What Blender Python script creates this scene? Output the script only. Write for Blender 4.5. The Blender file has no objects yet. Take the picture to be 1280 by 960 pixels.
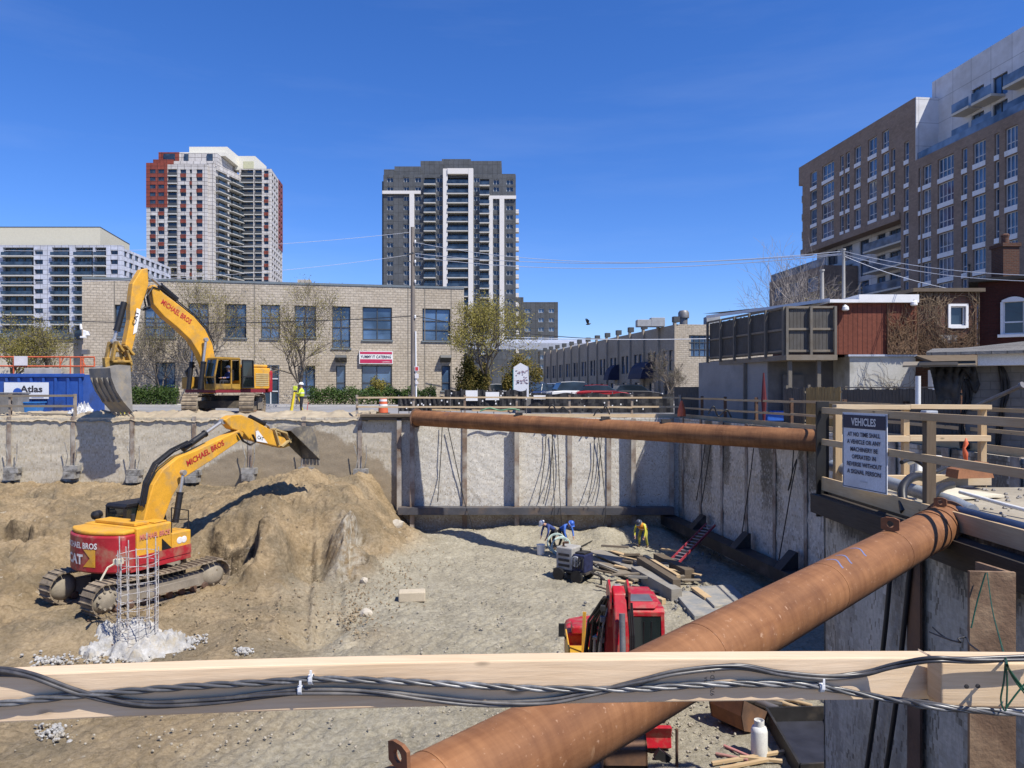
import bpy, bmesh, math, random
import numpy as np
from mathutils import Vector, Matrix, noise
random.seed(7); np.random.seed(7)
S = bpy.context.scene
COL = S.collection
R = math.radians
CZ, F, HY = 1.6, 900.0, 487.0          # eye height, focal length in photo pixels, horizon row
V = Vector
def P(px, py, d): return V(((px-640)/F*d, d, CZ-(py-HY)/F*d))
def PZ(px, py, z):
    d = (CZ-z)*F/(py-HY); return V(((px-640)/F*d, d, z))
def onp(px, py, A, B):                  # where a sight line meets the upright plane through A and B
    k = (px-640)/F; dx, dy = B[0]-A[0], B[1]-A[1]
    t = (k*A[1]-A[0])/(dx-k*dy); d = A[1]+dy*t
    return V((A[0]+dx*t, d, CZ-(py-HY)/F*d))
def tag(o, label=None, cat=None, group=None, kind=None):
    for k, v in (('label', label), ('category', cat), ('group', group), ('kind', kind)):
        if v: o[k] = v
    return o
OFF = {}
def thing(name, label, cat, loc=(0, 0, 0), group=None, world=True, yaw=0):
    o = bpy.data.objects.new(name, None); COL.objects.link(o)
    o.location = loc; o.rotation_euler = (0, 0, yaw); o.empty_display_size = .2
    OFF[o] = V(loc) if world else V((0, 0, 0))
    return tag(o, label, cat, group)
def copy_tree(o, parent=None):
    c = o.copy(); COL.objects.link(c)
    if parent: c.parent = parent
    for ch in list(o.children): copy_tree(ch, c)
    return c
class MB:
    def __init__(s): s.v = []; s.f = []; s.m = []; s.k = 0
    def add(s, vs, fs):
        b = len(s.v); s.v += [tuple(p) for p in vs]
        for f in fs: s.f.append(tuple(i+b for i in f)); s.m.append(s.k)
        return s
    def mat(s, k): s.k = k; return s
    def quad(s, a, b, c, d): return s.add([a, b, c, d], [(0, 1, 2, 3)])
    def hexa(s, p):                     # 4 bottom, 4 top
        return s.add(p, [(3, 2, 1, 0), (4, 5, 6, 7), (0, 1, 5, 4), (1, 2, 6, 5), (2, 3, 7, 6), (3, 0, 4, 7)])
    def box(s, c, sz, M=None):
        c = V(c); q = []
        for z in (-1, 1):
            for x, y in ((-1, -1), (1, -1), (1, 1), (-1, 1)):
                w = V((x*sz[0]/2, y*sz[1]/2, z*sz[2]/2)); q.append(c+(M @ w if M else w))
        return s.hexa(q)
    def obox(s, o, a, b, c):            # corner and three edge vectors
        o, a, b, c = V(o), V(a), V(b), V(c)
        return s.hexa([o, o+a, o+a+b, o+b, o+c, o+a+c, o+a+b+c, o+b+c])
    def beam(s, p0, p1, w, h, up=(0, 0, 1)):
        p0, p1 = V(p0), V(p1); a = p1-p0; u = V(up)
        sd = a.cross(u)
        if sd.length < 1e-5: sd = a.cross(V((1, 0, 0)))
        sd = sd.normalized()*w; tp = sd.cross(a).normalized()*h
        return s.obox(p0-sd/2-tp/2, a, sd, tp)
    def tube(s, pts, r, n=8, caps=True):
        pts = [V(p) for p in pts]; m = len(pts)
        rs = r if isinstance(r, (list, tuple)) else [r]*m
        t0 = (pts[1]-pts[0]).normalized()
        ref = V((0, 0, 1)) if abs(t0.z) < .9 else V((1, 0, 0))
        nx = t0.cross(ref).normalized(); vs = []; fs = []
        for i in range(m):
            t = (pts[min(i+1, m-1)]-pts[max(i-1, 0)])
            t = t.normalized() if t.length > 1e-9 else t0
            nx = (nx-t*nx.dot(t)); nx = nx.normalized() if nx.length > 1e-6 else t.orthogonal().normalized()
            ny = t.cross(nx)
            for j in range(n):
                a = 2*math.pi*j/n; vs.append(pts[i]+(nx*math.cos(a)+ny*math.sin(a))*rs[i])
        for i in range(m-1):
            for j in range(n):
                a = i*n+j; b = i*n+(j+1) % n; fs.append((a, b, b+n, a+n))
        if caps: fs.append(tuple(range(n-1, -1, -1))); fs.append(tuple(range((m-1)*n, m*n)))
        return s.add(vs, fs)
    def cyl(s, p0, p1, r, r1=None, n=14): return s.tube([p0, p1], [r, r if r1 is None else r1], n)
    def lathe(s, prof, c=(0, 0, 0), n=20, M=None):
        c = V(c); vs = []; fs = []
        for r, z in prof:
            for j in range(n):
                a = 2*math.pi*j/n; w = V((r*math.cos(a), r*math.sin(a), z)); vs.append(c+(M @ w if M else w))
        for i in range(len(prof)-1):
            for j in range(n):
                a = i*n+j; b = i*n+(j+1) % n; fs.append((a, b, b+n, a+n))
        fs.append(tuple(range(n-1, -1, -1))); k = (len(prof)-1)*n; fs.append(tuple(range(k, k+n)))
        return s.add(vs, fs)
    def prism(s, poly, vec):
        poly = [V(p) for p in poly]; vec = V(vec); n = len(poly)
        fs = [tuple(range(n-1, -1, -1)), tuple(range(n, 2*n))]
        fs += [(i, (i+1) % n, n+(i+1) % n, n+i) for i in range(n)]
        return s.add(poly+[p+vec for p in poly], fs)
    def grid(s, pts, nu, nv):           # pts: nv rows of nu
        return s.add(pts, [(j*nu+i, j*nu+i+1, (j+1)*nu+i+1, (j+1)*nu+i) for j in range(nv-1) for i in range(nu-1)])
    def join(s, o):
        b = len(s.v); s.v += o.v; s.f += [tuple(i+b for i in f) for f in o.f]; s.m += o.m; return s
    def build(s, name, mats, parent=None, origin=None, smooth=None, bevel=0, uv=True, fix=True):
        off = V((0, 0, 0))
        if parent is not None:
            r = parent
            while r.parent: r = r.parent
            off = OFF.get(r, off)
        elif origin is not None: off = V(origin)
        me = bpy.data.meshes.new(name)
        ox, oy, oz = off
        me.from_pydata([(x-ox, y-oy, z-oz) for x, y, z in s.v], [], s.f)
        if not isinstance(mats, (list, tuple)): mats = [mats]
        for m in mats: me.materials.append(m)
        if len(mats) > 1: me.polygons.foreach_set('material_index', s.m)
        if fix and len(s.f) < 12000:
            bm = bmesh.new(); bm.from_mesh(me); bmesh.ops.recalc_face_normals(bm, faces=bm.faces); bm.to_mesh(me); bm.free()
        if smooth is not None:
            me.polygons.foreach_set('use_smooth', [True]*len(s.f)); me.set_sharp_from_angle(angle=R(smooth))
        if uv and len(s.f) < 60000: boxuv(me, off)
        o = bpy.data.objects.new(name, me); COL.objects.link(o)
        if parent is not None: o.parent = parent
        else: o.location = off
        if bevel:
            b = o.modifiers.new('edge', 'BEVEL'); b.width = bevel; b.segments = 2; b.limit_method = 'ANGLE'; b.angle_limit = R(40)
        return o
def boxuv(me, off=V((0, 0, 0))):
    nl = len(me.loops); 
    if not nl: return
    co = np.empty(len(me.vertices)*3); me.vertices.foreach_get('co', co); co = co.reshape(-1, 3)+np.array(off)
    li = np.empty(nl, int); me.loops.foreach_get('vertex_index', li)
    npo = len(me.polygons); nn = np.empty(npo*3); me.polygons.foreach_get('normal', nn); nn = nn.reshape(-1, 3)
    tot = np.empty(npo, int); me.polygons.foreach_get('loop_total', tot)
    ln = np.repeat(nn, tot, axis=0); c = co[li]
    h = np.hypot(ln[:, 0], ln[:, 1])+1e-9
    u = (-ln[:, 1]*c[:, 0]+ln[:, 0]*c[:, 1])/h; flat = np.abs(ln[:, 2]) > .75
    uv = np.stack([np.where(flat, c[:, 0], u), np.where(flat, c[:, 1], c[:, 2])], 1)
    me.uv_layers.new(name='uv').data.foreach_set('uv', uv.ravel())
def sstep(a, b, x):
    t = np.clip((x-a)/(b-a), 0, 1); return t*t*(3-2*t)
_lat = np.random.RandomState(3).rand(256, 256)
def vnoise(x, y):
    xi = np.floor(x).astype(int); yi = np.floor(y).astype(int); fx = x-xi; fy = y-yi
    fx = fx*fx*(3-2*fx); fy = fy*fy*(3-2*fy)
    a = _lat[xi % 256, yi % 256]; b = _lat[(xi+1) % 256, yi % 256]; c = _lat[xi % 256, (yi+1) % 256]; d = _lat[(xi+1) % 256, (yi+1) % 256]
    return (a*(1-fx)+b*fx)*(1-fy)+(c*(1-fx)+d*fx)*fy
def fbm(x, y, o=4, g=.5):
    s = 0; a = 1; n = 0
    for i in range(o):
        s = s+a*(vnoise(x*2**i+17*i, y*2**i+31*i)-.5); n += a; a *= g
    return s/n*2
# ---------------------------------------------------------------- materials
def nodes(name):
    m = bpy.data.materials.new(name); m.use_nodes = True
    nt = m.node_tree; b = nt.nodes['Principled BSDF']
    return m, nt, b
def N(nt, t, **kw):
    n = nt.nodes.new(t)
    for k, v in kw.items():
        if k in n.inputs: n.inputs[k].default_value = v
        else: setattr(n, k, v)
    return n
def mixc(nt, fac, a, b, mode='MIX'):
    n = nt.nodes.new('ShaderNodeMix'); n.data_type = 'RGBA'; n.blend_type = mode
    for s, v in ((0, fac), (6, a), (7, b)):
        if hasattr(v, 'links'): nt.links.new(v, n.inputs[s])
        elif s == 0: n.inputs[0].default_value = v
        else: n.inputs[s].default_value = tuple(v)+((1,) if len(v) == 3 else ())
    return n.outputs[2]
def ramp(nt, src, a, b):
    n = N(nt, 'ShaderNodeMapRange'); n.inputs[1].default_value = a; n.inputs[2].default_value = b
    nt.links.new(src, n.inputs[0]); return n.outputs[0]
def coords(nt, kind='Object', scale=(1, 1, 1)):
    t = nt.nodes.new('ShaderNodeTexCoord'); mp = nt.nodes.new('ShaderNodeMapping'); mp.inputs['Scale'].default_value = scale
    nt.links.new(t.outputs[kind], mp.inputs[0]); return mp.outputs[0]
def noisef(nt, vec, scale, detail=5, rough=.6):
    n = N(nt, 'ShaderNodeTexNoise', Scale=scale, Detail=detail, Roughness=rough)
    nt.links.new(vec, n.inputs['Vector']); return n.outputs[0]
def dk(c, k): return tuple(min(1, x*k) for x in c)
MATS = {}
def mat(name, col, rough=.8, var=.18, scale=2.5, dirt=None, dfac=.5, dscale=.8, bump=0, bscale=30, metal=0, spec=.4, stretch=(1, 1, 1), kind='Object', fine=.08, fscale=40):
    if name in MATS: return MATS[name]
    m, nt, b = nodes(name); vec = coords(nt, kind, stretch)
    n1 = ramp(nt, noisef(nt, vec, scale), .3, .7)
    c = mixc(nt, n1, dk(col, 1-var), dk(col, 1+var))
    if fine:
        n2 = ramp(nt, noisef(nt, vec, fscale, 3), .3, .7); c = mixc(nt, n2, c, mixc(nt, 1, c, dk((1, 1, 1), 1-fine*2.5), 'MULTIPLY'))
    if dirt:
        n3 = ramp(nt, noisef(nt, vec, dscale, 6, .65), .62-dfac*.3, .75-dfac*.12); c = mixc(nt, n3, c, dirt)
    nt.links.new(c, b.inputs['Base Color'])
    b.inputs['Roughness'].default_value = rough; b.inputs['Metallic'].default_value = metal; b.inputs['Specular IOR Level'].default_value = spec
    if bump:
        bp = N(nt, 'ShaderNodeBump', Strength=min(1, bump), Distance=.02)
        nt.links.new(noisef(nt, vec, bscale, 4), bp.inputs['Height']); nt.links.new(bp.outputs[0], b.inputs['Normal'])
    MATS[name] = m; return m
def brickmat(name, c1, c2, mortar, w, h, mortw=.012, offset=.5, rough=.9, bump=.5, var=.25, grain=12, dirt=None, shift=0):
    m, nt, b = nodes(name); vec = coords(nt, 'UV')
    br = N(nt, 'ShaderNodeTexBrick', Scale=1.0); br.offset = offset
    for k, v in (('Color1', c1), ('Color2', c2), ('Mortar', mortar)): br.inputs[k].default_value = tuple(v)+(1,)
    br.inputs['Mortar Size'].default_value = mortw; br.inputs['Mortar Smooth'].default_value = .2; br.inputs['Brick Width'].default_value = w; br.inputs['Row Height'].default_value = h
    nt.links.new(vec, br.inputs['Vector'])
    n1 = ramp(nt, noisef(nt, vec, grain, 5), .3, .7); c = mixc(nt, n1, br.outputs[0], mixc(nt, 1, br.outputs[0], dk((1, 1, 1), 1-var), 'MULTIPLY'))
    n2 = ramp(nt, noisef(nt, vec, .25, 5), .4, .75); c = mixc(nt, n2, c, mixc(nt, 1, c, dirt or (.8, .77, .72), 'MULTIPLY'))
    nt.links.new(c, b.inputs['Base Color']); b.inputs['Roughness'].default_value = rough; b.inputs['Specular IOR Level'].default_value = .25
    bp = N(nt, 'ShaderNodeBump', Strength=bump, Distance=.03)
    ad = N(nt, 'ShaderNodeMath', operation='MULTIPLY_ADD'); ad.inputs[1].default_value = -1.0
    nt.links.new(br.outputs['Fac'], ad.inputs[0]); nt.links.new(noisef(nt, vec, grain, 4), ad.inputs[2])
    nt.links.new(ad.outputs[0], bp.inputs['Height']); nt.links.new(bp.outputs[0], b.inputs['Normal'])
    MATS[name] = m; return m
def woodmat(name, c1, c2, vert=False, knots=True, rough=.75, gs=1.0, dirt=None):
    m, nt, b = nodes(name)
    vec = coords(nt, 'UV', (22*gs, 1.6*gs, 1) if vert else (1.6*gs, 22*gs, 1))
    n1 = ramp(nt, noisef(nt, vec, 2.2, 6, .65), .3, .72); c = mixc(nt, n1, c1, c2)
    v2 = coords(nt, 'UV', (1, 1, 1)); n2 = ramp(nt, noisef(nt, v2, 1.3, 3), .35, .7)
    c = mixc(nt, n2, c, mixc(nt, 1, c, (.86, .8, .72), 'MULTIPLY'))
    if knots:
        vo = N(nt, 'ShaderNodeTexVoronoi', Scale=2.2*gs); nt.links.new(coords(nt, 'UV', (1, 2.5, 1) if not vert else (2.5, 1, 1)), vo.inputs['Vector'])
        k = ramp(nt, vo.outputs['Distance'], .11, .05); c = mixc(nt, k, c, dk(c2, .45))
    if dirt:
        n3 = ramp(nt, noisef(nt, coords(nt, 'UV'), 3, 6), .5, .68); c = mixc(nt, n3, c, dirt)
    nt.links.new(c, b.inputs['Base Color']); b.inputs['Roughness'].default_value = rough; b.inputs['Specular IOR Level'].default_value = .3
    bp = N(nt, 'ShaderNodeBump', Strength=.15, Distance=.004); nt.links.new(n1, bp.inputs['Height']); nt.links.new(bp.outputs[0], b.inputs['Normal'])
    MATS[name] = m; return m
def glassmat(name, col=(.025, .04, .06), rough=.06, spec=.7):
    m, nt, b = nodes(name)
    g = N(nt, 'ShaderNodeNewGeometry'); n = noisef(nt, g.outputs['Position'], .45, 2)
    c = mixc(nt, ramp(nt, n, .35, .65), dk(col, .5), dk(col, 1.7)); nt.links.new(c, b.inputs['Base Color'])
    b.inputs['Roughness'].default_value = rough; b.inputs['Specular IOR Level'].default_value = spec
    MATS[name] = m; return m
# common ones
lumber = woodmat('lumber', (.52, .40, .25), (.43, .31, .18))
lumber_pale = woodmat('pale_lumber', (.58, .47, .32), (.5, .38, .24))
lumber_up = woodmat('upright_lumber', (.5, .38, .23), (.41, .29, .16), vert=True)
oldwood = woodmat('weathered_wood', (.12, .115, .108), (.065, .062, .057), vert=True, knots=False)
oldwood_h = woodmat('weathered_plank', (.25, .215, .17), (.16, .14, .11), knots=False)
darkwood = woodmat('dark_timber', (.16, .13, .1), (.09, .07, .05), knots=False)
rust = mat('rusty_steel', (.27, .115, .05), .85, .3, 1.6, dirt=(.14, .06, .035), dfac=.55, dscale=2.0, bump=.2, bscale=60)
rustdark = mat('dark_rusty_steel', (.11, .065, .045), .8, .35, 2, dirt=(.2, .1, .05), dfac=.5, dscale=1.2)
blacksteel = mat('black_steel', (.025, .024, .025), .6, .3, 3, dirt=(.09, .075, .06), dfac=.35)
greysteel = mat('grey_steel', (.2, .2, .21), .5, .25, 3, dirt=(.13, .1, .08), dfac=.4, metal=.3)
chrome = mat('chrome_rod', (.42, .41, .4), .3, .1, 3, metal=.45)
rubber = mat('black_rubber', (.018, .018, .02), .45, .3, 6)
yellow = mat('yellow_paint', (.70, .36, .035), .5, .16, 1.6, dirt=(.4, .25, .09), dfac=.42, dscale=1.8, spec=.4, fine=.1, bump=.12, bscale=12)
redp = mat('red_paint', (.36, .018, .028), .48, .2, 1.5, dirt=(.3, .15, .1), dfac=.5, dscale=1.9, bump=.1, bscale=12)
brightred = mat('bright_red_paint', (.42, .012, .024), .42, .22, 2.5, dirt=(.26, .13, .09), dfac=.52, dscale=3.5, bump=.1, bscale=14)
tracksteel = mat('muddy_track_steel', (.22, .175, .125), .9, .35, 3, dirt=(.3, .24, .165), dfac=.6, dscale=3, bump=.4)
white = mat('white_paint', (.78, .78, .78), .5, .05, 2, dirt=(.5, .48, .44), dfac=.15)
glass = glassmat('dark_glass')
skyglass = glassmat('window_glass', (.05, .09, .16), .05, .9)
cabglass = glassmat('cab_glass', (.014, .02, .02), .04, .8)
black = mat('black_plastic', (.014, .014, .016), .5, .3, 4)
conc = mat('concrete', (.42, .4, .37), .9, .14, 1.2, dirt=(.25, .23, .2), dfac=.4, bump=.3)
concdark = mat('dark_concrete', (.22, .215, .21), .9, .2, 1.2, dirt=(.12, .115, .11), dfac=.5, bump=.3)
redletter = mat('red_lettering', (.45, .03, .03), .5, .05)
orange = mat('orange_paint', (.62, .13, .05), .5, .12)
bluep = mat('blue_paint', (.025, .085, .35), .45, .2, 1.5, dirt=(.03, .05, .13), dfac=.4)
def text_mb(body, O, ux, uz, size, depth=.01, align='LEFT', width=None, bold=0.0):
    cu = bpy.data.curves.new('txt', 'FONT'); cu.body = body; cu.size = 1; cu.align_x = align; cu.extrude = 0; cu.resolution_u = 2; cu.offset = bold
    ob = bpy.data.objects.new('txt', cu); COL.objects.link(ob)
    bpy.context.view_layer.update()
    me = bpy.data.meshes.new_from_object(ob.evaluated_get(bpy.context.evaluated_depsgraph_get()))
    O, ux, uz = V(O), V(ux).normalized(), V(uz).normalized(); mb = MB()
    xs = [v.co.x for v in me.vertices]; ys = [v.co.y for v in me.vertices]
    sx = size
    if width: sx = width/(max(xs)-min(xs))
    nrm = ux.cross(uz)
    mb.add([O+ux*(v.co.x*sx)+uz*(v.co.y*size)+nrm*depth for v in me.vertices], [tuple(p.vertices) for p in me.polygons])
    bpy.data.objects.remove(ob); bpy.data.curves.remove(cu); bpy.data.meshes.remove(me)
    return mb
# ================================================================ camera, sun, sky
cam = bpy.data.cameras.new('camera'); co_ = bpy.data.objects.new('camera', cam); COL.objects.link(co_)
co_.location = (0, 0, CZ); co_.rotation_euler = (R(90), 0, 0)
cam.lens = 900/1280*36; cam.sensor_width = 36; cam.shift_y = 7/1280; cam.clip_end = 6000; cam.clip_start = .05
S.camera = co_
SUN = V((.52, -.46, 1)).normalized()
sl = bpy.data.lights.new('sun', 'SUN'); sl.energy = 4.2; sl.angle = R(.53); sl.color = (1, .945, .845)
so = bpy.data.objects.new('sun', sl); COL.objects.link(so); so.rotation_euler = SUN.to_track_quat('Z', 'Y').to_euler()
W = bpy.data.worlds.new('World'); S.world = W; W.use_nodes = True
nt = W.node_tree; bg = nt.nodes['Background']
sky = N(nt, 'ShaderNodeTexSky'); sky.sky_type = 'NISHITA'; sky.sun_disc = False
sky.sun_elevation = math.asin(SUN.z); sky.sun_rotation = math.atan2(SUN.x, SUN.y); sky.altitude = 100
sky.air_density = 1.0; sky.dust_density = .25; sky.ozone_density = 4.5
tc = nt.nodes.new('ShaderNodeTexCoord'); mp = nt.nodes.new('ShaderNodeMapping')
mp.inputs['Rotation'].default_value = (0, R(22), R(8)); mp.inputs['Scale'].default_value = (1.2, 2.2, 9)
nt.links.new(tc.outputs['Generated'], mp.inputs[0])
nz = noisef(nt, mp.outputs[0], 1.1, 7, .58); fc = ramp(nt, nz, .53, .85)
mu = N(nt, 'ShaderNodeMath', operation='MULTIPLY'); mu.inputs[1].default_value = .07; nt.links.new(fc, mu.inputs[0])
hs = N(nt, 'ShaderNodeHueSaturation', Saturation=1.22, Value=1.0); nt.links.new(sky.outputs[0], hs.inputs['Color'])
skyc = mixc(nt, mu.outputs[0], mixc(nt, 1, hs.outputs[0], (.77, .84, 1.18), 'MULTIPLY'), (6.5, 7.2, 8.2))
nt.links.new(skyc, bg.inputs[0]); bg.inputs[1].default_value = .089
S.view_settings.view_transform = 'Standard'; S.view_settings.look = 'None'; S.view_settings.exposure = .72; S.view_settings.gamma = 1
S.view_settings.use_curve_mapping = False
S.cycles.max_bounces = 6
# ================================================================ ground
def gz(y): return .15+.35*float(sstep(42, 53, y))
ground_m = mat('sandy_ground', (.33, .29, .22), .95, .2, .6, dirt=(.24, .2, .15), dfac=.5, dscale=.35, bump=.5, bscale=8, fscale=14)
mb = MB()
E0 = .12
def band(y0, y1, z0, z1, xs):
    for a, b in xs: mb.quad((a, y0, z0), (b, y0, z0), (b, y1, z1), (a, y1, z1))
band(-3000, .75, E0, E0, [(-3000, 3000)])
band(.75, 10.9, E0, E0, [(-3000, -60), (4.85, 3000)])
band(10.9, 25.4, E0, E0, [(-3000, -60), (11.0, 3000)])
for i in range(6):
    y0 = 25.4+i*2.1; y1 = y0+2.1
    band(y0, y1, E0, E0, [(-3000, -60)])
    xa = 11.0-(y0-25.4)*.1667; xb = 11.0-(y1-25.4)*.1667
    mb.quad((xa, y0, E0), (3000, y0, E0), (3000, y1, E0), (xb, y1, E0))
ys = [38.05, 40, 42, 44, 46, 48, 50, 53, 90, 300, 4000]
for a, b in zip(ys, ys[1:]): band(a, b, gz(a)-.03, gz(b)-.03, [(-3000, 3000)])
tag(mb.build('ground', ground_m, uv=False), kind='structure')
asph = mat('pale_asphalt', (.25, .25, .26), .9, .12, .5, dirt=(.2, .19, .17), dfac=.35, dscale=.6, bump=.2)
mb = MB()
for a, b in ((42.2, 44), (44, 46), (46, 48), (48, 49.6)):
    mb.quad((-400, a, gz(a)+.01), (400, a, gz(a)+.01), (400, b, gz(b)+.01), (-400, b, gz(b)+.01))
tag(mb.build('road', asph, uv=False), kind='structure')
kerbm = mat('kerb_concrete', (.5, .48, .45), .9, .1, 1)
mb = MB()
mb.obox((-400, 49.6, .2), (800, 0, 0), (0, .2, 0), (0, 0, gz(49.7)+.12-.2)); tag(mb.build('kerb', kerbm), kind='structure')
mb = MB(); mb.quad((-400, 49.8, gz(49.8)+.1), (400, 49.8, gz(49.8)+.1), (400, 52, gz(52)+.08), (-400, 52, gz(52)+.08))
tag(mb.build('pavement', kerbm, uv=False), kind='structure')
lotm = mat('parking_asphalt', (.12, .12, .125), .9, .2, .5)
mb = MB(); mb.quad((1, 53, .512), (60, 53, .512), (60, 140, .512), (1, 140, .512)); tag(mb.build('parking_lot', lotm, uv=False), kind='structure')
# ---- the dug out pit
EXC = V((-12.75, 24.6, -5.4))
def cone(x, y, cx, cy, pk, sl, e=1.0):
    return pk-sl*np.sqrt((x-cx)**2+((y-cy)*e)**2+.12)
def seg(x, y, ax, ay, bx, by):
    t = np.clip(((x-ax)*(bx-ax)+(y-ay)*(by-ay))/((bx-ax)**2+(by-ay)**2), 0, 1)
    return t, np.hypot(x-ax-t*(bx-ax), y-ay-t*(by-ay))
def smax(a, b, k=.25):
    h = np.clip(.5+.5*(a-b)/k, 0, 1); return b*(1-h)+a*h+k*h*(1-h)
_cp = []
for px, py in ((-120, 606), (0, 605), (100, 605), (200, 606), (300, 607), (370, 600), (420, 600), (460, 603), (488, 628), (505, 650), (530, 664), (600, 663), (700, 663), (800, 663)): _cp.append(P(px, py, 37.6))
for px, py, d in ((385, 590, 35.2), (330, 612, 33.5), (290, 632, 31), (318, 640, 30.3), (300, 697, 28.2), (336, 698, 28.2), (378, 640, 31.5), (380, 690, 28.5), (385, 742, 25.5), (395, 800, 22), (440, 640, 32.5), (455, 612, 35.8), (430, 690, 29.2), (420, 745, 25.6), (472, 692, 30), (474, 727, 27.7), (508, 680, 32.8), (542, 700, 31.7), (500, 745, 26.4), (438, 800, 21.7),
    (240, 640, 31.5), (200, 626, 34), (235, 690, 27.3), (100, 636, 32.5), (40, 646, 31), (15, 640, 32.0), (-60, 640, 31), (60, 700, 26.6), (20, 770, 22.2), (100, 806, 20.6), (250, 796, 21.3), (330, 790, 21.8), (60, 940, 15), (0, 860, 18), (300, 900, 16.3)): _cp.append(P(px, py, d))
for x, y in ((-2, 33), (3, 34), (7, 34), (0, 28), (5, 28), (9, 28), (-2, 23), (4, 22), (9, 20), (-3, 17), (3, 15), (8, 13), (-6, 13), (0, 9), (6, 6), (-14, 8), (-6, 6), (-25, 10), (-30, 3), (9, 37)): _cp.append(V((x, y, -5.92)))
for a_ in range(8): _cp.append(EXC+V((2.6*math.cos(a_*.785), 2.6*math.sin(a_*.785), 0)))
_C = np.array([tuple(p) for p in _cp]); _k = lambda r2: np.sqrt(r2+.5)
_A = _k(((_C[:, None, :2]-_C[None, :, :2])**2).sum(-1))+np.eye(len(_C))*.25
_w = np.linalg.solve(_A, _C[:, 2]+4.8)
def steep(z, x, y, ax, ay, bx, by, A, hw, nz):
    """sharpen the slope into a cut face along the line a-b (high side on the left of it)"""
    L = math.hypot(bx-ax, by-ay); tx, ty = (bx-ax)/L, (by-ay)/L; t = (x-ax)*tx+(y-ay)*ty; sd = -(x-ax)*ty+(y-ay)*tx+nz
    w = sstep(-.3, .25, t)*sstep(L+.3, L-.25, t)
    return z+A*w*(sstep(-.1, .14, sd)-sstep(-hw, hw, sd)), w*np.exp(-(sd/.55)**2)
def terr2(x, y):
    x = np.asarray(x, float); y = np.asarray(y, float); sh = x.shape
    xr, yr = x.ravel(), y.ravel(); z = np.zeros(xr.size)
    for (cx, cy, _), w in zip(_C, _w): z += w*_k((xr-cx)**2+(yr-cy)**2)
    z = z.reshape(sh)-4.8
    n1 = fbm(x*.4, y*.4, 4); n2 = fbm(x*1.7+9, y*1.7+4, 4, .6); n3 = fbm(x*6+3, y*6, 3, .6); n5 = fbm(x*.9+2, y*.9+7, 3)
    up = sstep(-5.85, -5.2, z)
    foot = np.array([(542, 700, 31.7), (500, 745, 26.4), (438, 800, 21.7)])
    z = z+.16*n1*up+(.42*n5+.34*(.3-np.abs(fbm(x*.75+11, y*.75, 4, .55))))*up*sstep(37.4, 35.5, y)-.22*up*sstep(.1, .6, np.abs(n2))
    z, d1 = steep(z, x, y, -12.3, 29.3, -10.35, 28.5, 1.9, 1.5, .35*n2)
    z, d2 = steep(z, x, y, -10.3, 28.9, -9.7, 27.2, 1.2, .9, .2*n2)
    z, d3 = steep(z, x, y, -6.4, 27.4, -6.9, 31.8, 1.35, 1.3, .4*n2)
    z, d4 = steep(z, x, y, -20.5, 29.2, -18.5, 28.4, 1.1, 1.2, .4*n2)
    damp = np.clip(d1+d2+d4*.7, 0, 1); rock = np.clip(d3, 0, 1)  # mask for the left cut faces: dark subsoil together with painted shadow
    ft = np.exp(-((y-37.3)/.9)**2)*(vnoise(x*.6+3, y*.1)-.25)*sstep(-4.5, -3, x)
    z = z+.55*ft+.5*np.exp(-((x-4.6)/1.0)**2-((y-36.0)/.8)**2)+.3*np.exp(-((x-2.4)/.9)**2-((y-36.2)/.8)**2)+.3*np.exp(-((x+1.8)/1.6)**2-((y-36.2)/.7)**2)
    r = np.hypot(x-EXC.x, y-EXC.y); k = sstep(4.0, 2.6, r); z = z*(1-k)+(EXC.z+.05*n1)*k
    sand = np.clip(up+.5*n2*up, 0, 1)
    rough = .3+.7*sand
    z = z+.19*n2*rough+.075*n3*(.3+rough)+.03*np.abs(fbm(x*11, y*11, 3))-.05*sstep(.25, .5, fbm(x*2.6+5, y*2.6, 3))
    for (ax, ay, bx, by, a) in ((-9.3, 32.2, -6.6, 21.6, .2), (-7.9, 31.5, -5.6, 22.0, .17), (-14, 19.5, -4, 15.5, .05), (-14, 17.2, 0, 13.2, .06), (-6, 24, 2.2, 21, .05), (-3, 30, 2.5, 25, .05), (-8, 14.2, 1, 18.5, .05), (-12, 12.6, 3, 11.4, .05), (-4, 27, 3, 23, .05), (-2, 20, 2.5, 14, .05), (-5, 26, 3.5, 17.5, .06), (-3.4, 25.5, 4.4, 18.6, .06), (-9, 16.2, 3, 19.6, .05), (-13, 15.2, 2, 11.9, .06), (-7, 12.5, 3, 14.2, .05), (-4.5, 22.5, 3, 19.2, .06), (-4.8, 21, 2, 17, .06)):
        t, d = seg(x, y, ax, ay, bx, by); L = math.hypot(bx-ax, by-ay)
        e = sstep(.5, .38, d)*sstep(0, .05, t)*sstep(1, .95, t)
        e = e*(.25+.9*vnoise(x*1.1+ax, y*1.1+ay)); z = z-a*e*(.45+.55*np.sin(t*L*2*math.pi/.36+.8*n3))+.4*a*np.exp(-((d-.56)/.1)**2)*sstep(1, .95, t)
    terr2.damp, terr2.rock = damp, rock
    return z, sand
def terr_slow(x, y): return float(terr2(np.array([x]), np.array([y]))[0][0])
def onground(px, py, z=-5.9):
    p = PZ(px, py, z)
    for i in range(6): p = PZ(px, py, terr(p.x, p.y))
    return p
nx_, ny_ = 640, 520
xs = np.linspace(-31, 11, nx_); 
yy = np.linspace(0, 1, ny_); ysn = 2.0+36.2*yy**1.0
X, Y = np.meshgrid(xs, ysn); Z, SA = terr2(X, Y)
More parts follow.
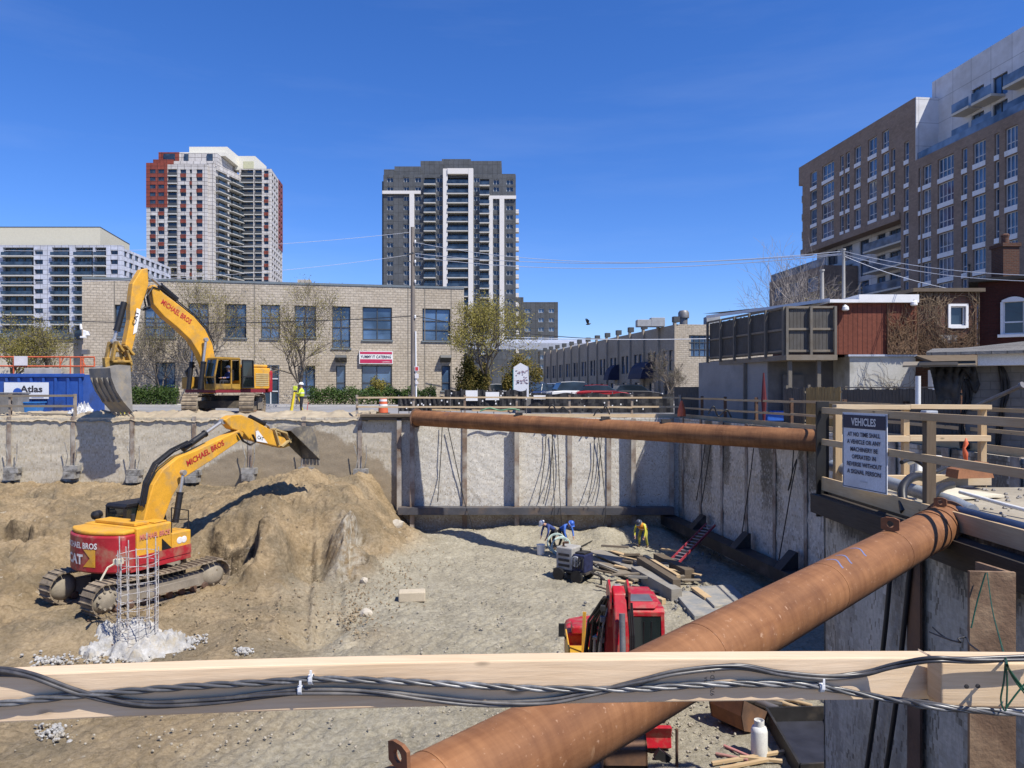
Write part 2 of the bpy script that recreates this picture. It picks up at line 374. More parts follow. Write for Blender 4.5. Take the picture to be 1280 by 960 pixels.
def terr(x, y):
    u = min(max((x+31)/42*(nx_-1), 0), nx_-1.001); v = min(max((y-2)/36.2*(ny_-1), 0), ny_-1.001); i, j = int(u), int(v); u -= i; v -= j
    return float((Z0[j, i]*(1-u)+Z0[j, i+1]*u)*(1-v)+(Z0[j+1, i]*(1-u)+Z0[j+1, i+1]*u)*v)
Z0 = Z
me = bpy.data.meshes.new('pit_floor')
vs = np.stack([X, Y, Z], -1).reshape(-1, 3)
ii = (np.arange(ny_-1)[:, None]*nx_+np.arange(nx_-1)[None, :]).ravel()
fs = np.stack([ii, ii+1, ii+1+nx_, ii+nx_], 1)
me.vertices.add(len(vs)); me.vertices.foreach_set('co', vs.ravel())
me.loops.add(fs.size); me.loops.foreach_set('vertex_index', fs.ravel().astype(np.int32))
me.polygons.add(len(fs)); me.polygons.foreach_set('loop_start', np.arange(0, fs.size, 4, dtype=np.int32))
me.update(calc_edges=True); me.polygons.foreach_set('use_smooth', [True]*len(fs))
at = me.attributes.new('sand', 'FLOAT', 'POINT')
SOILSH, RCK = terr2.damp.copy(), terr2.rock.copy()
for nm_, ar_ in (('damp', SOILSH), ('rock', RCK)): me.attributes.new(nm_, 'FLOAT', 'POINT').data.foreach_set('value', ar_.ravel())
left = sstep(-4.2, -8.5, X+1.2*fbm(X*.5, Y*.5, 3)+.08*(Y-22))
sa = np.clip(np.maximum(SA, left*.85), 0, 1); at.data.foreach_set('value', sa.ravel())
m, nt, b = nodes('pit_soil')
a = N(nt, 'ShaderNodeAttribute', attribute_name='sand'); vec = coords(nt)
n1 = ramp(nt, noisef(nt, vec, .7, 7, .62), .3, .7); n2 = ramp(nt, noisef(nt, vec, 9, 5, .7), .28, .72)
n4 = ramp(nt, noisef(nt, vec, .45, 5, .6), .42, .66)
sandc = mixc(nt, n1, (.29, .215, .125), (.485, .37, .23)); greyc = mixc(nt, n1, (.35, .32, .25), (.5, .46, .365))
sandc = mixc(nt, n4, sandc, (.22, .175, .115))
c = mixc(nt, a.outputs['Fac'], greyc, sandc); c = mixc(nt, n2, mixc(nt, 1, c, (.55, .53, .48), 'MULTIPLY'), c)
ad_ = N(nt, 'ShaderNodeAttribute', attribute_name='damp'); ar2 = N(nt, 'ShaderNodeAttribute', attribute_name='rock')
pk = N(nt, 'ShaderNodeMath', operation='MULTIPLY'); nt.links.new(ad_.outputs['Fac'], pk.inputs[0]); nt.links.new(ramp(nt, noisef(nt, vec, 2.2, 5, .7), .42, .6), pk.inputs[1]); c = mixc(nt, pk.outputs[0], c, (.075, .055, .035))  # dark brown for bare subsoil, also standing in for shadow on the cuts
rk = N(nt, 'ShaderNodeMath', operation='MULTIPLY'); nt.links.new(ar2.outputs['Fac'], rk.inputs[0]); nt.links.new(ramp(nt, noisef(nt, vec, 3.2, 5, .7), .4, .6), rk.inputs[1]); c = mixc(nt, rk.outputs[0], c, (.42, .385, .32))
pale = ramp(nt, noisef(nt, vec, 2.6, 6, .7), .64, .72); c = mixc(nt, pale, c, (.5, .46, .38))
nt.links.new(c, b.inputs['Base Color']); b.inputs['Roughness'].default_value = 1; b.inputs['Specular IOR Level'].default_value = .1
bp = N(nt, 'ShaderNodeBump', Strength=.85, Distance=.06); nt.links.new(noisef(nt, vec, 7, 8, .72), bp.inputs['Height']); b2 = N(nt, 'ShaderNodeBump', Strength=.8, Distance=.22); nt.links.new(noisef(nt, vec, 2.4, 12, .74), b2.inputs['Height']); nt.links.new(bp.outputs[0], b2.inputs['Normal']); nt.links.new(b2.outputs[0], b.inputs['Normal'])
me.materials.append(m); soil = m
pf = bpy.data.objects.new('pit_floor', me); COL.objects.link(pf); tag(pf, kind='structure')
# earth bank hiding the west end of the dig, outside the photo
mb = MB(); mb.quad((-31, 2, -6.2), (-31, 38.2, -6.2), (-60, 38.2, .1), (-60, 2, .1)); mb.quad((-31, .7, -6.2), (5, .7, -6.2), (5, 2.1, -6.0), (-31, 2.1, -6.0))
tag(mb.build('pit_bank', soil, uv=False), kind='structure')
# lumpy dirt along the lip above the left wall
xs = np.arange(-34, -7.5, .12); ysl = np.arange(37.9, 42.2, .12); X, Y = np.meshgrid(xs, ysl)
Z = .13+.16*sstep(38.0, 38.7, Y)*sstep(42.2, 41, Y)*(1+fbm(X*1.3, Y*1.3, 4)*1.6)+.12*fbm(X*4, Y*4, 4)+.05*fbm(X*11, Y*11, 3)-.12*sstep(38.15, 37.9, Y)*(1+1.5*vnoise(X*1.1, Y*0))+.02
mb = MB(); mb.grid(np.stack([X, Y, Z], -1).reshape(-1, 3).tolist(), len(xs), len(ysl))
lipm = mat('dry_dirt', (.37, .31, .22), 1, .2, 1.2, dirt=(.3, .24, .17), dfac=.5, dscale=1.5, bump=.7, bscale=10)
tag(mb.build('dirt_verge', lipm, uv=False, smooth=60), kind='structure')
# ================================================================ the shored walls of the pit
def wallmat(name, base, seam, soilc=(.26, .195, .12), streak=.3, w=1.05):
    m, nt, b = nodes(name); uv = coords(nt, 'UV')
    st = ramp(nt, noisef(nt, coords(nt, 'UV', (2.6, .22, 1)), 1.6, 6, .65), .32, .7)
    c = mixc(nt, st, dk(base, 1-streak), dk(base, 1.06))
    bl = ramp(nt, noisef(nt, coords(nt, 'UV', (1, .8, 1)), .8, 6, .65), .45, .7); c = mixc(nt, bl, c, mixc(nt, 1, c, (.82, .76, .66), 'MULTIPLY'))
    fi = ramp(nt, noisef(nt, coords(nt, 'UV', (1, 2.2, 1)), 9, 5, .7), .3, .7); c = mixc(nt, fi, mixc(nt, 1, c, (.74, .73, .71), 'MULTIPLY'), c)
    # dark narrow joints between the boards of the form
    wv = N(nt, 'ShaderNodeTexBrick', Scale=1); wv.offset = 0
    for k, v in (('Color1', (1, 1, 1, 1)), ('Color2', (.86, .86, .85, 1)), ('Mortar', (.45, .42, .38, 1))): wv.inputs[k].default_value = v
    wv.inputs['Brick Width'].default_value = w; wv.inputs['Row Height'].default_value = 40; wv.inputs['Mortar Size'].default_value = .022; wv.inputs['Mortar Smooth'].default_value = .6
    wob = N(nt, 'ShaderNodeVectorMath', operation='MULTIPLY_ADD'); wob.inputs[1].default_value = (.12, 0, 0)
    nz = N(nt, 'ShaderNodeTexNoise', Scale=1.2); nt.links.new(uv, nz.inputs['Vector']); nt.links.new(nz.outputs['Color'], wob.inputs[0]); nt.links.new(uv, wob.inputs[2])
    nt.links.new(wob.outputs[0], wv.inputs['Vector']); c = mixc(nt, seam, c, mixc(nt, 1, c, wv.outputs[0], 'MULTIPLY'))
    rs = ramp(nt, noisef(nt, coords(nt, 'UV', (3.2, .13, 1)), 1.1, 6, .65), .58, .74); c = mixc(nt, rs, c, (.30, .225, .15)); r2 = ramp(nt, noisef(nt, coords(nt, 'UV', (6, .3, 1)), 1.7, 6, .65), .6, .75); c = mixc(nt, r2, c, mixc(nt, 1, c, (.62, .6, .56), 'MULTIPLY'))
    a = N(nt, 'ShaderNodeAttribute', attribute_name='soil'); so_ = N(nt, 'ShaderNodeMath', operation='MULTIPLY'); so_.inputs[1].default_value = .85
    sa_ = N(nt, 'ShaderNodeMath', operation='ADD'); nt.links.new(a.outputs['Fac'], sa_.inputs[0]); nt.links.new(ramp(nt, noisef(nt, coords(nt, 'UV', (2.2, .8, 1)), 3.2, 7, .68), .25, .75), sa_.inputs[1]); nt.links.new(ramp(nt, sa_.outputs[0], .72, 1.25), so_.inputs[0]); c = mixc(nt, so_.outputs[0], c, mixc(nt, fi, dk(soilc, .8), dk(soilc, 1.15)))
    nt.links.new(c, b.inputs['Base Color']); b.inputs['Roughness'].default_value = .95; b.inputs['Specular IOR Level'].default_value = .2
    bp = N(nt, 'ShaderNodeBump', Strength=.32, Distance=.025); nt.links.new(noisef(nt, coords(nt, 'UV', (1, 1.8, 1)), 11, 6, .7), bp.inputs['Height']); nt.links.new(bp.outputs[0], b.inputs['Normal'])
    MATS[name] = m; return m
wall_back_m = wallmat('shotcrete_pale', (.77, .74, .675), 1.0, streak=.2)
wall_left_m = wallmat('shotcrete_tan', (.64, .58, .47), .8, (.26, .205, .135), .22, 1.6)
wall_dark_m = wallmat('shotcrete_grey', (.68, .61, .51), .9, (.05, .045, .04), .5, .62)
wall_right_m = wallmat('shotcrete_weathered', (.79, .73, .64), .8, (.1, .085, .06), .4, .85)
def wallpanel(parent, A, B, zb, zt, m, amp=.05, step=.1, soilf=None, hs=(.9, 2.2), thick=.5):
    A, B = V((A[0], A[1], 0)), V((B[0], B[1], 0)); L = (B-A).length; u = (B-A)/L; n = V((u.y, -u.x, 0))
    nu = max(2, int(L/step)+1); nv = int((zt-zb)/step)+1
    a = np.linspace(0, L, nu); z = np.linspace(zb, zt, nv); AA, ZZ = np.meshgrid(a, z)
    D = amp*(fbm(AA*hs[0]+A.x*3, ZZ*hs[1]+A.y, 4, .62)+.5*fbm(AA*5, ZZ*9, 3, .6))+amp*.6*np.abs(fbm(AA*.5+7, ZZ*.5, 2))
    px = A.x+u.x*AA+n.x*D; py = A.y+u.y*AA+n.y*D
    mb = MB(); mb.grid(np.stack([px, py, ZZ], -1).reshape(-1, 3).tolist(), nu, nv)
    k = len(mb.v)
    bk = -n*thick
    e = [A+bk+V((0, 0, zb)), B+bk+V((0, 0, zb)), B+bk+V((0, 0, zt)), A+bk+V((0, 0, zt))]
    mb.add(e, [(0, 1, 2, 3)]); mb.quad(A+V((0, 0, zt)), B+V((0, 0, zt)), e[2], e[3])
    mb.quad(A+V((0, 0, zb)), A+V((0, 0, zt)), e[3], e[0]); mb.quad(B+V((0, 0, zb)), B+V((0, 0, zt)), e[2], e[1])
    o = mb.build('concrete_facing', m, parent, smooth=60, fix=False)
    at = o.data.attributes.new('soil', 'FLOAT', 'POINT'); sv = np.zeros(len(mb.v))
    if soilf is not None: sv[:k] = np.clip(soilf(px, py, ZZ), 0, 1).ravel()
    at.data.foreach_set('value', sv)
    return o, u, n, L
def hpile(mb, p, n, u, zb, zt, depth, width=.3, t=.03):
    # one H section standing upright: front flange, web, back flange
    p = V((p[0], p[1], 0)); z0 = V((0, 0, zb)); h = V((0, 0, zt-zb))
    mb.obox(p+n*(depth-t)-u*width/2+z0, u*width, n*t, h); mb.obox(p-u*t/2+z0-n*.2, u*t, n*(depth+.2-t-.001), h)
pilem = mat('rusty_pile_steel', (.2, .14, .1), .85, .3, 1.4, dirt=(.4, .37, .32), dfac=.75, dscale=1.2)
def wallthing(label, A, B): return thing('shoring_wall', label, 'retaining wall', ((A[0]+B[0])/2, (A[1]+B[1])/2, -6))
# left run
A, B = (-34, 38), (-6.02, 38)
wl = wallthing('long tan concrete shoring wall below the street, with soil stains and small anchor brackets', A, B)
def soil_left(x, y, z):
    n = fbm(x*.8, z*.8, 4); top = np.interp(x, [-40, -17.5, -13.5, -10.5, -8.2, -6], [-3.4, -3.2, -1.0, -.3, -1.4, -3.4])
    return sstep(.35, -.35, z-top+.8*n)*.95
wallpanel(wl, A, B, -6.6, .12, wall_left_m, .03, .1, soil_left)
for px in (12, 92, 166, 243, 313, 380, 450):
    mb = MB(); hpile(mb, ((px-640)/F*38, 38), V((0, -1, 0)), V((1, 0, 0)), -6.5, .18, .06, .22, .02)
    mb.build('soldier_pile', pilem, wl)
for px, py in ((18, 590), (92, 588), (170, 593), (243, 593), (313, 591), (384, 590), (452, 592)):
    c = P(px, py, 37.85); mb = MB(); mb.box(c+V((0, -.12, .12)), (.75, .38, .3)); mb.box(c+V((0, -.2, -.22)), (.6, .5, .34))
    for s in (-.25, .2): mb.tube([c+V((s, -.3, .2)), c+V((s+.1, -.25, .8)), c+V((s*1.4, -.2, 1.5))], .025, 5)
    mb.build('anchor_bracket', mat('bracket_steel', (.3, .29, .27), .7, .3, 4, dirt=(.06, .05, .04), dfac=.5, dscale=3), wl)
# far run, pale
A, B = (-6.02, 38), (8.8, 38)
wb = wallthing('pale concrete shoring wall at the far end of the pit behind the long strut', A, B)
def soil_b(x, y, z): return .65*sstep(-4.3, -5.6, z+.4*fbm(x, z, 3))
wallpanel(wb, A, B, -6.6, .12, wall_back_m, .022, .06, soil_b, (1.6, 2.0))
for px, dep in ((517, .55), (581, .09), (646, .5), (712, .09), (761, .09), (790, .5), (500, .3), (838, .3)):
    mb = MB(); hpile(mb, ((px-640)/F*38, 38), V((0, -1, 0)), V((1, 0, 0)), -6.5, .1, dep, .24); mb.build('soldier_pile', pilem, wb)
walerm = mat('waler_steel', (.09, .09, .1), .55, .2, 2, dirt=(.16, .12, .09), dfac=.4, dscale=1.5, metal=.2)
mb = MB(); za = -4.52
for dz, hh, yy0, dd in ((0, .03, 37.2, .6), (-.34, .03, 37.2, .6), (-.31, .31, 37.45, .04), (-.31, .31, 37.2, .04)): mb.obox((-5.9, yy0, za+dz-.02), (14.3, 0, 0), (0, dd, 0), (0, 0, hh))
mb.build('waler', walerm, wb, bevel=.008)
# right run in shade
A, B = (8.8, 38), (10.9, 25.4)
wr = wallthing('weathered grey concrete shoring wall on the right side of the pit, in shade', A, B)
def soil_r(x, y, z): return .8*sstep(.3, .62, vnoise(y*1.1, z*.15)+.35*fbm(y*.6, z*.6, 3))*sstep(-5.5, -1, z)
wallpanel(wr, A, B, -6.8, .12, wall_right_m, .05, .1, soil_r)
wallpanel(wr, B, (10.95, 10.9), -6.8, .12, wall_right_m, .05, .12, soil_r)
ur = (V((B[0], B[1], 0))-V((A[0], A[1], 0))).normalized(); nr = V((ur.y, -ur.x, 0))
for t in (.05, .22, .4, .58, .76, .93):
    p = V((A[0], A[1], 0)).lerp(V((B[0], B[1], 0)), t); mb = MB(); hpile(mb, p, nr, ur, -6.5, .15, .06, .2); mb.build('soldier_pile', pilem, wr)
for y in (23, 20.5, 18, 15.5, 13):
    mb = MB(); hpile(mb, (10.92, y), V((-1, 0, 0)), V((0, 1, 0)), -6.5, .15, .1, .3); mb.build('soldier_pile', pilem, wr)
mb = MB(); q = V((A[0], A[1], -5.0))+nr*.3; L = 12.6
for dz, hh, o_, dd in ((0, .03, 0, .7), (-.46, .03, 0, .7), (-.45, .45, .3, .04), (-.45, .45, .66, .04)): mb.obox(q+nr*o_+V((0, 0, dz)), ur*L, nr*dd, (0, 0, hh))
mb.build('waler', blacksteel, wr, bevel=.008)
for t in (.28, .62, .9):
    p = q+ur*L*t; mb = MB(); mb.prism([p+V((0, 0, .03)), p+nr*.7+V((0, 0, .03)), p+nr*.1+V((0, 0, .65)), p+V((0, 0, .65))], ur*.5); mb.build('anchor_bracket', blacksteel, wr)
# near run on the right
A, B = (4.75, 10.9), (4.95, .75)
wn = wallthing('dark stained concrete shoring wall close by on the right, under the warning sign', A, B)
def soil_n(x, y, z): return .92*sstep(-.8, .3, z+.15+.8*fbm(y*1.1, z*.9, 2, .6)+.45*fbm(y*2.0, z*.22, 2))
wallpanel(wn, A, B, -6.8, .1, wall_dark_m, .014, .07, soil_n, (1.0, .6))
un = (V((B[0], B[1], 0))-V((A[0], A[1], 0))).normalized(); nn_ = V((un.y, -un.x, 0))
for y in (8.45, 6.3): 
    mb = MB(); hpile(mb, (4.8, y), nn_, un, -6.7, -.1, .09, .26); mb.build('soldier_pile', rustdark, wn)
mb = MB(); mb.grid([(4.75+6.2*i/30, 10.95+.04*vnoise(np.array(i*.9), np.array(j*.9)), -6.8+6.9*j/30) for j in range(31) for i in range(31)], 31, 31); mb.build('return_face', wall_dark_m, wn)
mb = MB(); mb.obox(V((4.75, 10.85, -.24))+nn_*.04, un*10.05, nn_*.22, (0, 0, .28))
mb.build('capping_beam', woodmat('tarred_timber', (.06, .05, .042), (.03, .026, .022), knots=False), wn, bevel=.01)
# ================================================================ buildings
class Face:
    def __init__(s, A, B):
        s.A = V((A[0], A[1], 0)); B = V((B[0], B[1], 0)); s.B = B; s.L = (B-s.A).length; s.u = (B-s.A)/s.L; s.n = V((s.u.y, -s.u.x, 0))
    def pt(s, a, z, out=0): return s.A+s.u*a+s.n*out+V((0, 0, z))
    def hit(s, px, py):
        p = onp(px, py, s.A, s.B); return (V((p.x, p.y, 0))-s.A).dot(s.u), p.z
    def rect(s, x0, y0, x1, y1):
        xm = (x0+x1)/2; return (s.hit(x0, 480)[0], s.hit(x1, 480)[0], s.hit(xm, y1)[1], s.hit(xm, y0)[1])
    def box(s, mb, a0, a1, z0, z1, o0, o1):
        return mb.obox(s.pt(a0, z0, o0), s.u*(a1-a0), s.n*(o1-o0), (0, 0, z1-z0))
    def wall(s, mb, a0, a1, z0, z1, holes=(), depth=.2, back=10, roof=True):
        A_ = sorted(set([a0, a1]+[min(a1, max(a0, h[i])) for h in holes for i in (0, 1)])); Z_ = sorted(set([z0, z1]+[min(z1, max(z0, h[i])) for h in holes for i in (2, 3)]))
        H = np.zeros((len(A_)-1, len(Z_)-1), bool); am = np.array(A_[:-1])/2+np.array(A_[1:])/2; zm = np.array(Z_[:-1])/2+np.array(Z_[1:])/2
        for h in holes: H |= ((am > h[0]) & (am < h[1]))[:, None] & ((zm > h[2]) & (zm < h[3]))[None, :]
        for i in range(len(A_)-1):
            j = 0
            while j < len(Z_)-1:
                if H[i, j]: j += 1; continue
                k = j
                while k < len(Z_)-1 and not H[i, k]: k += 1
                mb.quad(s.pt(A_[i], Z_[j]), s.pt(A_[i+1], Z_[j]), s.pt(A_[i+1], Z_[k]), s.pt(A_[i], Z_[k])); j = k
        for h in holes:
            p = [s.pt(h[0], h[2]), s.pt(h[1], h[2]), s.pt(h[1], h[3]), s.pt(h[0], h[3])]; q = [v-s.n*depth for v in p]
            for i in range(4): mb.quad(p[i], p[(i+1) % 4], q[(i+1) % 4], q[i])
        c = [s.pt(a0, z0), s.pt(a1, z0), s.pt(a1, z0, -back), s.pt(a0, z0, -back)]; t = [v+V((0, 0, z1-z0)) for v in c]
        for i in (1, 2, 3): mb.quad(c[i], c[(i+1) % 4], t[(i+1) % 4], t[i])
        if roof: mb.quad(*t)
        return mb
    def win(s, r, depth=.2, cols=2, rows=1, fr=.06, bars=None):
        mb = MB(); a0, a1, z0, z1 = r; d = -depth+.02
        mb.mat(1).quad(s.pt(a0, z0, d), s.pt(a1, z0, d), s.pt(a1, z1, d), s.pt(a0, z1, d)); mb.mat(0)
        for i in range(cols+1):
            a = a0+(a1-a0-fr)*i/cols; s.box(mb, a, a+fr, z0, z1, d+.002, d+.06)
        zz = bars if bars else [j/rows for j in range(rows+1)]
        for f in zz:
            z = z0+(z1-z0-fr)*f; s.box(mb, a0+fr, a1-fr, z, z+fr, d+.003, d+.055)
        return mb
class Pool:
    def __init__(s, parent, name, mats): s.p, s.n, s.m, s.l = parent, name, mats, []
    def add(s, mb, size=1.0): s.l.append((size, len(s.l), mb))
    def flush(s, cap=100):
        s.l.sort(key=lambda t: (-t[0], t[1]))
        if len(s.l) <= cap: keep, rest = s.l, []
        else: keep, rest = s.l[:cap], s.l[cap:]
        for _, _, mb in keep: mb.build(s.n, s.m, s.p, fix=False, uv=False)
        if rest:
            big = MB()
            for _, _, mb in rest: big.join(mb)
            tag(big.build(s.n, s.m, s.p, fix=False, uv=False), kind='stuff')
frame_dark = mat('dark_window_frame', (.06, .065, .07), .5, .1)
frame_light = mat('pale_window_frame', (.55, .57, .6), .5, .1)
blockm = brickmat('split_face_block', (.57, .5, .405), (.49, .425, .34), (.37, .325, .26), .4, .2, .012, .5, bump=1.0, var=.3, grain=5)
capm = mat('metal_capping', (.16, .19, .21), .5, .1)
# ---- long beige block building across the street
f = Face((-31.05, 52), (-3.82, 57.3))
bb = thing('block_building', 'long two storey beige block building with a red and white catering sign', 'building', (-17, 55, .4))
rects = [(180, 383, 219, 421, 3), (235, 379, 261, 422, 2), (281, 380, 308, 422, 2), (326, 381, 350, 423, 2), (368, 382, 395, 421, 2), (415, 383, 438, 435, 2), (453, 384, 490, 425, 2), (528, 386, 563, 426, 2),
         (194, 453, 219, 498, 2), (372, 457, 394, 494, 2), (420, 457, 432, 488, 1), (452, 457, 490, 488, 2), (552, 457, 563, 488, 1), (143, 381, 163, 421, 1)]
hol = [f.rect(*r[:4]) for r in rects]; door = f.rect(327, 456, 349, 504.5); door = (door[0], door[1], .42, door[3])
mb = f.wall(MB(), 0, f.L, .2, 9.6, hol+[door], .25, 22); mb.build('wall', blockm, bb, fix=False)
for r, h in zip(rects, hol):
    tall = r[3]-r[1] > 45
    w = f.win(h, .22, r[4], 1, .07, [0, .33, .62, 1] if r[3] < 440 and not tall else ([0, .18, .5, 1] if tall else [0, .3, 1])).build('window', [frame_dark, skyglass], bb, fix=False, uv=False)
    sb = MB(); f.box(sb, h[0]-.08, h[1]+.08, h[2]-.12, h[2]-.003, -.05, .09); sb.build('sill', capm, w)
dm = f.win(door, .22, 2, 1, .09, [0, .34, .66, 1]).build('door', [frame_light, glass], bb, fix=False, uv=False)
mb = MB(); f.box(mb, .02, f.L, 9.6, 9.76, -.3, .05); mb.build('roof_capping', capm, bb)
for px in (143, 318, 510, 531, 564):
    mb = MB(); a = f.hit(px, 400)[0]; f.box(mb, a-.035, a+.035, .4, 9.58, -.05, .012)
    mb.build('control_joint', mat('joint_grey', (.2, .18, .15), .9), bb)
for px in (400, 425, 555):
    a, z = f.hit(px+2, 453); lm = MB(); lm.prism([f.pt(a-.45, z, .02), f.pt(a-.45, z+.55, .02), f.pt(a-.45, z+.55, .5), f.pt(a-.45, z+.35, .6)], f.u*.85)
    if px != 400: lm.build('wall_lamp', frame_dark, bb)
a0, a1, z0, z1 = f.rect(449, 439, 491, 455)
sg = MB(); f.box(sg, a0, a1, z0, z1, .03, .22); sgo = sg.build('shop_sign', white, bb)
sm = MB(); zz = z1-z0; f.box(sm, a0+.06, a1-.06, z0+.06, z0+zz*.36, .221, .23); f.box(sm, a0+.06, a1-.06, z1-zz*.24, z1-.06, .221, .23)
sm.build('sign_band', mat('crimson_band', (.5, .03, .1), .5, .05), sgo)
text_mb('YUMMY IT CATERING', f.pt(a0+.12, z0+zz*.45, .225), f.u, (0, 0, 1), zz*.3, .01, width=(a1-a0)*.9, bold=.02).build('lettering', mat('navy_lettering', (.03, .03, .08), .5), sgo, uv=False)
text_mb('CATERING', f.pt(a0+(a1-a0)*.68, z0+zz*.12, .225), f.u, (0, 0, 1), zz*.13, .012).build('lettering', white, sgo, uv=False)
mb = MB(); a, z = f.hit(378, 350); f.box(mb, a-.5, a+.5, 9.7, 10.2, -2.2, -1.4); mb.build('roof_vent', conc, bb)
rb = f.rect(554, 489, 563, 495); mb = MB(); f.box(mb, rb[0]+.1, rb[1]-.1, rb[2]-.1, rb[3], -.19, -.17); mb.build('window_notice', mat('notice_red', (.6, .05, .06), .5), bb)
# ---- low cream wall building, far left
lo = thing('cream_annex', 'low cream rendered annex with a dark roof edge left of the block building', 'building', (-33, 52, .4))
f = Face((-38, 53.2), (-31.3, 53.2)); mb = f.wall(MB(), 0, f.L, .3, 5.3, (), .2, 8); mb.build('wall', mat('cream_render', (.55, .5, .42), .9, .1), lo)
mb = MB(); f.box(mb, -.1, f.L+.1, 5.3, 5.75, -8, .12); mb.build('roof_edge', capm, lo)
# ---- dark tower
def glassrail(mb, f, a0, a1, z, out, inn=0):
    f.box(mb, a0, a1, z+.12, z+1.1, out-.06, out-.02)
D = 233.0; f = Face((P(476, 0, D).x, D), (P(648, 0, D).x, D)); sc = D/F
def ax(zx): return (zx/4.923+440-476)*sc
def zy(y): return CZ-(180+y/4.923-HY)*sc
tower = thing('dark_tower', 'tall charcoal grey apartment tower with white vertical frames behind the block building', 'apartment tower', (f.pt(f.L/2, 0).x, D, 0))
greyp = brickmat('charcoal_panels', (.082, .09, .1), (.1, .108, .12), (.04, .043, .048), 1.6, 2.8, .05, 0, .6, .1, .2, 1)
hol = []; rows = 19; wp = []
for c0, c1 in ((215, 253), (318, 352), (388, 425), (520, 556), (750, 785), (870, 906), (950, 992)):
    for i in range(rows):
        zt = 205+57.3*i
        if c0 > 850 and i == 0: zt += 14
        wp.append((ax(c0), ax(c1), zy(zt+30), zy(zt)))
bal = []
for c0, c1, o in ((446, 514, 0), (588, 718, 0), (788, 845, 8)):
    for i in range(rows): bal.append((ax(c0), ax(c1), zy(250+57.3*i+o), zy(208+57.3*i+o)))
mb = f.wall(MB(), ax(193), ax(1008), 0, zy(190), wp+bal, .9, 22)
for x0, x1, y, o in ((193, 256, 150, -1), (255, 415, 126, -2), (412, 919, 80, -4), (542, 724, 56, -6), (900, 1006, 178, -1)):
    f.box(mb, ax(x0), ax(x1), zy(190)+.01, zy(y), o-14, o)
mb.build('wall', greyp, tower, fix=False)
mb = MB()
f.box(mb, ax(182), ax(193)-.01, 0, zy(225), -20, -.8); mb.build('side_wing', greyp, tower)
pl = Pool(tower, 'window', [frame_light, glass])
for h in wp: pl.add(f.win(h, .5, 2, 1, .12))
pl.flush()
pl = Pool(tower, 'balcony', [mat('balcony_slab', (.5, .5, .48), .9, .06), glass, frame_dark])
for a0, a1, z0, z1 in bal:
    mb = MB(); f.box(mb, a0-.1, a1+.1, z0-.35, z0-.02, -.85, 1.4); mb.mat(1).quad(f.pt(a0, z0, -.87), f.pt(a1, z0, -.87), f.pt(a1, z1, -.87), f.pt(a0, z1, -.87)); glassrail(mb, f, a0-.05, a1+.05, z0-.05, 1.36)
    mb.mat(2); k = 3 if a1-a0 > 5 else 2
    for i in range(k): a = a0+(a1-a0)*(i+.5)/k; f.box(mb, a-.08, a+.08, z0, z1, -.86, -.8)
    pl.add(mb, a1-a0)
pl.flush()
wf = mat('white_frame_panel', (.66, .64, .62), .7, .05)
mb = MB()
for x0, x1, y0, y1, o in ((562, 590, 158, 1250, 1.2), (718, 747, 158, 1250, 1.6), (590, 718, 158, 192, 1.55)): f.box(mb, ax(x0), ax(x1), zy(y1), zy(y0), .03, o)
mb.build('white_frame', wf, tower)
mb = MB()
for x0, x1, y0, y1 in ((188, 424, 290, 309), (355, 384, 309.2, 1250), (843, 1010, 320, 340), (843, 867, 340.2, 1250), (908, 937, 340.2, 1250)): f.box(mb, ax(x0), ax(x1), zy(y1), zy(y0), .03, .6)
mb.build('white_frame', wf, tower)
mb = MB()
for i in range(rows):
    if i > 1: f.box(mb, ax(1006), ax(1027), zy(310+57.3*i), zy(300+57.3*i), -3, -.5); f.box(mb, ax(1008), ax(1026), zy(300+57.3*i)+.1, zy(285+57.3*i), -.7, -.6)
mb.build('end_balcony', wf, tower, uv=False)
# ---- smaller dark block right of it
D = 245.0; f = Face((P(636, 0, D).x, D), (P(697.5, 0, D).x, D)); t2 = thing('grey_block', 'smaller dark grey apartment block beside the charcoal tower, behind the yellow-leaved tree', 'apartment block', (f.pt(8, 0).x, D, 0))
def zz2(py): return CZ-(py-HY)*D/F
ws = []
for x0, x1 in ((641, 647), (656, 664), (673, 680), (686, 693)):
    for i in range(9): ws.append((f.hit(x0, 400)[0], f.hit(x1, 400)[0], zz2(391+11.6*i), zz2(385.5+11.6*i)))
mb = f.wall(MB(), 0, f.L, 0, zz2(377.5), ws, .4, 18); f.box(mb, 0, 5, zz2(377.4), zz2(371), -12, -1); mb.build('wall', greyp, t2, fix=False)
pl = Pool(t2, 'window', [frame_light, skyglass])
for h in ws: pl.add(f.win(h, .35, 2, 1, .12))
pl.flush()
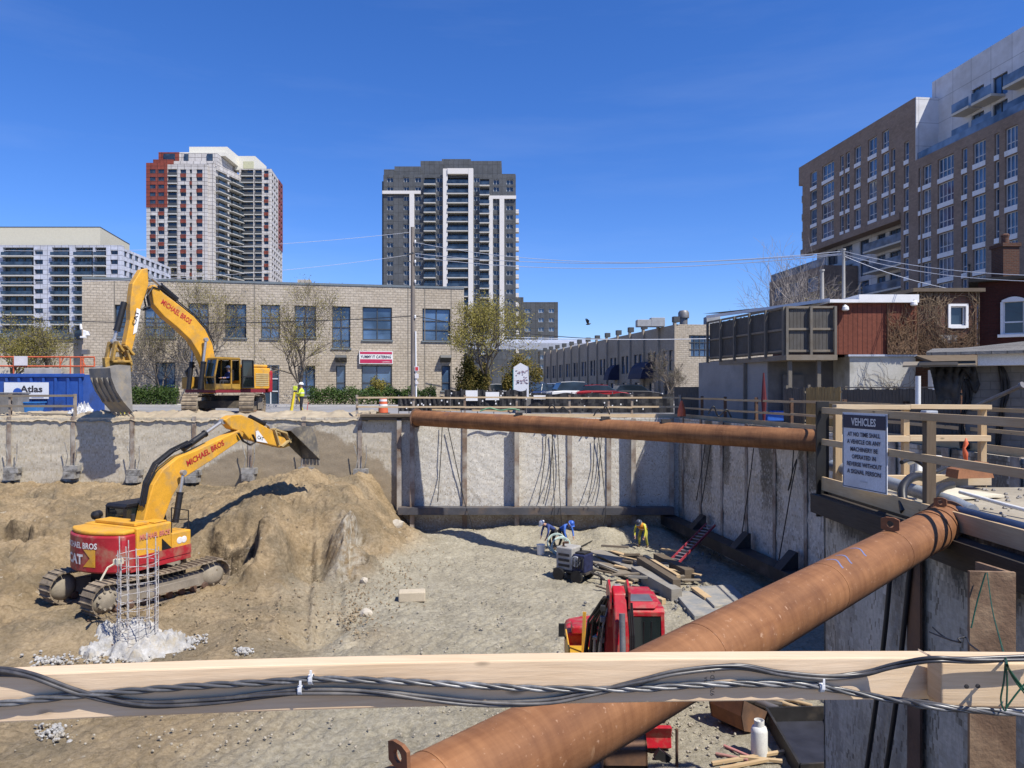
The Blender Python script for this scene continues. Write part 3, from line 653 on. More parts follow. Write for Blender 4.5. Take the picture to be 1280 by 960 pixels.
# ---- red and white tower
panel = brickmat('white_cladding', (.60, .58, .56), (.52, .50, .49), (.16, .15, .15), 2.6, 1.5, .09, 0, .6, .1, .15, 1)
redclad = brickmat('red_cladding', (.27, .065, .045), (.22, .055, .04), (.08, .03, .025), 2.6, 1.5, .09, 0, .6, .1, .2, 1)
roofwhite = mat('cream_plaster', (.68, .66, .58), .8, .04)
D = 280.0; sc = D/F
rt = thing('red_white_tower', 'high rise tower with red and white chequered cladding and stacked balconies', 'apartment tower', (-125, 290, 0))
f = Face((P(183, 0, D).x, D), (P(262, 0, D).x, D))
def ax(zx): return (zx/5.05+180-183)*sc
def zy(y): return CZ-(165+y/5.05-HY)*sc
rows = 17; pitch = 48.2; wn_, bn, red = [], [], []
for ci, (c0, c1) in enumerate(((37, 74), (90, 127), (229, 266), (288, 303), (331, 369))):
    for i in range(rows):
        y = 236+pitch*i
        wn_.append((ax(c0), ax(c1), zy(y+25), zy(y)))
        if (i+ci) % 2 == 0 and not (ci < 2 and i < 5): red.append((ax(c0), ax(c1), zy(y+pitch-.5), zy(y+25.5)))
for i in range(rows): bn.append((ax(150), ax(208), zy(236+pitch*i+36), zy(236+pitch*i)))
hole_b = [(ax(150), ax(208), zy(236+pitch*(rows-1)+40), zy(234))]
mb = f.wall(MB(), ax(15), ax(400), 0, zy(205), wn_+hole_b, .8, 26); 
f.box(mb, ax(42), ax(440), zy(205)+.02, zy(172), -24, -2.2); f.box(mb, ax(66), ax(440), zy(172)+.02, zy(115), -24, -3.5); f.box(mb, ax(400), ax(432), 0, zy(190), -24, -1.2)
mb.build('white_wall', panel, rt, fix=False)
mb = MB(); f.box(mb, ax(14), ax(147), zy(476), zy(195), -10, -.02)
holes_ = [w for w in wn_ if w[0] < ax(130) and w[3] > zy(476)]
rm = f.wall(MB(), ax(14), ax(148), zy(476), zy(195), [], .3, 6); rm.v = [tuple(V(p)+f.n*.1) for p in rm.v]
rw = MB()
A_ = [w for w in wn_ if w[0] < ax(130) and w[2] > zy(476)]
f2 = Face((f.A+f.n*.12)[:2], (f.B+f.n*.12)[:2]); f2.wall(rw, ax(14), ax(148), zy(476), zy(195), A_, .25, .55)
f.box(rw, ax(42), ax(170), zy(205)+.05, zy(163), -6, -1.9); f.box(rw, ax(66), ax(196), zy(172)+.05, zy(110), -7, -3.2)
rw.build('red_cladding', redclad, rt, fix=False)
for h in red: rq = MB(); f.box(rq, h[0], h[1], h[2], h[3], .01, .09); rq.build('red_spandrel', redclad, rt, fix=False)
mb = MB(); f.box(mb, ax(112), ax(470), zy(115)+.02, zy(90), -20, -7)
f.box(mb, ax(220), ax(468), zy(90)+.02, zy(44), -28, -9); mb.build('penthouse', roofwhite, rt)
pl = Pool(rt, 'window', [frame_dark, glass])
for h in wn_: pl.add(f.win(h, .12 if h in A_ else .5, 2, 1, .12), h[1]-h[0])
for x0, x1, o in ((100, 172, -3.19), (230, 256, -3.4), (375, 412, -3.4)): 
    mb = MB(); mb.mat(1); f.box(mb, ax(x0), ax(x1), zy(165), zy(122), o, o+.3); pl.add(mb, 9)
pl.flush()
slab = MATS['balcony_slab']
pb = Pool(rt, 'balcony', [slab, glass, frame_dark])
for a0, a1, z0, z1 in bn:
    mb = MB(); f.box(mb, a0+.05, a1-.05, z0-.5, z0-.05, -.75, .25); f.box(mb.mat(1), a0+.1, a1-.1, z0-.05, z1, -.78, -.72); f.box(mb.mat(2), a0+.1, a1-.1, z0, z0+1.1, .1, .16); pb.add(mb, 5)
# its right flank with balconies
g = Face(((f.pt(ax(432), 0)).x, 281.5), (P(302, 0, 299).x, 299))
rows2 = 18; hs_ = []
for a0, a1 in ((.06, .46), (.54, .98)): hs_.append((g.L*a0, g.L*a1, 5, zy(190)-2))
mb = g.wall(MB(), 0, g.L, 0, zy(185), hs_, 1.2, 12); mb.build('white_wall', panel, rt, fix=False)
for a0, a1 in ((.06, .46), (.54, .98)):
    for i in range(rows2):
        z = zy(190)-4.6-i*2.97; mb = MB(); g.box(mb, g.L*a0-.2, g.L*a1+.2, z-.28, z, -1.1, 1.7); g.box(mb.mat(1), g.L*a0, g.L*a1, z+.05, z+2.5, -1.18, -1.1); g.box(mb.mat(1), g.L*a0-.1, g.L*a1+.1, z+.1, z+1.1, 1.6, 1.64); g.box(mb.mat(2), g.L*(a0+a1)/2-.5, g.L*(a0+a1)/2+.5, z, z+2.6, -1.09, -.8); pb.add(mb, 8)
# second volume behind
D2 = 298.0; h2 = Face((P(299, 0, D2).x, D2), (P(339, 0, D2).x, D2)); s2 = D2/F
def ax2(zx): return (zx/5.05+180-299)*s2
def zy2(y): return CZ-(165+y/5.05-HY)*s2
ww, b2, hb = [], [], []
for i in range(18):
    y = 243+40.6*i; ww.append((ax2(757), ax2(786), zy2(y+20), zy2(y)))
hb = [(ax2(612), ax2(690), 5, zy2(238)), (ax2(700), ax2(744), 5, zy2(238))]
mb = h2.wall(MB(), 0, h2.L, 0, zy2(232), ww+hb, .9, 1.2); mb.build('white_wall', panel, rt, fix=False)
for a0, a1, _, _ in hb:
    for i in range(18):
        z = zy2(243+40.6*i+32); mb = MB(); h2.box(mb, a0+.03, a1-.03, z-.35, z, -.8, .3); h2.box(mb.mat(1), a0+.05, a1-.05, z, z+2.3, -.88, -.82); h2.box(mb.mat(2), a0+.05, a1-.05, z+.1, z+1.05, .2, .25); pb.add(mb, 6)
pb.flush()
for i in range(0, 18, 2): rr = MB(); h2.box(rr, ax2(757), ax2(786), zy2(243+40.6*i+40), zy2(243+40.6*i+20.5), .01, .09); rr.build('red_spandrel', redclad, rt, fix=False)
q = Face((P(339, 0, D2).x, D2), (P(353, 0, 322).x, 322)); ww2 = []
for k in range(5):
    for i in range(18): ww2.append((q.L*(.06+.19*k), q.L*(.06+.19*k)+3.0, zy2(250+40.6*i+20), zy2(250+40.6*i)))
mb = q.wall(MB(), 0, q.L, 0, zy2(232), ww2, .5, .6); mb.build('white_wall', panel, rt, fix=False)
mb = MB(); q.wall(mb, q.L*.62, q.L+.1, zy2(690), zy2(231), [w for w in ww2 if w[0] > q.L*.6 and w[2] > zy2(690)], .3, .4); mb.v = [tuple(V(p)+q.n*.15) for p in mb.v]
mb.build('red_cladding', redclad, rt, fix=False)
pl = Pool(rt, 'window', [frame_dark, glass])
for h in ww: pl.add(h2.win(h, .5, 2, 1, .12))
for h in ww2: pl.add(q.win(h, .4, 1, 1, .12), .5)
big = MB()
for _, _, m_ in pl.l: big.join(m_)
tag(big.build('window', [frame_dark, glass], rt, fix=False, uv=False), kind='stuff')
mb = MB(); h2.box(mb, ax2(560), ax2(690), zy2(230), zy2(142), -16, -2); mb.prism([h2.pt(ax2(690), zy2(230), -2), h2.pt(ax2(690)-1.6, zy2(230), -22), h2.pt(ax2(620), zy2(230), -22), h2.pt(ax2(620), zy2(230), -16.1)], (0, 0, zy2(142)-zy2(230))); mb.build('penthouse', roofwhite, rt)
mb = MB(); h2.box(mb, ax2(616), ax2(682), zy2(222), zy2(176), -1.98, -1.9); mb.build('louvre', mat('louvre_green', (.5, .5, .34), .8, .04), rt)
# ---- blue white slab block at far left
D = 225.0; f = Face((P(-90, 0, D).x, D), (P(152, 0, D).x, D)); sc = D/F
whitepan = brickmat('blue_white_cladding', (.55, .58, .68), (.48, .51, .60), (.12, .12, .14), 2.2, 1.5, .06, 0, .6, .1, .15, 1)
sb_ = thing('slab_block', 'wide white and blue-grey apartment block with long balconies and a cream roof storey', 'apartment block', (-150, D, 0))
def ax(zx): return (zx/5.82-(-90))*sc
def zy(y): return CZ-(270+y/5.82-HY)*sc
hs_, bal, wn_ = [], [], []
for c0, c1 in ((-500, -330), (-290, -110), (20, 245), (378, 505), (545, 676), (690, 772)):
    hs_.append((ax(c0), ax(c1), 3, zy(228)))
    for i in range(9): bal.append((ax(c0), ax(c1), zy(228+71*i+62)))
for c0, c1 in ((250, 312), (803, 856)):
    for i in range(9): wn_.append((ax(c0), ax(c1), zy(280+71*i), zy(246+71*i)))
mb = f.wall(MB(), 0, f.L, 0, zy(212), hs_+wn_, 1.3, 1.6); mb.build('wall', whitepan, sb_, fix=False)
pl = Pool(sb_, 'balcony', [slab, glass, frame_dark])
for a0, a1, z in bal:
    mb = MB(); f.box(mb, a0-.1, a1+.1, z-.35, z, -1.2, .9); f.box(mb.mat(1), a0, a1, z, z+2.6, -1.28, -1.2); f.box(mb.mat(1), a0-.05, a1+.05, z+.1, z+1.1, .8, .85); mb.mat(2)
    for i in range(4): a = a0+(a1-a0)*(i+.5)/4; f.box(mb, a-.3, a+.3, z, z+2.55, -1.19, -1.05)
    pl.add(mb, a1-a0)
pl.flush()
g = Face((P(152, 0, D).x, D), (P(213.5, 0, 262).x, 262)); gw = []
for k in range(9):
    for i in range(7): gw.append((g.L*(.03+.108*k), g.L*(.03+.108*k)+2.6, zy(285+71*i), zy(246+71*i)))
mb = g.wall(MB(), 0, g.L, 0, zy(228), gw, .5, .6); mb.build('wall', whitepan, sb_, fix=False)
pl = Pool(sb_, 'window', [frame_dark, glass])
for h in wn_: pl.add(f.win(h, .6, 2, 1, .1), 3)
for h in gw: pl.add(g.win(h, .4, 1, 1, .1), 1)
pl.flush()
mb = MB(); a = ax(688); mb.prism([f.pt(a-75, zy(210), -3), f.pt(a, zy(210), -3), f.pt(a-5, zy(210), -30), f.pt(a-75, zy(210), -30)], (0, 0, zy(66)-zy(210))); mb.build('roof_storey', mat('cream_cladding', (.58, .55, .44), .8, .05), sb_)
mb = MB(); a = ax(688); mb.prism([f.pt(a-75, zy(66), -2.9), f.pt(a+.1, zy(66), -2.9), f.pt(a-4.9, zy(66), -30), f.pt(a-75, zy(66), -30)], (0, 0, zy(62)-zy(66))); f.box(mb, ax(80), ax(160), zy(62), zy(52), -8, -5); mb.build('roof_edge', frame_dark, sb_)
# ---- long beige building to the right, running away
c0 = (15.95, 70); f = Face((P(681, 0, 123).x, 123), c0)
lb = thing('long_brick_building', 'long low beige brick building with pilasters and paired windows beyond the parking lot', 'building', (10, 90, .5))
beige = brickmat('beige_brick', (.45, .39, .31), (.39, .335, .27), (.25, .22, .18), .3, .1, .01, .5, bump=.3, var=.15, grain=3)
ws = []; lows = []
zt, zb = 5.5, 3.45; n = 13
for k in range(n):
    b0 = f.L*(.012+k*.0765*1.0)
    for o in (.6, 2.1): ws.append((b0+o, b0+o+1.1, zb, zt))
    if k > 2: lows.append((b0+.9, b0+2.3, 1.0, 2.4))
mb = f.wall(MB(), 0, f.L, .3, 7.95, ws+lows, .2, 14, True); mb.build('wall', beige, lb, fix=False)
for k in range(n+1):
    a = f.L*(.004+k*.0765); m_ = MB(); f.box(m_, a-.22, a+.22, .4, 8.15, .01, .22)
    m_.build('pilaster', beige, lb); m2 = MB(); f.box(m2, a-.28, a+.28, 8.16, 8.7, -.3, .28); m2.build('roof_vent', frame_dark, lb)
pl = Pool(lb, 'window', [frame_dark, skyglass])
for h in ws+lows: pl.add(f.win(h, .18, 1, 2, .07))
pl.flush()
g = Face(c0, (c0[0]+9, 70.8)); br = g.rect(861, 419, 889, 446)
mb = g.wall(MB(), 0, g.L, .3, 7.95, [br], .2, 12); mb.build('wall', blockm, lb, fix=False)
g.win(br, .18, 4, 3, .07).build('window', [frame_dark, skyglass], lb, uv=False, fix=False)
for px in (768, 800):
    a = f.hit(px, 470)[0]; w_ = 1.1 if px == 768 else 2.4
    m_ = MB(); pr = [(0, 2.75), (0, 4.6), (.5, 4.5), (1.0, 4.0), (1.3, 3.3), (1.4, 2.75)]
    m_.prism([f.pt(a, z, o+.02) for o, z in pr], f.u*w_*1.6); m_.build('awning', mat('navy_awning', (.02, .025, .06), .7), lb)
m_ = MB(); c = V((17.4, 73, 8)); m_.lathe([(.4, 0), (.4, .8), (.55, .85), (.55, 1.4), (.4, 1.6), (.1, 1.65)], c, 18); m_.build('roof_fan', greysteel, lb, smooth=40)
for dx, s_ in ((-2.6, .9), (3.0, 1.0), (-4.0, .7)): m_ = MB(); m_.box((17.4+dx, 73.5, 8+s_/2), (1.4, 1.2, s_)); m_.build('roof_unit', mat('unit_grey', (.35, .36, .37), .6), lb, bevel=.03)
# pale canopy roof far behind
cp = thing('pale_canopy', 'long pale grey metal canopy roof between the tree and the beige building', 'canopy', (12, 132, 0))
m_ = MB(); z = 9.4; x0 = P(575, 0, 132).x; x1 = P(745, 0, 132).x
m_.prism([(x0, 130, z-.5), (x0, 130, z+.6), (x0, 150, z+2.6), (x0, 150, z+1.6)], (x1-x0, 0, 0)); m_.build('roof', brickmat('ribbed_metal', (.42, .45, .52), (.38, .41, .48), (.3, .32, .38), .6, 60, .03, 0, .5, .3, .1, 1), cp)
for x in np.linspace(x0+1, x1-1, 6): m_ = MB(); m_.box((x, 140, 4.5), (.4, .4, 9)); m_.build('column', conc, cp)
# ---- brick condo at right, in shade
f = Face((47.2, 117), (47.2+1.0915*7.2, 117-10*7.2))
cd = thing('brick_condo', 'big brown brick apartment block with tall window strips and a white top storey, at right', 'apartment block', (50, 85, 0))
brn = brickmat('brown_brick', (.31, .235, .185), (.26, .195, .155), (.22, .175, .145), .5, .2, .012, .5, bump=.2, var=.15, grain=2)
def A_(px): return f.hit(px, 400)[0]
aj = A_(1144); ztop, zlow, zrec = 38.0, 30.1, 24.3
cl = [(1013, 1021, 1), (1027.5, 1042.5, 3), (1050, 1054.5, 1), (1057, 1062, 1), (1068, 1076, 2), (1085, 1096, 2), (1102.5, 1111, 2), (1114, 1119, 1), (1130, 1136, 1)]
cr = [(1148, 1151, 1), (1153.5, 1164, 2), (1172, 1192, 4), (1202, 1209, 1), (1216, 1232, 3), (1243, 1249, 1), (1256, 1272, 3), (1285, 1300, 3)]
H1, H2 = [], []; fl = 2.95
for x0, x1, c in cl:
    for i in range(5):
        if i == 0 and c == 1 and x0 > 1100: continue
        zt = ztop-2.0-fl*i; lo_ = zrec+.4 if x0 < 1120 else 3
        if zt-2.3 > lo_: H1.append((A_(x0), A_(x1), zt-2.35, zt, c))
xt = 16
for i in range(5, 13): H1.append((A_(1130), A_(1136), ztop-2-fl*i-2.35, ztop-2-fl*i, 1))
for x0, x1, c in cr:
    for i in range(10): 
        zt = zlow-1.2-fl*i
        if zt > 3: H2.append((A_(x0), A_(x1), zt-2.35, zt, c))
ae = A_(1126)
mb = f.wall(MB(), 0, ae, zrec, ztop, [h[:4] for h in H1 if h[0] < ae-.5], .35, 18); mb.quad(f.pt(0, zrec), f.pt(ae, zrec), f.pt(ae, zrec, -18), f.pt(0, zrec, -18))
f.wall(mb, ae, aj, 0, ztop, [h[:4] for h in H1 if h[0] >= ae-.5], .35, 18)
f.wall(mb, aj, f.L, 0, zlow, [h[:4] for h in H2], .35, 18); mb.build('brick_wall', brn, cd, fix=False)
mb = MB(); f.box(mb, -.2, ae, zrec-.9, zrec-.01, -1.5, .25); f.box(mb, -1.2, 0, ztop-3.0, ztop, -3, .0); mb.build('brick_band', brn, cd)
pl = Pool(cd, 'window', [frame_light, skyglass, white])
for h in H1+H2:
    m_ = f.win(h[:4], .3, h[4], 1, .09, [0, .32, 1]); m_.mat(2); f.box(m_, h[0], h[1], h[2]-.55, h[2]-.003, .01, .07); pl.add(m_, (h[1]-h[0])*(2 if h in H2 else 1))
pl.flush()
wcl = brickmat('white_panel', (.66, .67, .7), (.62, .63, .66), (.3, .31, .33), 3.0, 2.9, .03, 0, .6, .1, .1, 1)
# set back white top
up = [];
for x0, x1 in ((1170, 1184), (1194, 1211), (1232, 1252), (1262, 1285)):
    for i in range(2): up.append((A_(x0)+2, A_(x1)+2, zlow+1.1+i*3.0, zlow+3.5+i*3.0))
fb = Face((f.A-f.n*3.0)[:2], (f.B-f.n*3.0)[:2])
mb = fb.wall(MB(), aj-.2, f.L, zlow, ztop+.2, up, .3, 14); fb.wall(mb, aj-1.0, f.L-2, ztop+.2, ztop+2.4, (), .2, 12); 
f.box(mb, aj+.02, aj+.14, zlow+.01, ztop-.02, -3.0, -.02); mb.build('white_storey', wcl, cd, fix=False)
mb = MB(); fb.box(mb, aj+26, f.L, ztop+2.42, ztop+5.2, -10, -2.0); mb.build('roof_storey', wcl, cd)
for a0, a1, z0, z1 in up:
    m_ = MB(); fb.box(m_, a0-1.2, a1-.3, z0-.3, z0-.02, .05, 1.7); fb.box(m_.mat(1), a0-1.15, a1-.35, z0+.02, z0+1.05, 1.64, 1.67); fb.box(m_, a0-1.15, a0-1.12, z0+.02, z0+1.05, .1, 1.63); m_.build('balcony', [mat('balcony_pale', (.6, .57, .5), .8, .05), glassmat('balcony_glass', (.1, .14, .2), .05, .8)], cd)
    fb.win((a0, a1, z0, z1), .28, 2, 1, .1).build('window', [frame_dark, skyglass], cd, fix=False, uv=False)
mb = MB(); f.box(mb, aj, f.L, zlow+.01, zlow+.9, -.3, -.2); mb.build('terrace_rail', MATS['balcony_glass'], cd)
# recessed lower floors
fr = Face((f.A-f.n*2.2)[:2], (f.B-f.n*2.2)[:2]); rw_ = []
for x0, x1 in ((1018, 1030), (1036, 1048), (1057, 1068), (1078, 1088), (1093, 1107), (1112, 1125)):
    for i in range(4): rw_.append((A_(x0), A_(x1), zrec-3.3-fl*i, zrec-1.1-fl*i))
mb = fr.wall(MB(), .5, ae, 0, zrec-.02, rw_, .3, 12); mb.build('white_wall', wcl, cd, fix=False)
for h in rw_: fr.win(h, .28, 2, 1, .1).build('window', [frame_dark, skyglass], cd, fix=False, uv=False)
for i in range(4):
    z = zrec-3.4-fl*i; m_ = MB(); fr.box(m_, A_(1076), ae-.3, z-.25, z-.02, .05, 1.9); fr.box(m_.mat(1), A_(1076), ae-.3, z+.02, z+1.05, 1.84, 1.87); m_.build('balcony', [MATS['balcony_pale'], MATS['balcony_glass']], cd)
pd = Face((f.A+f.n*3.2+f.u*-5)[:2], (f.A+f.n*3.2+f.u*A_(1056))[:2]); zp = zrec-4.6; pw = []
for k in range(int(pd.L/5.4)):
    for i in range(3): pw.append((1.5+5.4*k, 4.6+5.4*k, zp-3.4-3*i, zp-1.2-3*i))
mb = pd.wall(MB(), 0, pd.L, 0, zp, pw, .3, 5.2); mb.build('podium', brn, cd, fix=False)
for h in pw: pd.win(h, .28, 2, 1, .1).build('window', [frame_light, skyglass], cd, fix=False, uv=False)
mb = MB(); pd.box(mb, 0, pd.L, zp+.01, zp+1.2, -.3, -.22); mb.build('terrace_rail', MATS['balcony_glass'], cd)
mb = MB(); f.box(mb, -1.2, -.05, 26, 26.2, -3, -.5); 
for z in (26.3, 29.2, 32.2): f.box(mb, -1.2, -.05, z, z+.2, -4, -.5); f.box(mb, -1.2, -1.15, z+.21, z+1.2, -4, -.5)
mb.build('balcony', slab, cd)
# ================================================================ sheds and houses at right
brownm = brickmat('brown_boards', (.2, .06, .035), (.165, .05, .03), (.07, .02, .015), .2, 30, .014, 0, .7, .5, .25, 6)
f = Face((13.4, 30), (16.85, 30))
sh = thing('board_shed', 'red-brown upright board extension with white parapet above a pale rendered ground floor', 'house', (15, 31, .2))
zu, zt = CZ-(443-HY)*30/F, CZ-(379-HY)*30/F
mb = f.wall(MB(), 0, f.L, zu, zt, (), .2, 7); mb.build('board_wall', brownm, sh)
mb = MB(); Face((14.1, 30.06), (16.85, 30.06)).wall(mb, 0, 2.75, .1, zu-.09, (), .2, 6); mb.build('rendered_wall', mat('pale_render', (.46, .45, .41), .9, .1, 1, dirt=(.25, .24, .2), dfac=.45), sh)
mb = MB(); f.box(mb, .6, f.L, zu-.085, zu-.005, -.3, .05); mb.build('sill_flashing', mat('blue_grey_flashing', (.4, .43, .5), .5), sh)
mb = MB(); f.box(mb, -.25, .95, zt+.005, zt+.14, -6, .22); f.box(mb, .97, 3.45, zt+.01, zt+.34, -6, .2); mb.obox(f.pt(-.25, zt+.05, .2), (-3.2, 7, 0), (0, .1, 0), (0, 0, .14)); mb.build('parapet', white, sh)
for px, py in ((1054, 384), (1139, 378)):
    a, z = f.hit(px, py); mb = MB(); mb.lathe([(.05, .1), (.12, .04), (.14, -.08), (.1, -.12)], f.pt(a, z-.05, .2), 12); mb.cyl(f.pt(a, z+.05, 0), f.pt(a, z+.05, .2), .04); mb.build('flood_lamp', white, sh)
mb = MB(); mb.quad((9.8, 37, zt+.3), (13.2, 30.2, zt+.12), (16.8, 30.2, zt+.12), (16.8, 37, zt+.4)); mb.build('roof', mat('flat_roof_felt', (.2, .19, .18), .9), sh)
def vines(parent, f, a0, a1, z0, z1, n, col, out=.05, seed=1, r0=.012, down=False, skip=None):
    rng = random.Random(seed); mb = MB()
    for i in range(n):
        a = rng.uniform(a0, a1); z = z0 if not down else z1; pts = []; ang = rng.gauss(0, .3); o = out
        for k in range(rng.randint(6, 15)):
            pts.append(f.pt(min(a1, max(a0, a)), min(z1, max(z0, z)), o+rng.uniform(0, .1)))
            ang += rng.gauss(0, .35); a += math.sin(ang)*.18; z += (1 if not down else -1)*abs(math.cos(ang))*.22
            if rng.random() < .2: ang = rng.gauss(0, 1.2)
        if skip and any(skip[0]-.12 < (p-f.A).dot(f.u) < skip[1]+.12 and skip[2]-.12 < p.z < skip[3]+.12 for p in pts): continue
        mb.tube(pts, [r0*(1-.6*k/len(pts)) for k in range(len(pts))], 4, False)
    o = mb.build('vine_stems', mat(col[0], col[1], .9, .3, 5), parent, uv=False, fix=False); tag(o, kind='stuff'); return o
vines(sh, Face((14.1, 30.06), (16.85, 30.06)), .3, 2.7, .2, zu-.15, 60, ('grey_vine', (.17, .14, .11)), .04, 3)
vines(sh, f, 2.2, 3.45, zu, zt, 120, ('tan_vine', (.24, .15, .085)), .04, 4)
# vine covered house
g = Face((16.9, 30.2), (19.5, 30.2)); zt2 = CZ-(366-HY)*30.2/F
vh = thing('vine_house', 'old brick house wall smothered in brown dead vines with one small white window', 'house', (18, 31, .2))
wr_ = g.rect(1187, 383, 1206, 407); vb = brickmat('old_brick', (.16, .07, .045), (.12, .055, .04), (.12, .1, .085), .22, .075, .012, .5, bump=.4, dirt=(.5, .45, .4))
mb = g.wall(MB(), 0, g.L, .1, zt2, [wr_], .12, 8); mb.build('wall', vb, vh, fix=False)
wo = g.win(wr_, .1, 1, 1, .05).build('window', [white, glass], vh, fix=False, uv=False)
m_ = MB()
for r_ in ((wr_[0]-.1, wr_[0], wr_[2]-.1, wr_[3]+.1), (wr_[1], wr_[1]+.1, wr_[2]-.1, wr_[3]+.1), (wr_[0], wr_[1], wr_[3], wr_[3]+.1), (wr_[0], wr_[1], wr_[2]-.12, wr_[2])): g.box(m_, r_[0], r_[1], r_[2], r_[3], .015, .09)
m_.build('frame', white, wo)
vines(vh, g, 0, 2.6, 2.6, zt2+.1, 380, ('brown_vine', (.17, .105, .06)), .05, 5, .013, False, wr_)
vines(vh, g, 0, 2.6, 3.0, zt2+.1, 120, ('light_vine', (.3, .22, .14)), .08, 6, .009, True, wr_)
m_ = MB(); g.box(m_, 1.0, 1.75, wr_[2]-.75, wr_[2]-.4, .02, .04); m_.build('bare_render', mat('patch_render', (.45, .42, .37), .9, .2), vh)
m_ = MB(); m_.obox(g.pt(-.2, zt2+.02, .25), (3.0, 0, 0), (0, 8, 0), (0, 0, .15)); m_.build('roof', darkwood, vh)
m_ = MB(); m_.prism([g.pt(-.1, 2.95, .1), g.pt(-.1, 3.05, .1), g.pt(-.1, 2.55, 2.2), g.pt(-.1, 2.45, 2.2)], (2.7, 0, 0)); m_.build('lean_to_roof', darkwood, vh)
m_ = MB(); g.box(m_, .2, .45, 1.2, 2.4, .6, .9); g.box(m_, .5, .75, 1.2, 2.3, .5, .55); m_.build('porch_door', white, vh)
# dark red brick house and chimney
dh = thing('brick_house', 'dark red brick house with an arched white window and tall brick chimney', 'house', (22, 30, .2))
g = Face((19.75, 30.5), (19.75+.84*8, 30.5-.545*8)); wr_ = (g.hit(1254, 480)[0], g.hit(1281, 480)[0], g.hit(1262, 418)[1], g.hit(1262, 376)[1]); zt3 = CZ-(352-HY)*30.2/F
db = brickmat('dark_red_brick', (.085, .025, .02), (.065, .02, .017), (.06, .03, .025), .22, .075, .01, .5, bump=.3)
mb = g.wall(MB(), 0, g.L, .1, zt3, [wr_], .15, 9); mb.build('wall', db, dh, fix=False)
wo = g.win(wr_, .12, 1, 1, .06, [0, .36, 1]).build('window', [white, glass], dh, fix=False, uv=False); m_ = MB(); a0, a1, z0, z1 = wr_
arc = [g.pt(a0-.06+(a1-a0+.12)*i/10, z1+.02+.14*math.sin(math.pi*i/10), .02) for i in range(11)]; m_.prism([g.pt(a1+.06, z1-.05, .02)]+arc[::-1]+[g.pt(a0-.06, z1-.05, .02)], g.n*.07)
g.box(m_, a0-.1, a0, z0, z1-.05, .02, .09); g.box(m_, a1, a1+.1, z0, z1-.05, .02, .09); g.box(m_, a0-.2, a1+.2, z0-.12, z0, .01, .16); m_.build('frame', white, wo)
m_ = MB(); m_.prism([g.pt(-.35, zt3, .4), g.pt(-.35, zt3+.14, .4), g.pt(-.35, zt3+.3, -9.4), g.pt(-.35, zt3, -9.4)], g.u*9); m_.build('roof', mat('black_shingle', (.04, .038, .036), .9), dh)
m_ = MB(); c = P(1256.5, 340, 32.5); zc = CZ-(308-HY)*32.5/F; m_.box((c.x, 32.5, (zt3+zc)/2), (.72, .8, zc-zt3+.1)); m_.box((c.x, 32.5, zc), (.84, .92, .16)); m_.lathe([(.16, 0), (.15, .3), (.18, .42), (.12, .5)], (c.x, 32.5, zc+.07), 12); m_.build('chimney', vb, dh)
# ---- timber deck on posts with slat fence, grey garage below
dk_ = thing('timber_deck', 'raised grey weathered timber deck with a tall board screen, on wooden posts', 'deck', (11.5, 32, .2))
A1, B1, C1 = V((10.05, 36.6, 0)), V((11.42, 30, 0)), V((13.38, 29.9, 0)); zf, ztp = CZ-(443-HY)*30/F, CZ-(385-HY)*30/F
def screen(A, B, h0, h1, step=.15):
    L = (B-A).length; u = (B-A)/L; mb = MB(); n = V((u.y, -u.x, 0)); k = int(L/step)
    for i in range(k):
        rr_ = random.uniform(-.02, .02); mb.obox(A+u*(i*step)+V((0, 0, h0+.05)), u*(step-.012), n*-.02, (0, 0, h1-h0-.1+rr_))
    mb.build('screen_boards', oldwood, dk_, fix=False)
    mb = MB()
    for z in (h0+.1, h0+(h1-h0)*.52, h1-.02): mb.obox(A+V((0, 0, z))+n*.005, u*L, n*.06, (0, 0, .09))
    mb.build('screen_rail', oldwood_h, dk_)
    k = max(2, int(round(L/1.3)))
    for i in range(k+1): mb = MB(); mb.obox(A+u*(L*i/k-.05)+n*.07+V((0, 0, h0-.1)), u*.1, n*.1, (0, 0, h1-h0+.15)); mb.build('screen_post', woodmat('grey_post', (.19, .175, .15), (.12, .108, .09), True, False) if 'grey_post' not in MATS else MATS['grey_post'], dk_)
screen(A1, B1, zf, ztp); screen(B1, C1, zf, ztp)
mb = MB(); mb.prism([A1+V((0, 0, zf-.25)), B1+V((-.1, -.3, zf-.25)), C1+V((0, -.3, zf-.25)), V((13.38, 36.6, zf-.25))], (0, 0, .22)); mb.build('deck_floor', oldwood_h, dk_)
for x, y in ((11.55, 29.95), (12.75, 29.95), (10.75, 33.2)): mb = MB(); mb.box((x, y, (zf-.25+.1)/2), (.15, .15, zf-.36)); mb.build('deck_post', MATS['grey_post'], dk_)
gg = thing('grey_garage', 'low grey rendered garage in the shade under the timber deck', 'garage', (11.6, 35, .2))
f = Face((9.75, 37.6), (11.2, 31.6)); mb = f.wall(MB(), 0, f.L, .1, 3.0, (), .2, 2.2); mb.build('wall', mat('grey_render', (.3, .295, .29), .9, .1, .6, dirt=(.2, .2, .2), dfac=.4), gg)
mb = MB(); mb.quad((11.25, 31.6, .1), (14.1, 31.6, .1), (14.1, 31.6, 2.9), (11.25, 31.6, 2.9)); mb.box((12.3, 31.5, 1.2), (.9, .1, 2.1)); mb.build('back_wall', mat('shade_render', (.14, .135, .13), .9), gg)  # darker copy of the render, the deck's shade put into its colour
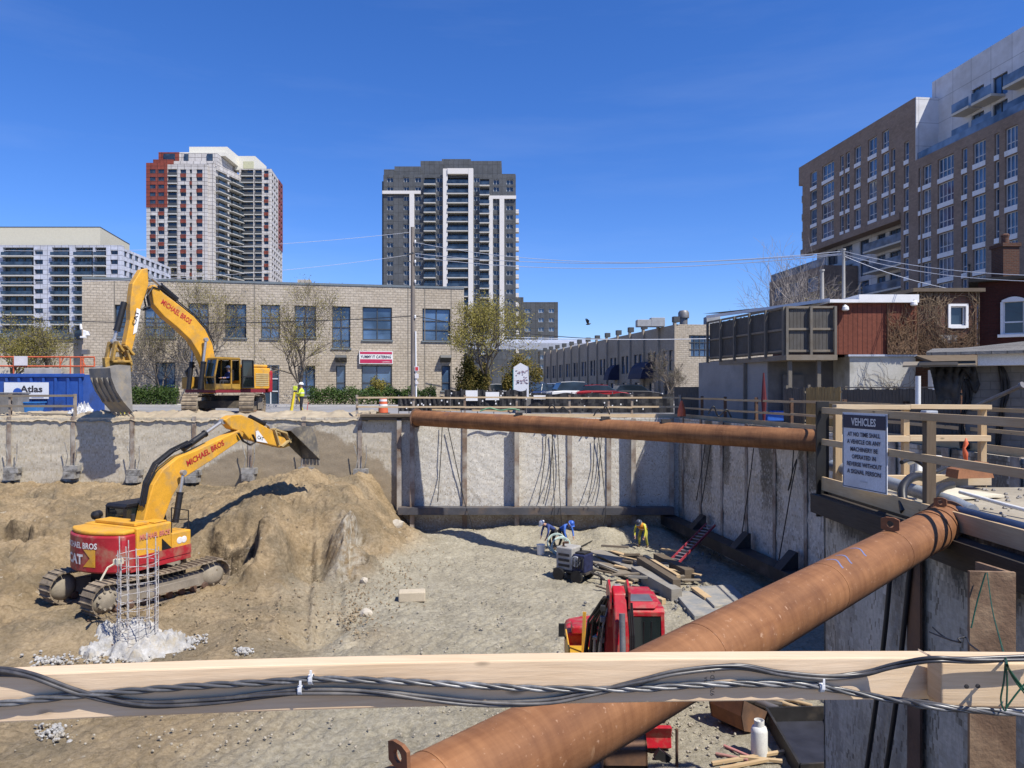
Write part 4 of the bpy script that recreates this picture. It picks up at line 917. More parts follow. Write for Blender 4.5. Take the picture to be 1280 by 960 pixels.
# ---- small garage at the right edge with torn tarp
tg = thing('shingled_garage', 'small block garage with grey shingle roof and white fascia at the right edge', 'garage', (13, 16.5, .1))
k = 1.75; f = Face((11.05, 17.55), (11.05+.85*11, 17.55-.53*11)); ze = CZ-(458-HY)*17.5/F
mb = f.wall(MB(), 0, f.L, .05, ze, (), .2, 8); mb.build('wall', brickmat('grey_block', (.17, .166, .16), (.155, .152, .148), (.125, .122, .118), .4, .2, .012, .5, bump=.4, grain=4), tg)
mb = MB(); f.box(mb, .25, f.L, ze+.003, ze+.3, -.1, .5); mb.build('fascia', white, tg)
mb = MB(); n = 18; pts = []
for j in range(9):
    for i in range(2*n): a = -.8+11.5*i/(2*n-1); t = j/8; pts.append(f.pt(a, ze+.33+t*(.28+.1*max(0, a))+.012*((j*7+i*3) % 3), .75-4.4*t))
mb.grid(pts, 2*n, 9); mb.quad(f.pt(-.8, ze+.33, .75), f.pt(10.7, ze+.33, .75), f.pt(10.7, ze+.26, .75), f.pt(-.8, ze+.26, .75))
mb.build('roof', brickmat('grey_shingle', (.24, .235, .225), (.17, .165, .16), (.08, .08, .08), .3, .14, .01, .5, bump=.6), tg, fix=False)
mb = MB(); mb.obox(f.pt(-.95, ze+.02, .85), f.u*.8, f.n*-2.6, (0, 0, .07)); mb.obox(f.pt(-1.3, ze-.02, .8), f.u*1.5, f.n*-.35+V((0, 0, .1)), (0, 0, .045)); mb.build('broken_eave', oldwood_h, tg)
tarpm = mat('black_tarpaulin', (.022, .022, .023), .65, .3, 4, spec=.25, dirt=(.08, .075, .07), dfac=.3)
a_ = thing('torn_tarp', 'torn black tarpaulin hanging in folds from the broken corner of the garage roof', 'tarpaulin', f.pt(0, ze, .2))
def sheet(nm, ni, nj, fn):
    tp = MB(); tp.grid([fn(i/(ni-1), j/(nj-1), i, j) for j in range(nj) for i in range(ni)], ni, nj)
    o = tp.build(nm, tarpm, a_, smooth=60, fix=False); q = o.modifiers.new('thick', 'SOLIDIFY'); q.thickness = .008
def main_sheet(s_, t, i, j):
    ln = (.42+.55*max(0, 1-abs(s_-.3)/.35)+.2*math.sin(i*.75))*1.1
    return f.pt(-.75+.95*s_+.1*t, ze+.02-t*ln, .1+.14*(1-t)*abs(math.sin(i*.8+t*4))+.08*float(fbm(np.array(s_*5), np.array(t*5), 3)))
sheet('tarp_sheet', 22, 18, main_sheet)
sheet('tarp_strip', 8, 22, lambda s_, t, i, j: f.pt(.66+.05*math.sin(t*5)+s_*(.1+.12*abs(math.sin(t*6))*(1-t)), ze-t*1.95, .04+.05*abs(math.sin(i*1.1+t*4))))
sheet('tarp_strip', 8, 20, lambda s_, t, i, j: f.pt(-.1+.04*math.sin(t*6)+s_*(.15+.06*math.sin(t*8)), ze-.3-t*1.7, .04+.05*abs(math.sin(i*1.1+t*4))))
pp = thing('leaning_pole', 'grey metal pole propped slanting against the garage wall', 'pole', P(1250, 495, 15.8)); mb = MB(); mb.tube([P(1213, 511, 16.9), P(1277, 482, 15.2)], .045, 10); mb.cyl(P(1276, 482.5, 15.2), P(1279, 481, 15.15), .075); mb.build('pole_shaft', greysteel, pp, smooth=40)
# ================================================================ trees and plants
def leafmat(name, c1, c2, rough=.6):
    m, nt, b = nodes(name); g = N(nt, 'ShaderNodeNewGeometry')
    n = ramp(nt, noisef(nt, g.outputs['Position'], 2.2, 3), .3, .7); r_ = g.outputs['Random Per Island']
    c = mixc(nt, r_, c1, c2); c = mixc(nt, n, mixc(nt, 1, c, (.7, .75, .7), 'MULTIPLY'), c)
    nt.links.new(c, b.inputs['Base Color']); b.inputs['Roughness'].default_value = rough; b.inputs['Specular IOR Level'].default_value = .25
    tr = N(nt, 'ShaderNodeBsdfTranslucent'); nt.links.new(c, tr.inputs[0]); mx = N(nt, 'ShaderNodeMixShader'); mx.inputs[0].default_value = .3
    o = nt.nodes['Material Output']; nt.links.new(b.outputs[0], mx.inputs[1]); nt.links.new(tr.outputs[0], mx.inputs[2]); nt.links.new(mx.outputs[0], o.inputs[0])
    MATS[name] = m; return m
barkm = mat('grey_bark', (.15, .125, .1), .9, .3, 6); barkd = mat('dark_bark', (.085, .07, .06), .9, .3, 6)
leaf_y = leafmat('spring_yellow_leaf', (.20, .18, .035), (.30, .24, .06))
leaf_d = leafmat('bronze_leaf', (.10, .10, .02), (.20, .14, .035)); leaf_g = leafmat('hedge_leaf', (.035, .075, .018), (.09, .14, .03))
leaf_p = leafmat('pale_bud', (.26, .23, .10), (.20, .19, .07))
def leafquad(mb, p, s, rng):
    a = V((rng.gauss(0, 1), rng.gauss(0, 1), rng.gauss(0, 1))).normalized(); b = a.orthogonal().normalized()*s*.6; a = a*s
    mb.add([p-a*.5, p+b*.5, p+a*.5, p-b*.5], [(0, 1, 2, 3)])
def tree(label, base, h, spread, seed, trunk_r, leaf, nleaf, lsize, group=None, levels=6, lean=0, fork=.28, bark=barkm, cat='tree', up=.55, twig=3, name='street_tree'):
    rng = random.Random(seed); base = V(base); t = thing(name, label, cat, base, group); mb = MB(); tips = []
    def grow(p, d, L, r, lv):
        n = 4; pts = [p]; dd = d.copy()
        for i in range(n):
            dd = (dd+V((rng.gauss(0, .12), rng.gauss(0, .12), rng.gauss(.02, .07)))).normalized(); pts.append(pts[-1]+dd*L/n)
        mb.tube(pts, [max(.007, r*(1-.38*i/n)) for i in range(n+1)], 6 if lv < 2 else (4 if lv < 4 else 3), lv > 3)
        if lv >= levels-1:
            for q in pts[1:]: tips.append((q, lv))
        if lv >= levels: return
        k = rng.randint(2, 3) if lv else 4
        for i in range(k+ (1 if lv < 3 else 0)):
            f_ = rng.uniform(.45, 1) if i else 1.0
            q = pts[min(n, max(1, int(round(f_*n))))]
            az = rng.uniform(0, 6.283)+i*2.1; tilt = rng.uniform(.35, .95)*(spread if i else .45)
            s1 = dd.orthogonal().normalized(); s2 = dd.cross(s1)
            nd = (dd*math.cos(tilt)+(s1*math.cos(az)+s2*math.sin(az))*math.sin(tilt)+V((0, 0, up*.22))).normalized()
            grow(q, nd, L*rng.uniform(.62, .85), r*rng.uniform(.45, .66), lv+1)
    grow(base-V((0, 0, .1)), V((lean, 0, 1)).normalized(), h*fork, trunk_r, 0)
    mb.build('trunk', bark, t, uv=False, fix=False, smooth=60)
    if nleaf:
        lm = MB()
        for i in range(nleaf):
            q, _ = tips[rng.randrange(len(tips))]; p = q+V((rng.gauss(0, .22), rng.gauss(0, .22), rng.gauss(0, .2)))*h/8; leafquad(lm, p, lsize*rng.uniform(.6, 1.4), rng)
        lm.build('crown', leaf, t, uv=False, fix=False)
    return t
def G(px, d): return ((px-640)/F*d, d, gz(d))
tree('bare street tree with a few yellow buds behind the raised digger boom', G(256, 50.8), 10.2, .95, 11, .13, leaf_y, 5200, .08, 'street trees in front of the block building')
tree('budding street tree with spreading thin branches beside the surveyor', G(371, 50.8), 9.8, 1.0, 23, .14, leaf_y, 5200, .08, 'street trees in front of the block building')
tree('small bare street tree with low branches behind the big digger bucket', G(203, 51.2), 7.0, .95, 37, .08, leaf_p, 1800, .07, 'street trees in front of the block building')
tree('tall yellow-leaved street tree in front of the dark tower', G(618, 51), 9.6, .95, 5, .17, leaf_y, 13000, .11, 'street trees in front of the block building', bark=barkd)
tree('loose yellowish tree at the far left edge, behind the blue bin', G(14, 50.4), 7.6, .9, 52, .12, leaf_y, 6000, .10)
tree('dull olive tree between the far left tree and the block building', G(66, 51), 7.0, .9, 61, .1, leaf_y, 4500, .09)
tree('bare white-blossomed shrub against the cream annex', G(32, 47.8), 3.6, 1.0, 8, .06, leafmat('blossom', (.6, .55, .5), (.5, .46, .4)), 1100, .09, fork=.2, name='flowering_shrub', cat='shrub')
tree('bare twiggy tree in front of the end of the beige building', G(838, 57), 6.8, 1.0, 71, .1, leaf_p, 500, .07, levels=7, fork=.2)
tree('leafless tree behind the timber deck below the brick condo', (19.0, 52, .3), 13.0, .95, 77, .16, leaf_p, 0, .07, fork=.3, bark=mat('pale_bark', (.27, .24, .22), .9, .2, 5))
tree('bare brown tree beside the brick condo podium', (24.5, 56, .3), 11, .9, 79, .16, leaf_y, 700, .12, fork=.28)
def bush(label, c, rad, n, leaf, ls, seed, name='bush', cat='bush', group=None, lumps=14):
    rng = random.Random(seed); c = V(c); t = thing(name, label, cat, c, group); mb = MB(); L = []
    for i in range(lumps): 
        v = V((rng.gauss(0, 1), rng.gauss(0, 1), rng.gauss(0, 1))).normalized()*rng.uniform(.3, .8); L.append((V((v.x*rad[0], v.y*rad[1], rad[2]+v.z*rad[2])), rng.uniform(.22, .42)))
    for i in range(n):
        q, s_ = L[rng.randrange(lumps)]; v = V((rng.gauss(0, 1), rng.gauss(0, 1), rng.gauss(0, 1))).normalized()*(rng.random()**.4)*s_
        p = c+q+V((v.x*rad[0], v.y*rad[1], v.z*rad[2]*1.1)); 
        if p.z > c.z+.02: leafquad(mb, p, ls*rng.uniform(.6, 1.4), rng)
    mb.build('foliage', leaf, t, uv=False, fix=False); st = MB()
    for i in range(9): 
        q = L[rng.randrange(lumps)][0]; st.tube([c+V((rng.gauss(0, .1), rng.gauss(0, .1), 0)), c+q*.55+V((rng.gauss(0, .1), 0, .1)), c+q], [.04, .025, .008], 5)
    st.build('stem', barkd, t, uv=False, fix=False); return t
bush('dense rounded olive-green bush left of the yellow-leaved tree', G(591, 50.6), (1.45, 1.2, 1.95), 7500, leaf_d, .15, 3, lumps=26)
bush('round bronze-leaved bush low behind the yellow-leaved tree trunk', G(650, 52), (1.9, 1.4, 2.0), 6500, leaf_d, .15, 4, lumps=22)
bush('tall wispy yellow grass clump under the catering sign', G(474, 51.2), (1.0, .7, 1.15), 1600, leaf_y, .12, 6, lumps=24)
bush('small dark evergreen shrub beside the wispy yellow clump', G(497, 51.0), (.45, .45, .6), 900, leaf_g, .1, 7)
def hedge(label, x0, x1, d, h, w, n, seed):
    rng = random.Random(seed); A = V(G(x0, d)); B = V(G(x1, d)); t = thing('clipped_hedge', label, 'hedge', (A+B)/2); mb = MB(); L = B-A
    for i in range(n):
        s_ = rng.random(); y = rng.uniform(-1, 1); z = rng.random()**.6; k = 1+.12*math.sin(s_*40+seed)+.1*rng.gauss(0, 1)
        leafquad(mb, A+L*s_+V((0, y*w/2, z*h*k)), .13*rng.uniform(.6, 1.4), rng)
    mb.build('foliage', leaf_g, t, uv=False, fix=False)
    c = MB()
    for i in range(16): p = A+L*(i+.5)/16; c.tube([p, p+V((.1, 0, h*.45)), p+V((.2, .1, h*.8))], [.03, .02, .01], 5)
    c.build('stem', barkd, t, uv=False)
hedge('long clipped green hedge under the windows of the block building', 386, 545, 50.8, 1.15, .9, 8500, 1)
hedge('short bright green hedge behind the raised digger bucket', 163, 222, 50.8, 1.2, .9, 3500, 2)
# ================================================================ poles and wires
polem = mat('pole_wood', (.2, .175, .155), .9, .25, 2, dirt=(.1, .085, .075), dfac=.4, stretch=(4, 4, .3))
up_ = thing('utility_pole', 'tall weathered wooden utility pole with white conduit in front of the block building', 'utility pole', G(517, 49.4)); B = V(G(517, 49.4)); top = P(515.5, 284, 49.4)
mb = MB(); mb.tube([B, B.lerp(top, .5), top], [.19, .16, .12], 12); mb.build('pole_shaft', polem, up_, smooth=50)
mb = MB(); mb.tube([B+V((.2, -.12, .1)), B.lerp(top, .42)+V((.19, -.12, 0))], .055, 8); mb.build('conduit', white, up_, smooth=50)
mb = MB(); mb.beam(P(505, 320, 49.3), P(517, 316, 49.3), .08, .1); mb.beam(P(506, 322, 49.3), P(516, 330, 49.3), .05, .05); mb.build('bracket', frame_dark, up_)
for py in (302, 327, 352, 396): mb = MB(); c = P(519, py, 49.25); mb.lathe([(.03, -.12), (.07, -.05), (.05, 0), (.07, .05), (.03, .12)], c, 10); mb.build('insulator', white, up_)
mb = MB(); c = P(521, 461, 49.2); mb.box(c, (.3, .03, .34)); mb.box(c+V((0, 0, -.5)), (.26, .03, .3)); mb.box(c+V((0, 0, -.95)), (.2, .03, .2)); mb.build('pole_notice', [mat('notice_white', (.7, .66, .66), .6, .1)], up_)
mb = MB(); c = P(521, 461, 49.2); mb.box(c+V((0, -.02, 0)), (.2, .01, .24)); mb.build('notice_panel', MATS['notice_red'], up_)
for lab, px, pt_, d, r_ in (('thin pale metal pole rising behind the timber deck roof', 1027.5, 338, 34, .1), ('tall slim grey pole carrying the wires above the white parapet', 1054.5, 312, 33, .08), ('short black vent pole on the shed roofs', 1212, 331, 33, .06)):
    t = thing('roof_pole', lab, 'pole', P(px, 400, d)); mb = MB(); mb.tube([P(px, 400, d), P(px, pt_, d)], [r_, r_*.8], 10); mb.cyl(P(px, pt_+1, d), P(px, pt_-1, d), r_*1.2); mb.build('pole_shaft', black if 'black' in lab else mat('pale_pole', (.34, .33, .31), .7, .1), t, smooth=40)
wirem = mat('overhead_cable', (.5, .53, .6), .6, .05); wired = mat('black_cable', (.02, .02, .022), .5, .2)
def wire(label, p0, p1, sag, r_=.016, m=wirem, n=24, group='overhead wires'):
    p0, p1 = V(p0), V(p1); t = MB(); t.tube([p0.lerp(p1, i/n)-V((0, 0, sag*4*(i/n)*(1-i/n))) for i in range(n+1)], r_, 5)
    o = t.build('overhead_wire', m, origin=p0, uv=False, smooth=60); return tag(o, label, 'wire', group)
pt = P(516, 303, 49.4); q = P(1054.5, 314, 33)
wire('uppermost pale wire from the utility pole to the grey roof pole', P(519, 303, 49.3), P(1054, 314, 33), .9)
wire('middle pale wire sagging between the utility pole and the grey roof pole', P(519, 317, 49.3), P(1054, 317, 33), .55, .018)
wire('lowest pale wire sagging between the utility pole and the grey roof pole', P(519, 321, 49.3), P(1054, 318, 33), .72, .018)
wire('pale wire sloping right past the brick chimney from the grey roof pole', P(1055, 314, 33), P(1320, 345, 24), .25, .013)
wire('second pale wire sloping right from the grey roof pole', P(1055, 318, 33), P(1320, 352, 24), .3, .013)
wire('pale wire running down to the vine house roof', P(1055, 320, 33), P(1192, 362, 31), .15, .013)
wire('fine dark wire running left from the utility pole across the sky', P(515, 290, 49.4), P(-60, 312, 40), .5, .012)
wire('fine dark wire below it, running left over the roof of the block building', P(515, 318, 49.4), P(-60, 352, 40), .6, .012)
wire('dark cable crossing the block building windows left of the utility pole', P(515, 395, 49.4), P(-60, 394, 46), .5, .03, wired)
wire('dark cable crossing the block building right of the utility pole', P(519, 395, 49.4), P(760, 424, 60), .3, .03, wired)
wire('pale cable crossing in front of the long beige building', P(560, 418, 55), P(960, 421, 58), .3, .03)
# bird, sky dot
b = MB(); c = P(735.5, 405, 60)
b.lathe([(.01, -.22), (.07, -.1), (.08, .05), (.05, .15), (.01, .22)], c, 8, Matrix.Rotation(R(80), 3, 'Y')); b.prism([c, c+V((-.05, .1, .3)), c+V((-.25, .35, .5)), c+V((-.15, .1, .1))], (.02, 0, 0)); b.prism([c, c+V((.05, -.1, .28)), c+V((-.2, -.3, .45)), c+V((-.15, -.1, .1))], (.02, 0, 0))
tag(b.build('bird', black, origin=c), 'small dark bird flying above the beige building', 'bird')
# ================================================================ street side things
def car(label, x, y, yaw, paint, h=1.5, L=4.5):
    t = thing('parked_car', label, 'car', (x, y, .52), 'cars parked in the lot', world=False, yaw=yaw); w = 1.75
    pr = [(-L/2, .35), (-L/2, .8), (-L/2+.15, .95), (-L*.3, 1.0), (L*.22, .98), (L*.42, .85), (L/2, .7), (L/2, .35)]
    mb = MB(); mb.prism([V((a, -w/2, z)) for a, z in pr], (0, w, 0)); body = mb.build('body', paint, t, bevel=.06)
    gp = [(-L*.42, .98), (-L*.33, h-.05), (-L*.12, h), (L*.08, h-.04), (L*.25, .97)]
    mb = MB(); q = [V((a, -w/2+.1, z)) for a, z in gp]; mb.prism(q, (0, w-.2, 0)); mb.build('window', glass, t, bevel=.03)
    mb = MB(); mb.prism([V((a, -w/2+.14, z+.012)) for a, z in ((-L*.335, h-.06), (-L*.12, h), (L*.08, h-.04), (L*.085, h-.01), (-L*.12, h+.03), (-L*.335, h-.03))], (0, w-.28, 0)); mb.build('roof', paint, t)
    for sx in (-1, 1):
        for sy in (-1, 1):
            mb = MB(); c = V((sx*L*.31, sy*(w/2-.1), .33)); mb.lathe([(.2, -.11), (.33, -.1), (.33, .1), (.2, .11)], c, 16, Matrix.Rotation(R(90), 3, 'X')); mb.build('wheel', rubber, t, uv=False, smooth=40)
    for sy in (-1, 1): mb = MB(); mb.box((L/2-.02, sy*.62, .72), (.1, .35, .14)); mb.build('headlight', white, t)
    return t
cw = mat('car_white', (.7, .7, .7), .25, .03, spec=.6); cs = mat('car_silver', (.35, .36, .38), .3, .05, metal=.5); cb = mat('car_black', (.02, .02, .025), .25, .1, spec=.6); cr_ = mat('car_red', (.35, .02, .025), .25, .1, spec=.6); cbl = mat('car_navy', (.03, .05, .12), .25, .1, spec=.6)
car('white van-roofed car, the whitest in the lot behind the mesh fence', P(722, 0, 60).x, 60, R(12), cw, 1.72, 4.9)
car('dark navy car parked just right of the white column sign', P(672, 0, 61).x, 61, R(75), cbl, 1.62)
car('red car parked behind the black mesh fence', P(752, 0, 59.5).x, 59.5, R(5), cr_, 1.45)
car('silver car parked between the navy and the white car', P(694, 0, 64).x, 64, R(80), cs, 1.6)
car('black car at the right end of the parked row', P(793, 0, 62).x, 62, R(8), cb, 1.5)
car('white car half hidden under the yellow-leaved tree', P(628, 0, 58).x, 58, R(4), cw, 1.5)
# black mesh hoarding behind the far railing
mesh = mat('black_mesh', (.022, .022, .025), .85, .35, 5, dirt=(.07, .068, .065), dfac=.3, dscale=2)
def hoard(label, px0, px1, d, y0, y1, whites=(), posts=6):
    A, B = P(px0, 0, d), P(px1, 0, d); z0, z1 = CZ-(y1-HY)*d/F, CZ-(y0-HY)*d/F
    t = thing('mesh_fence', label, 'fence', (A.x/2+B.x/2, d, z0)); n = 40; mb = MB(); pts = []
    for j in range(5):
        for i in range(n+1): pts.append((A.x+(B.x-A.x)*i/n, d+.05*math.sin(i*1.7+j)+.03*math.sin(i*.6), z0+(z1-z0)*j/4+(.05*math.sin(i*.8)*(j == 4))))
    mb.grid(pts, n+1, 5); o = mb.build('mesh_sheet', mesh, t, fix=False); s_ = o.modifiers.new('thick', 'SOLIDIFY'); s_.thickness = .01
    for i in range(posts): x = A.x+(B.x-A.x)*i/(posts-1); mb = MB(); mb.cyl((x, d+.08, z0-.2), (x, d+.08, z1+.1), .025, n=8); mb.build('fence_post', greysteel, t)
    for x0, x1, ya, yb in whites:
        c0, c1 = P(x0, yb, d-.1), P(x1, ya, d-.1); mb = MB(); mb.obox(c0, (c1.x-c0.x, 0, 0), (0, .02, 0), (0, 0, c1.z-c0.z)); mb.build('white_board', white, t)
    rng = random.Random(px0)
    for i in range(9): c = P(rng.uniform(px0, px1), rng.uniform(y0+3, y1-3), d-.09); mb = MB(); mb.box(c, (.07, .02, .09)); mb.build('tie_tag', white, t)
hoard('low black mesh fence with two white boards behind the railing', 556, 658, 41.0, 488, 513, [(582, 597, 488, 501), (607, 624, 490, 500)])
hoard('lower sagging black mesh barrier beside the utility pole', 498, 563, 40.4, 496, 514, [])
hoard('long black mesh fence in front of the parking lot', 664, 842, 43, 492, 516, [(667, 682, 494, 499)], 8)
b_ = thing('boarded_fence', 'dark grey board fence in front of the grey garage', 'fence', P(860, 500, 37.5)); mb = MB()
A, B = P(843, 0, 40), P(878, 0, 38.2)
for i in range(12): p = A.lerp(B, i/12); p.z = .1; mb.obox(p, (B-A)/12.5*V((1, 0, 0)).x if False else V(((B.x-A.x)/12.6, (B.y-A.y)/12.6, 0)), (0, .03, 0), (0, 0, 1.65))
mb.build('fence_boards', oldwood, b_)
# white column sign with patchy print
cs_ = thing('column_sign', 'tall white slanted-top column sign with worn print behind the railing', 'sign', P(653, 515, 44)); d = 44
pts = [P(642, 517, d), P(642, 459, d), P(650.5, 453.5, d), P(661, 459, d), P(661, 517, d)]
mb = MB(); mb.prism(pts, (0, .5, 0)); mb.build('sign_body', mat('worn_white_print', (.68, .69, .72), .6, .04, 2, dirt=(.38, .2, .2), dfac=.12, dscale=5), cs_)
mb = MB(); mb.prism([P(641, 517, d), P(641, 462, d), P(642, 461, d), P(642, 517, d)], (0, .52, 0)); mb.build('edge_strip', mat('teal_strip', (.03, .2, .24), .5), cs_)
mb = MB(); mb.box(P(655, 507, 43.6), (.9, .5, 1.0)); mb.build('plinth', concdark, cs_)
rng = random.Random(2)
for i in range(26): mb = MB(); c = P(rng.uniform(645, 659), rng.uniform(463, 480), d-.012); mb.box(c, (rng.uniform(.04, .2), .01, rng.uniform(.03, .08)), Matrix.Rotation(rng.uniform(-.4, .4), 3, 'Y')); mb.build('print_mark', mat('print_grey', (.28, .2, .24), .7), cs_, uv=False)
# traffic drums
for lab, px, d, s_ in (('orange traffic drum on the road beyond the railing', 479, 43, 1.0),):
    c = V(((px-640)/F*d, d, gz(d)+.01)); t = thing('traffic_drum', lab, 'traffic drum', c)
    mb = MB(); mb.lathe([(.3, 0), (.28, .3), (.26, .3), (.25, .62), (.23, .62), (.21, .9), (.1, .95)], c+V((0, 0, .05)), 18); mb.build('drum_body', orange, t, smooth=30)
    mb = MB(); mb.lathe([(.4, 0), (.4, .05), (.31, .06)], c, 18); mb.build('rubber_base', rubber, t)
    for z in (.4, .68): mb = MB(); mb.lathe([(.262-.03*(z > .5), z), (.257-.03*(z > .5), z+.12)], c+V((0, 0, .05)), 18); mb.build('reflective_band', white, t)
# ---- blue waste bin and things at far left
bn_ = thing('waste_bin', 'long blue steel waste bin with ribbed side and a white sign, behind the left railing', 'skip bin', P(40, 515, 42)); d = 41.6
z0, z1 = .25, CZ-(468-HY)*d/F; x0, x1 = P(-60, 0, d).x, P(104, 0, d).x
mb = MB(); mb.obox((x0, d, z0), (x1-x0, 0, 0), (0, 2.2, 0), (0, 0, .1)); mb.obox((x0, d, z0+.1), (x1-x0, 0, 0), (0, .08, 0), (0, 0, z1-z0-.1)); mb.obox((x0, d+2.12, z0+.1), (x1-x0, 0, 0), (0, .08, 0), (0, 0, z1-z0-.1)); mb.obox((x1-.08, d+.08, z0+.1), (.08, 0, 0), (0, 2.04, 0), (0, 0, z1-z0-.1)); mb.build('bin_shell', bluep, bn_)
for i in range(11): x = x0+.3+(x1-x0-.5)*i/10; mb = MB(); mb.prism([(x, d-.09, z0+.1), (x+.14, d-.09, z0+.1), (x+.14, d-.002, z0+.1), (x, d-.002, z0+.1)], (0, 0, z1-z0-.3)); mb.build('rib', bluep, bn_)
mb = MB(); mb.obox((x0, d-.12, z1-.16), (x1-x0+.1, 0, 0), (0, .12, 0), (0, 0, .2)); mb.build('top_rail', bluep, bn_, bevel=.02)
s0, s1 = P(5.5, 498.5, d-.13), P(61, 478, d-.13); mb = MB(); mb.obox((s0.x, d-.16, s0.z), (s1.x-s0.x, 0, 0), (0, .03, 0), (0, 0, s1.z-s0.z)); sg = mb.build('bin_sign', mat('sign_white', (.72, .74, .77), .5, .03), bn_)
text_mb('Atlas', (P(28, 0, d).x, d-.163, P(0, 490, d).z), (1, 0, 0), (0, 0, 1), .52, .004, width=1.3, bold=.03).build('lettering', mat('dark_lettering', (.04, .035, .04), .6), sg, uv=False)
mb = MB(); c = P(47, 494.3, d-.163); mb.box(c, (1.1, .006, .05)); mb.box(c+V((0, 0, -.13)), (.7, .006, .03)); mb.build('print_line', mat('print_blue', (.1, .16, .4), .6), sg)
mb = MB(); c = P(22, 491, d-.163); mb.lathe([(.28, 0), (.24, .008)], c, 16, Matrix.Rotation(R(90), 3, 'X')); mb.build('sign_emblem', bluep, sg)
mb = MB(); mb.obox(P(30, 469, d+.5), (1.7, 0, 0), (0, .8, 0), (0, 0, .42)); tag(mb.build('grey_box', conc, origin=P(35, 466, d+.6), bevel=.02), 'pale grey concrete block pair sticking out of the blue bin', 'block')
lb_ = thing('blue_tote', 'small bright blue plastic tote at the foot of the waste bin', 'tote', P(38, 514, 40)); mb = MB(); c = P(38, 511, 39.9); mb.hexa([c+V(v) for v in ((-.5, -.25, -.28), (.5, -.25, -.28), (.5, .25, -.28), (-.5, .25, -.28), (-.62, -.35, .3), (.62, -.35, .35), (.62, .35, .3), (-.62, .35, .3))]); mb.build('tote_body', mat('bright_blue_plastic', (.04, .2, .55), .45), lb_, bevel=.03)
mb = MB(); mb.obox(c+V((-.66, -.39, .32)), (1.32, 0, .02), (0, .78, 0), (0, 0, .06)); mb.build('rim', MATS['bright_blue_plastic'], lb_)
# orange guard rails of a platform
rl = thing('orange_guardrail', 'orange tubular guard rail of a work platform behind the blue bin', 'guard rail', P(55, 470, 46)); d = 46
for y in (446, 457.5): mb = MB(); mb.tube([P(-60, y, d), P(118, y+.5, d)], .05, 8); mb.build('rail', orange, rl, smooth=40)
for px in (17, 33, 75, 88, 101, 104, 118): mb = MB(); mb.tube([P(px, 446, d), P(px, 469 if px < 110 else 460, d)], .045, 8); mb.build('post', orange, rl, smooth=40)
for p0, p1 in (((75, 457), (80, 446)), ((101, 446), (107, 458))): mb = MB(); mb.tube([P(*p0, d), P(*p1, d)], .03, 6); mb.build('brace', orange, rl)
mb = MB(); mb.box(P(26, 451, d-.1), (.85, .03, .6)); mb.build('notice_board', MATS['notice_white'], rl)
pl_ = thing('lift_platform', 'white scissor lift platform base under the orange guard rail', 'work platform', P(50, 475, 46.3)); mb = MB(); mb.obox(P(-60, 473, 46.1), (P(118, 0, 46).x-P(-60, 0, 46).x, 0, 0), (0, 1.4, 0), (0, 0, .2)); mb.build('deck', greysteel, pl_)
for sx in (-1, 1):
    mb = MB(); a, b2 = P(20, 512, 46.6), P(80, 476, 46.6); 
    if sx < 0: a, b2 = P(80, 512, 46.7), P(20, 476, 46.7)
    mb.beam(a, b2, .1, .15); mb.build('scissor_arm', greysteel, pl_)
cc = thing('light_mast', 'slim mast with a white floodlight head and small box left of the block building', 'light mast', P(103, 510, 47)); mb = MB(); mb.tube([P(104, 510, 47), P(103, 405, 47)], [.06, .04], 8); mb.build('mast', mat('tan_pole', (.4, .33, .25), .8), cc)
mb = MB(); mb.tube([P(102, 412, 47), P(101, 405, 47)], .1, 8); mb.prism([P(101, 412, 47), P(108, 414, 47), P(109, 419, 47), P(103, 421, 47)], (0, .35, 0)); mb.box(P(104, 421.5, 46.9), (.28, .3, .12)); mb.build('floodlight', white, cc, bevel=.02)
mb = MB(); mb.box(P(107, 440, 47), (.4, .3, .32)); mb.build('control_box', greysteel, cc, bevel=.02)
# rags by the railing
rg = MB(); pts = []; c0, c1 = P(84, 516, 39.6), P(119, 516, 39.2)
for j in range(22):
    for i in range(44):
        u_, v_ = i/43, j/21; e = math.sin(math.pi*u_)**.6*math.sin(math.pi*v_)**.6; p = c0.lerp(c1, u_); xx, yy2 = np.array(u_*9.0), np.array(v_*6.0)
        pts.append((p.x, p.y+v_*.9-.4, .12+e*(.25+.3*u_+.75*abs(float(fbm(xx, yy2, 4, .6)))+.12*float(fbm(xx*3, yy2*3, 2)))))
rg.grid(pts, 44, 22); c = P(102, 512, 39.4); tag(rg.build('plastic_wrap', mat('dirty_plastic', (.5, .51, .53), .4, .3, 5), origin=c, smooth=25, fix=False), 'crumpled heap of whitish plastic sheeting on the pit edge', 'plastic sheet')
gb = MB(); c = P(5, 505, 39.6); gb.box(c, (2.2, .9, 1.1)); gb.box(c+V((0, 0, .6)), (2.3, 1, .08)); tag(gb.build('grey_bin', concdark, origin=c, bevel=.03), 'dark grey container at the far left behind the railing', 'container')
for i, (lab, a, b2) in enumerate((('long brown plank lying along the pit edge near the left railing', (26, 518), (92, 519)), ('brown plank lying under the raised bucket', (108, 517), (142, 519)), ('short pale block of wood under the raised bucket', (134, 516), (139, 516)))):
    mb = MB(); mb.beam(P(*a, 38.6), P(*b2, 38.6), .3, .16); tag(mb.build('plank', oldwood_h, origin=P(*a, 38.6), bevel=.01), lab, 'plank')
mb = MB(); c = P(155, 516, 38.5); mb.lathe([(.3, -.05), (.33, .1), (.2, .22), (.05, .26)], c, 10); tag(mb.build('yellow_cover', mat('hi_vis_yellow', (.75, .72, .04), .6, .1), origin=c, smooth=50), 'bright yellow cloth bundle on the pit edge beside the bucket', 'cloth')
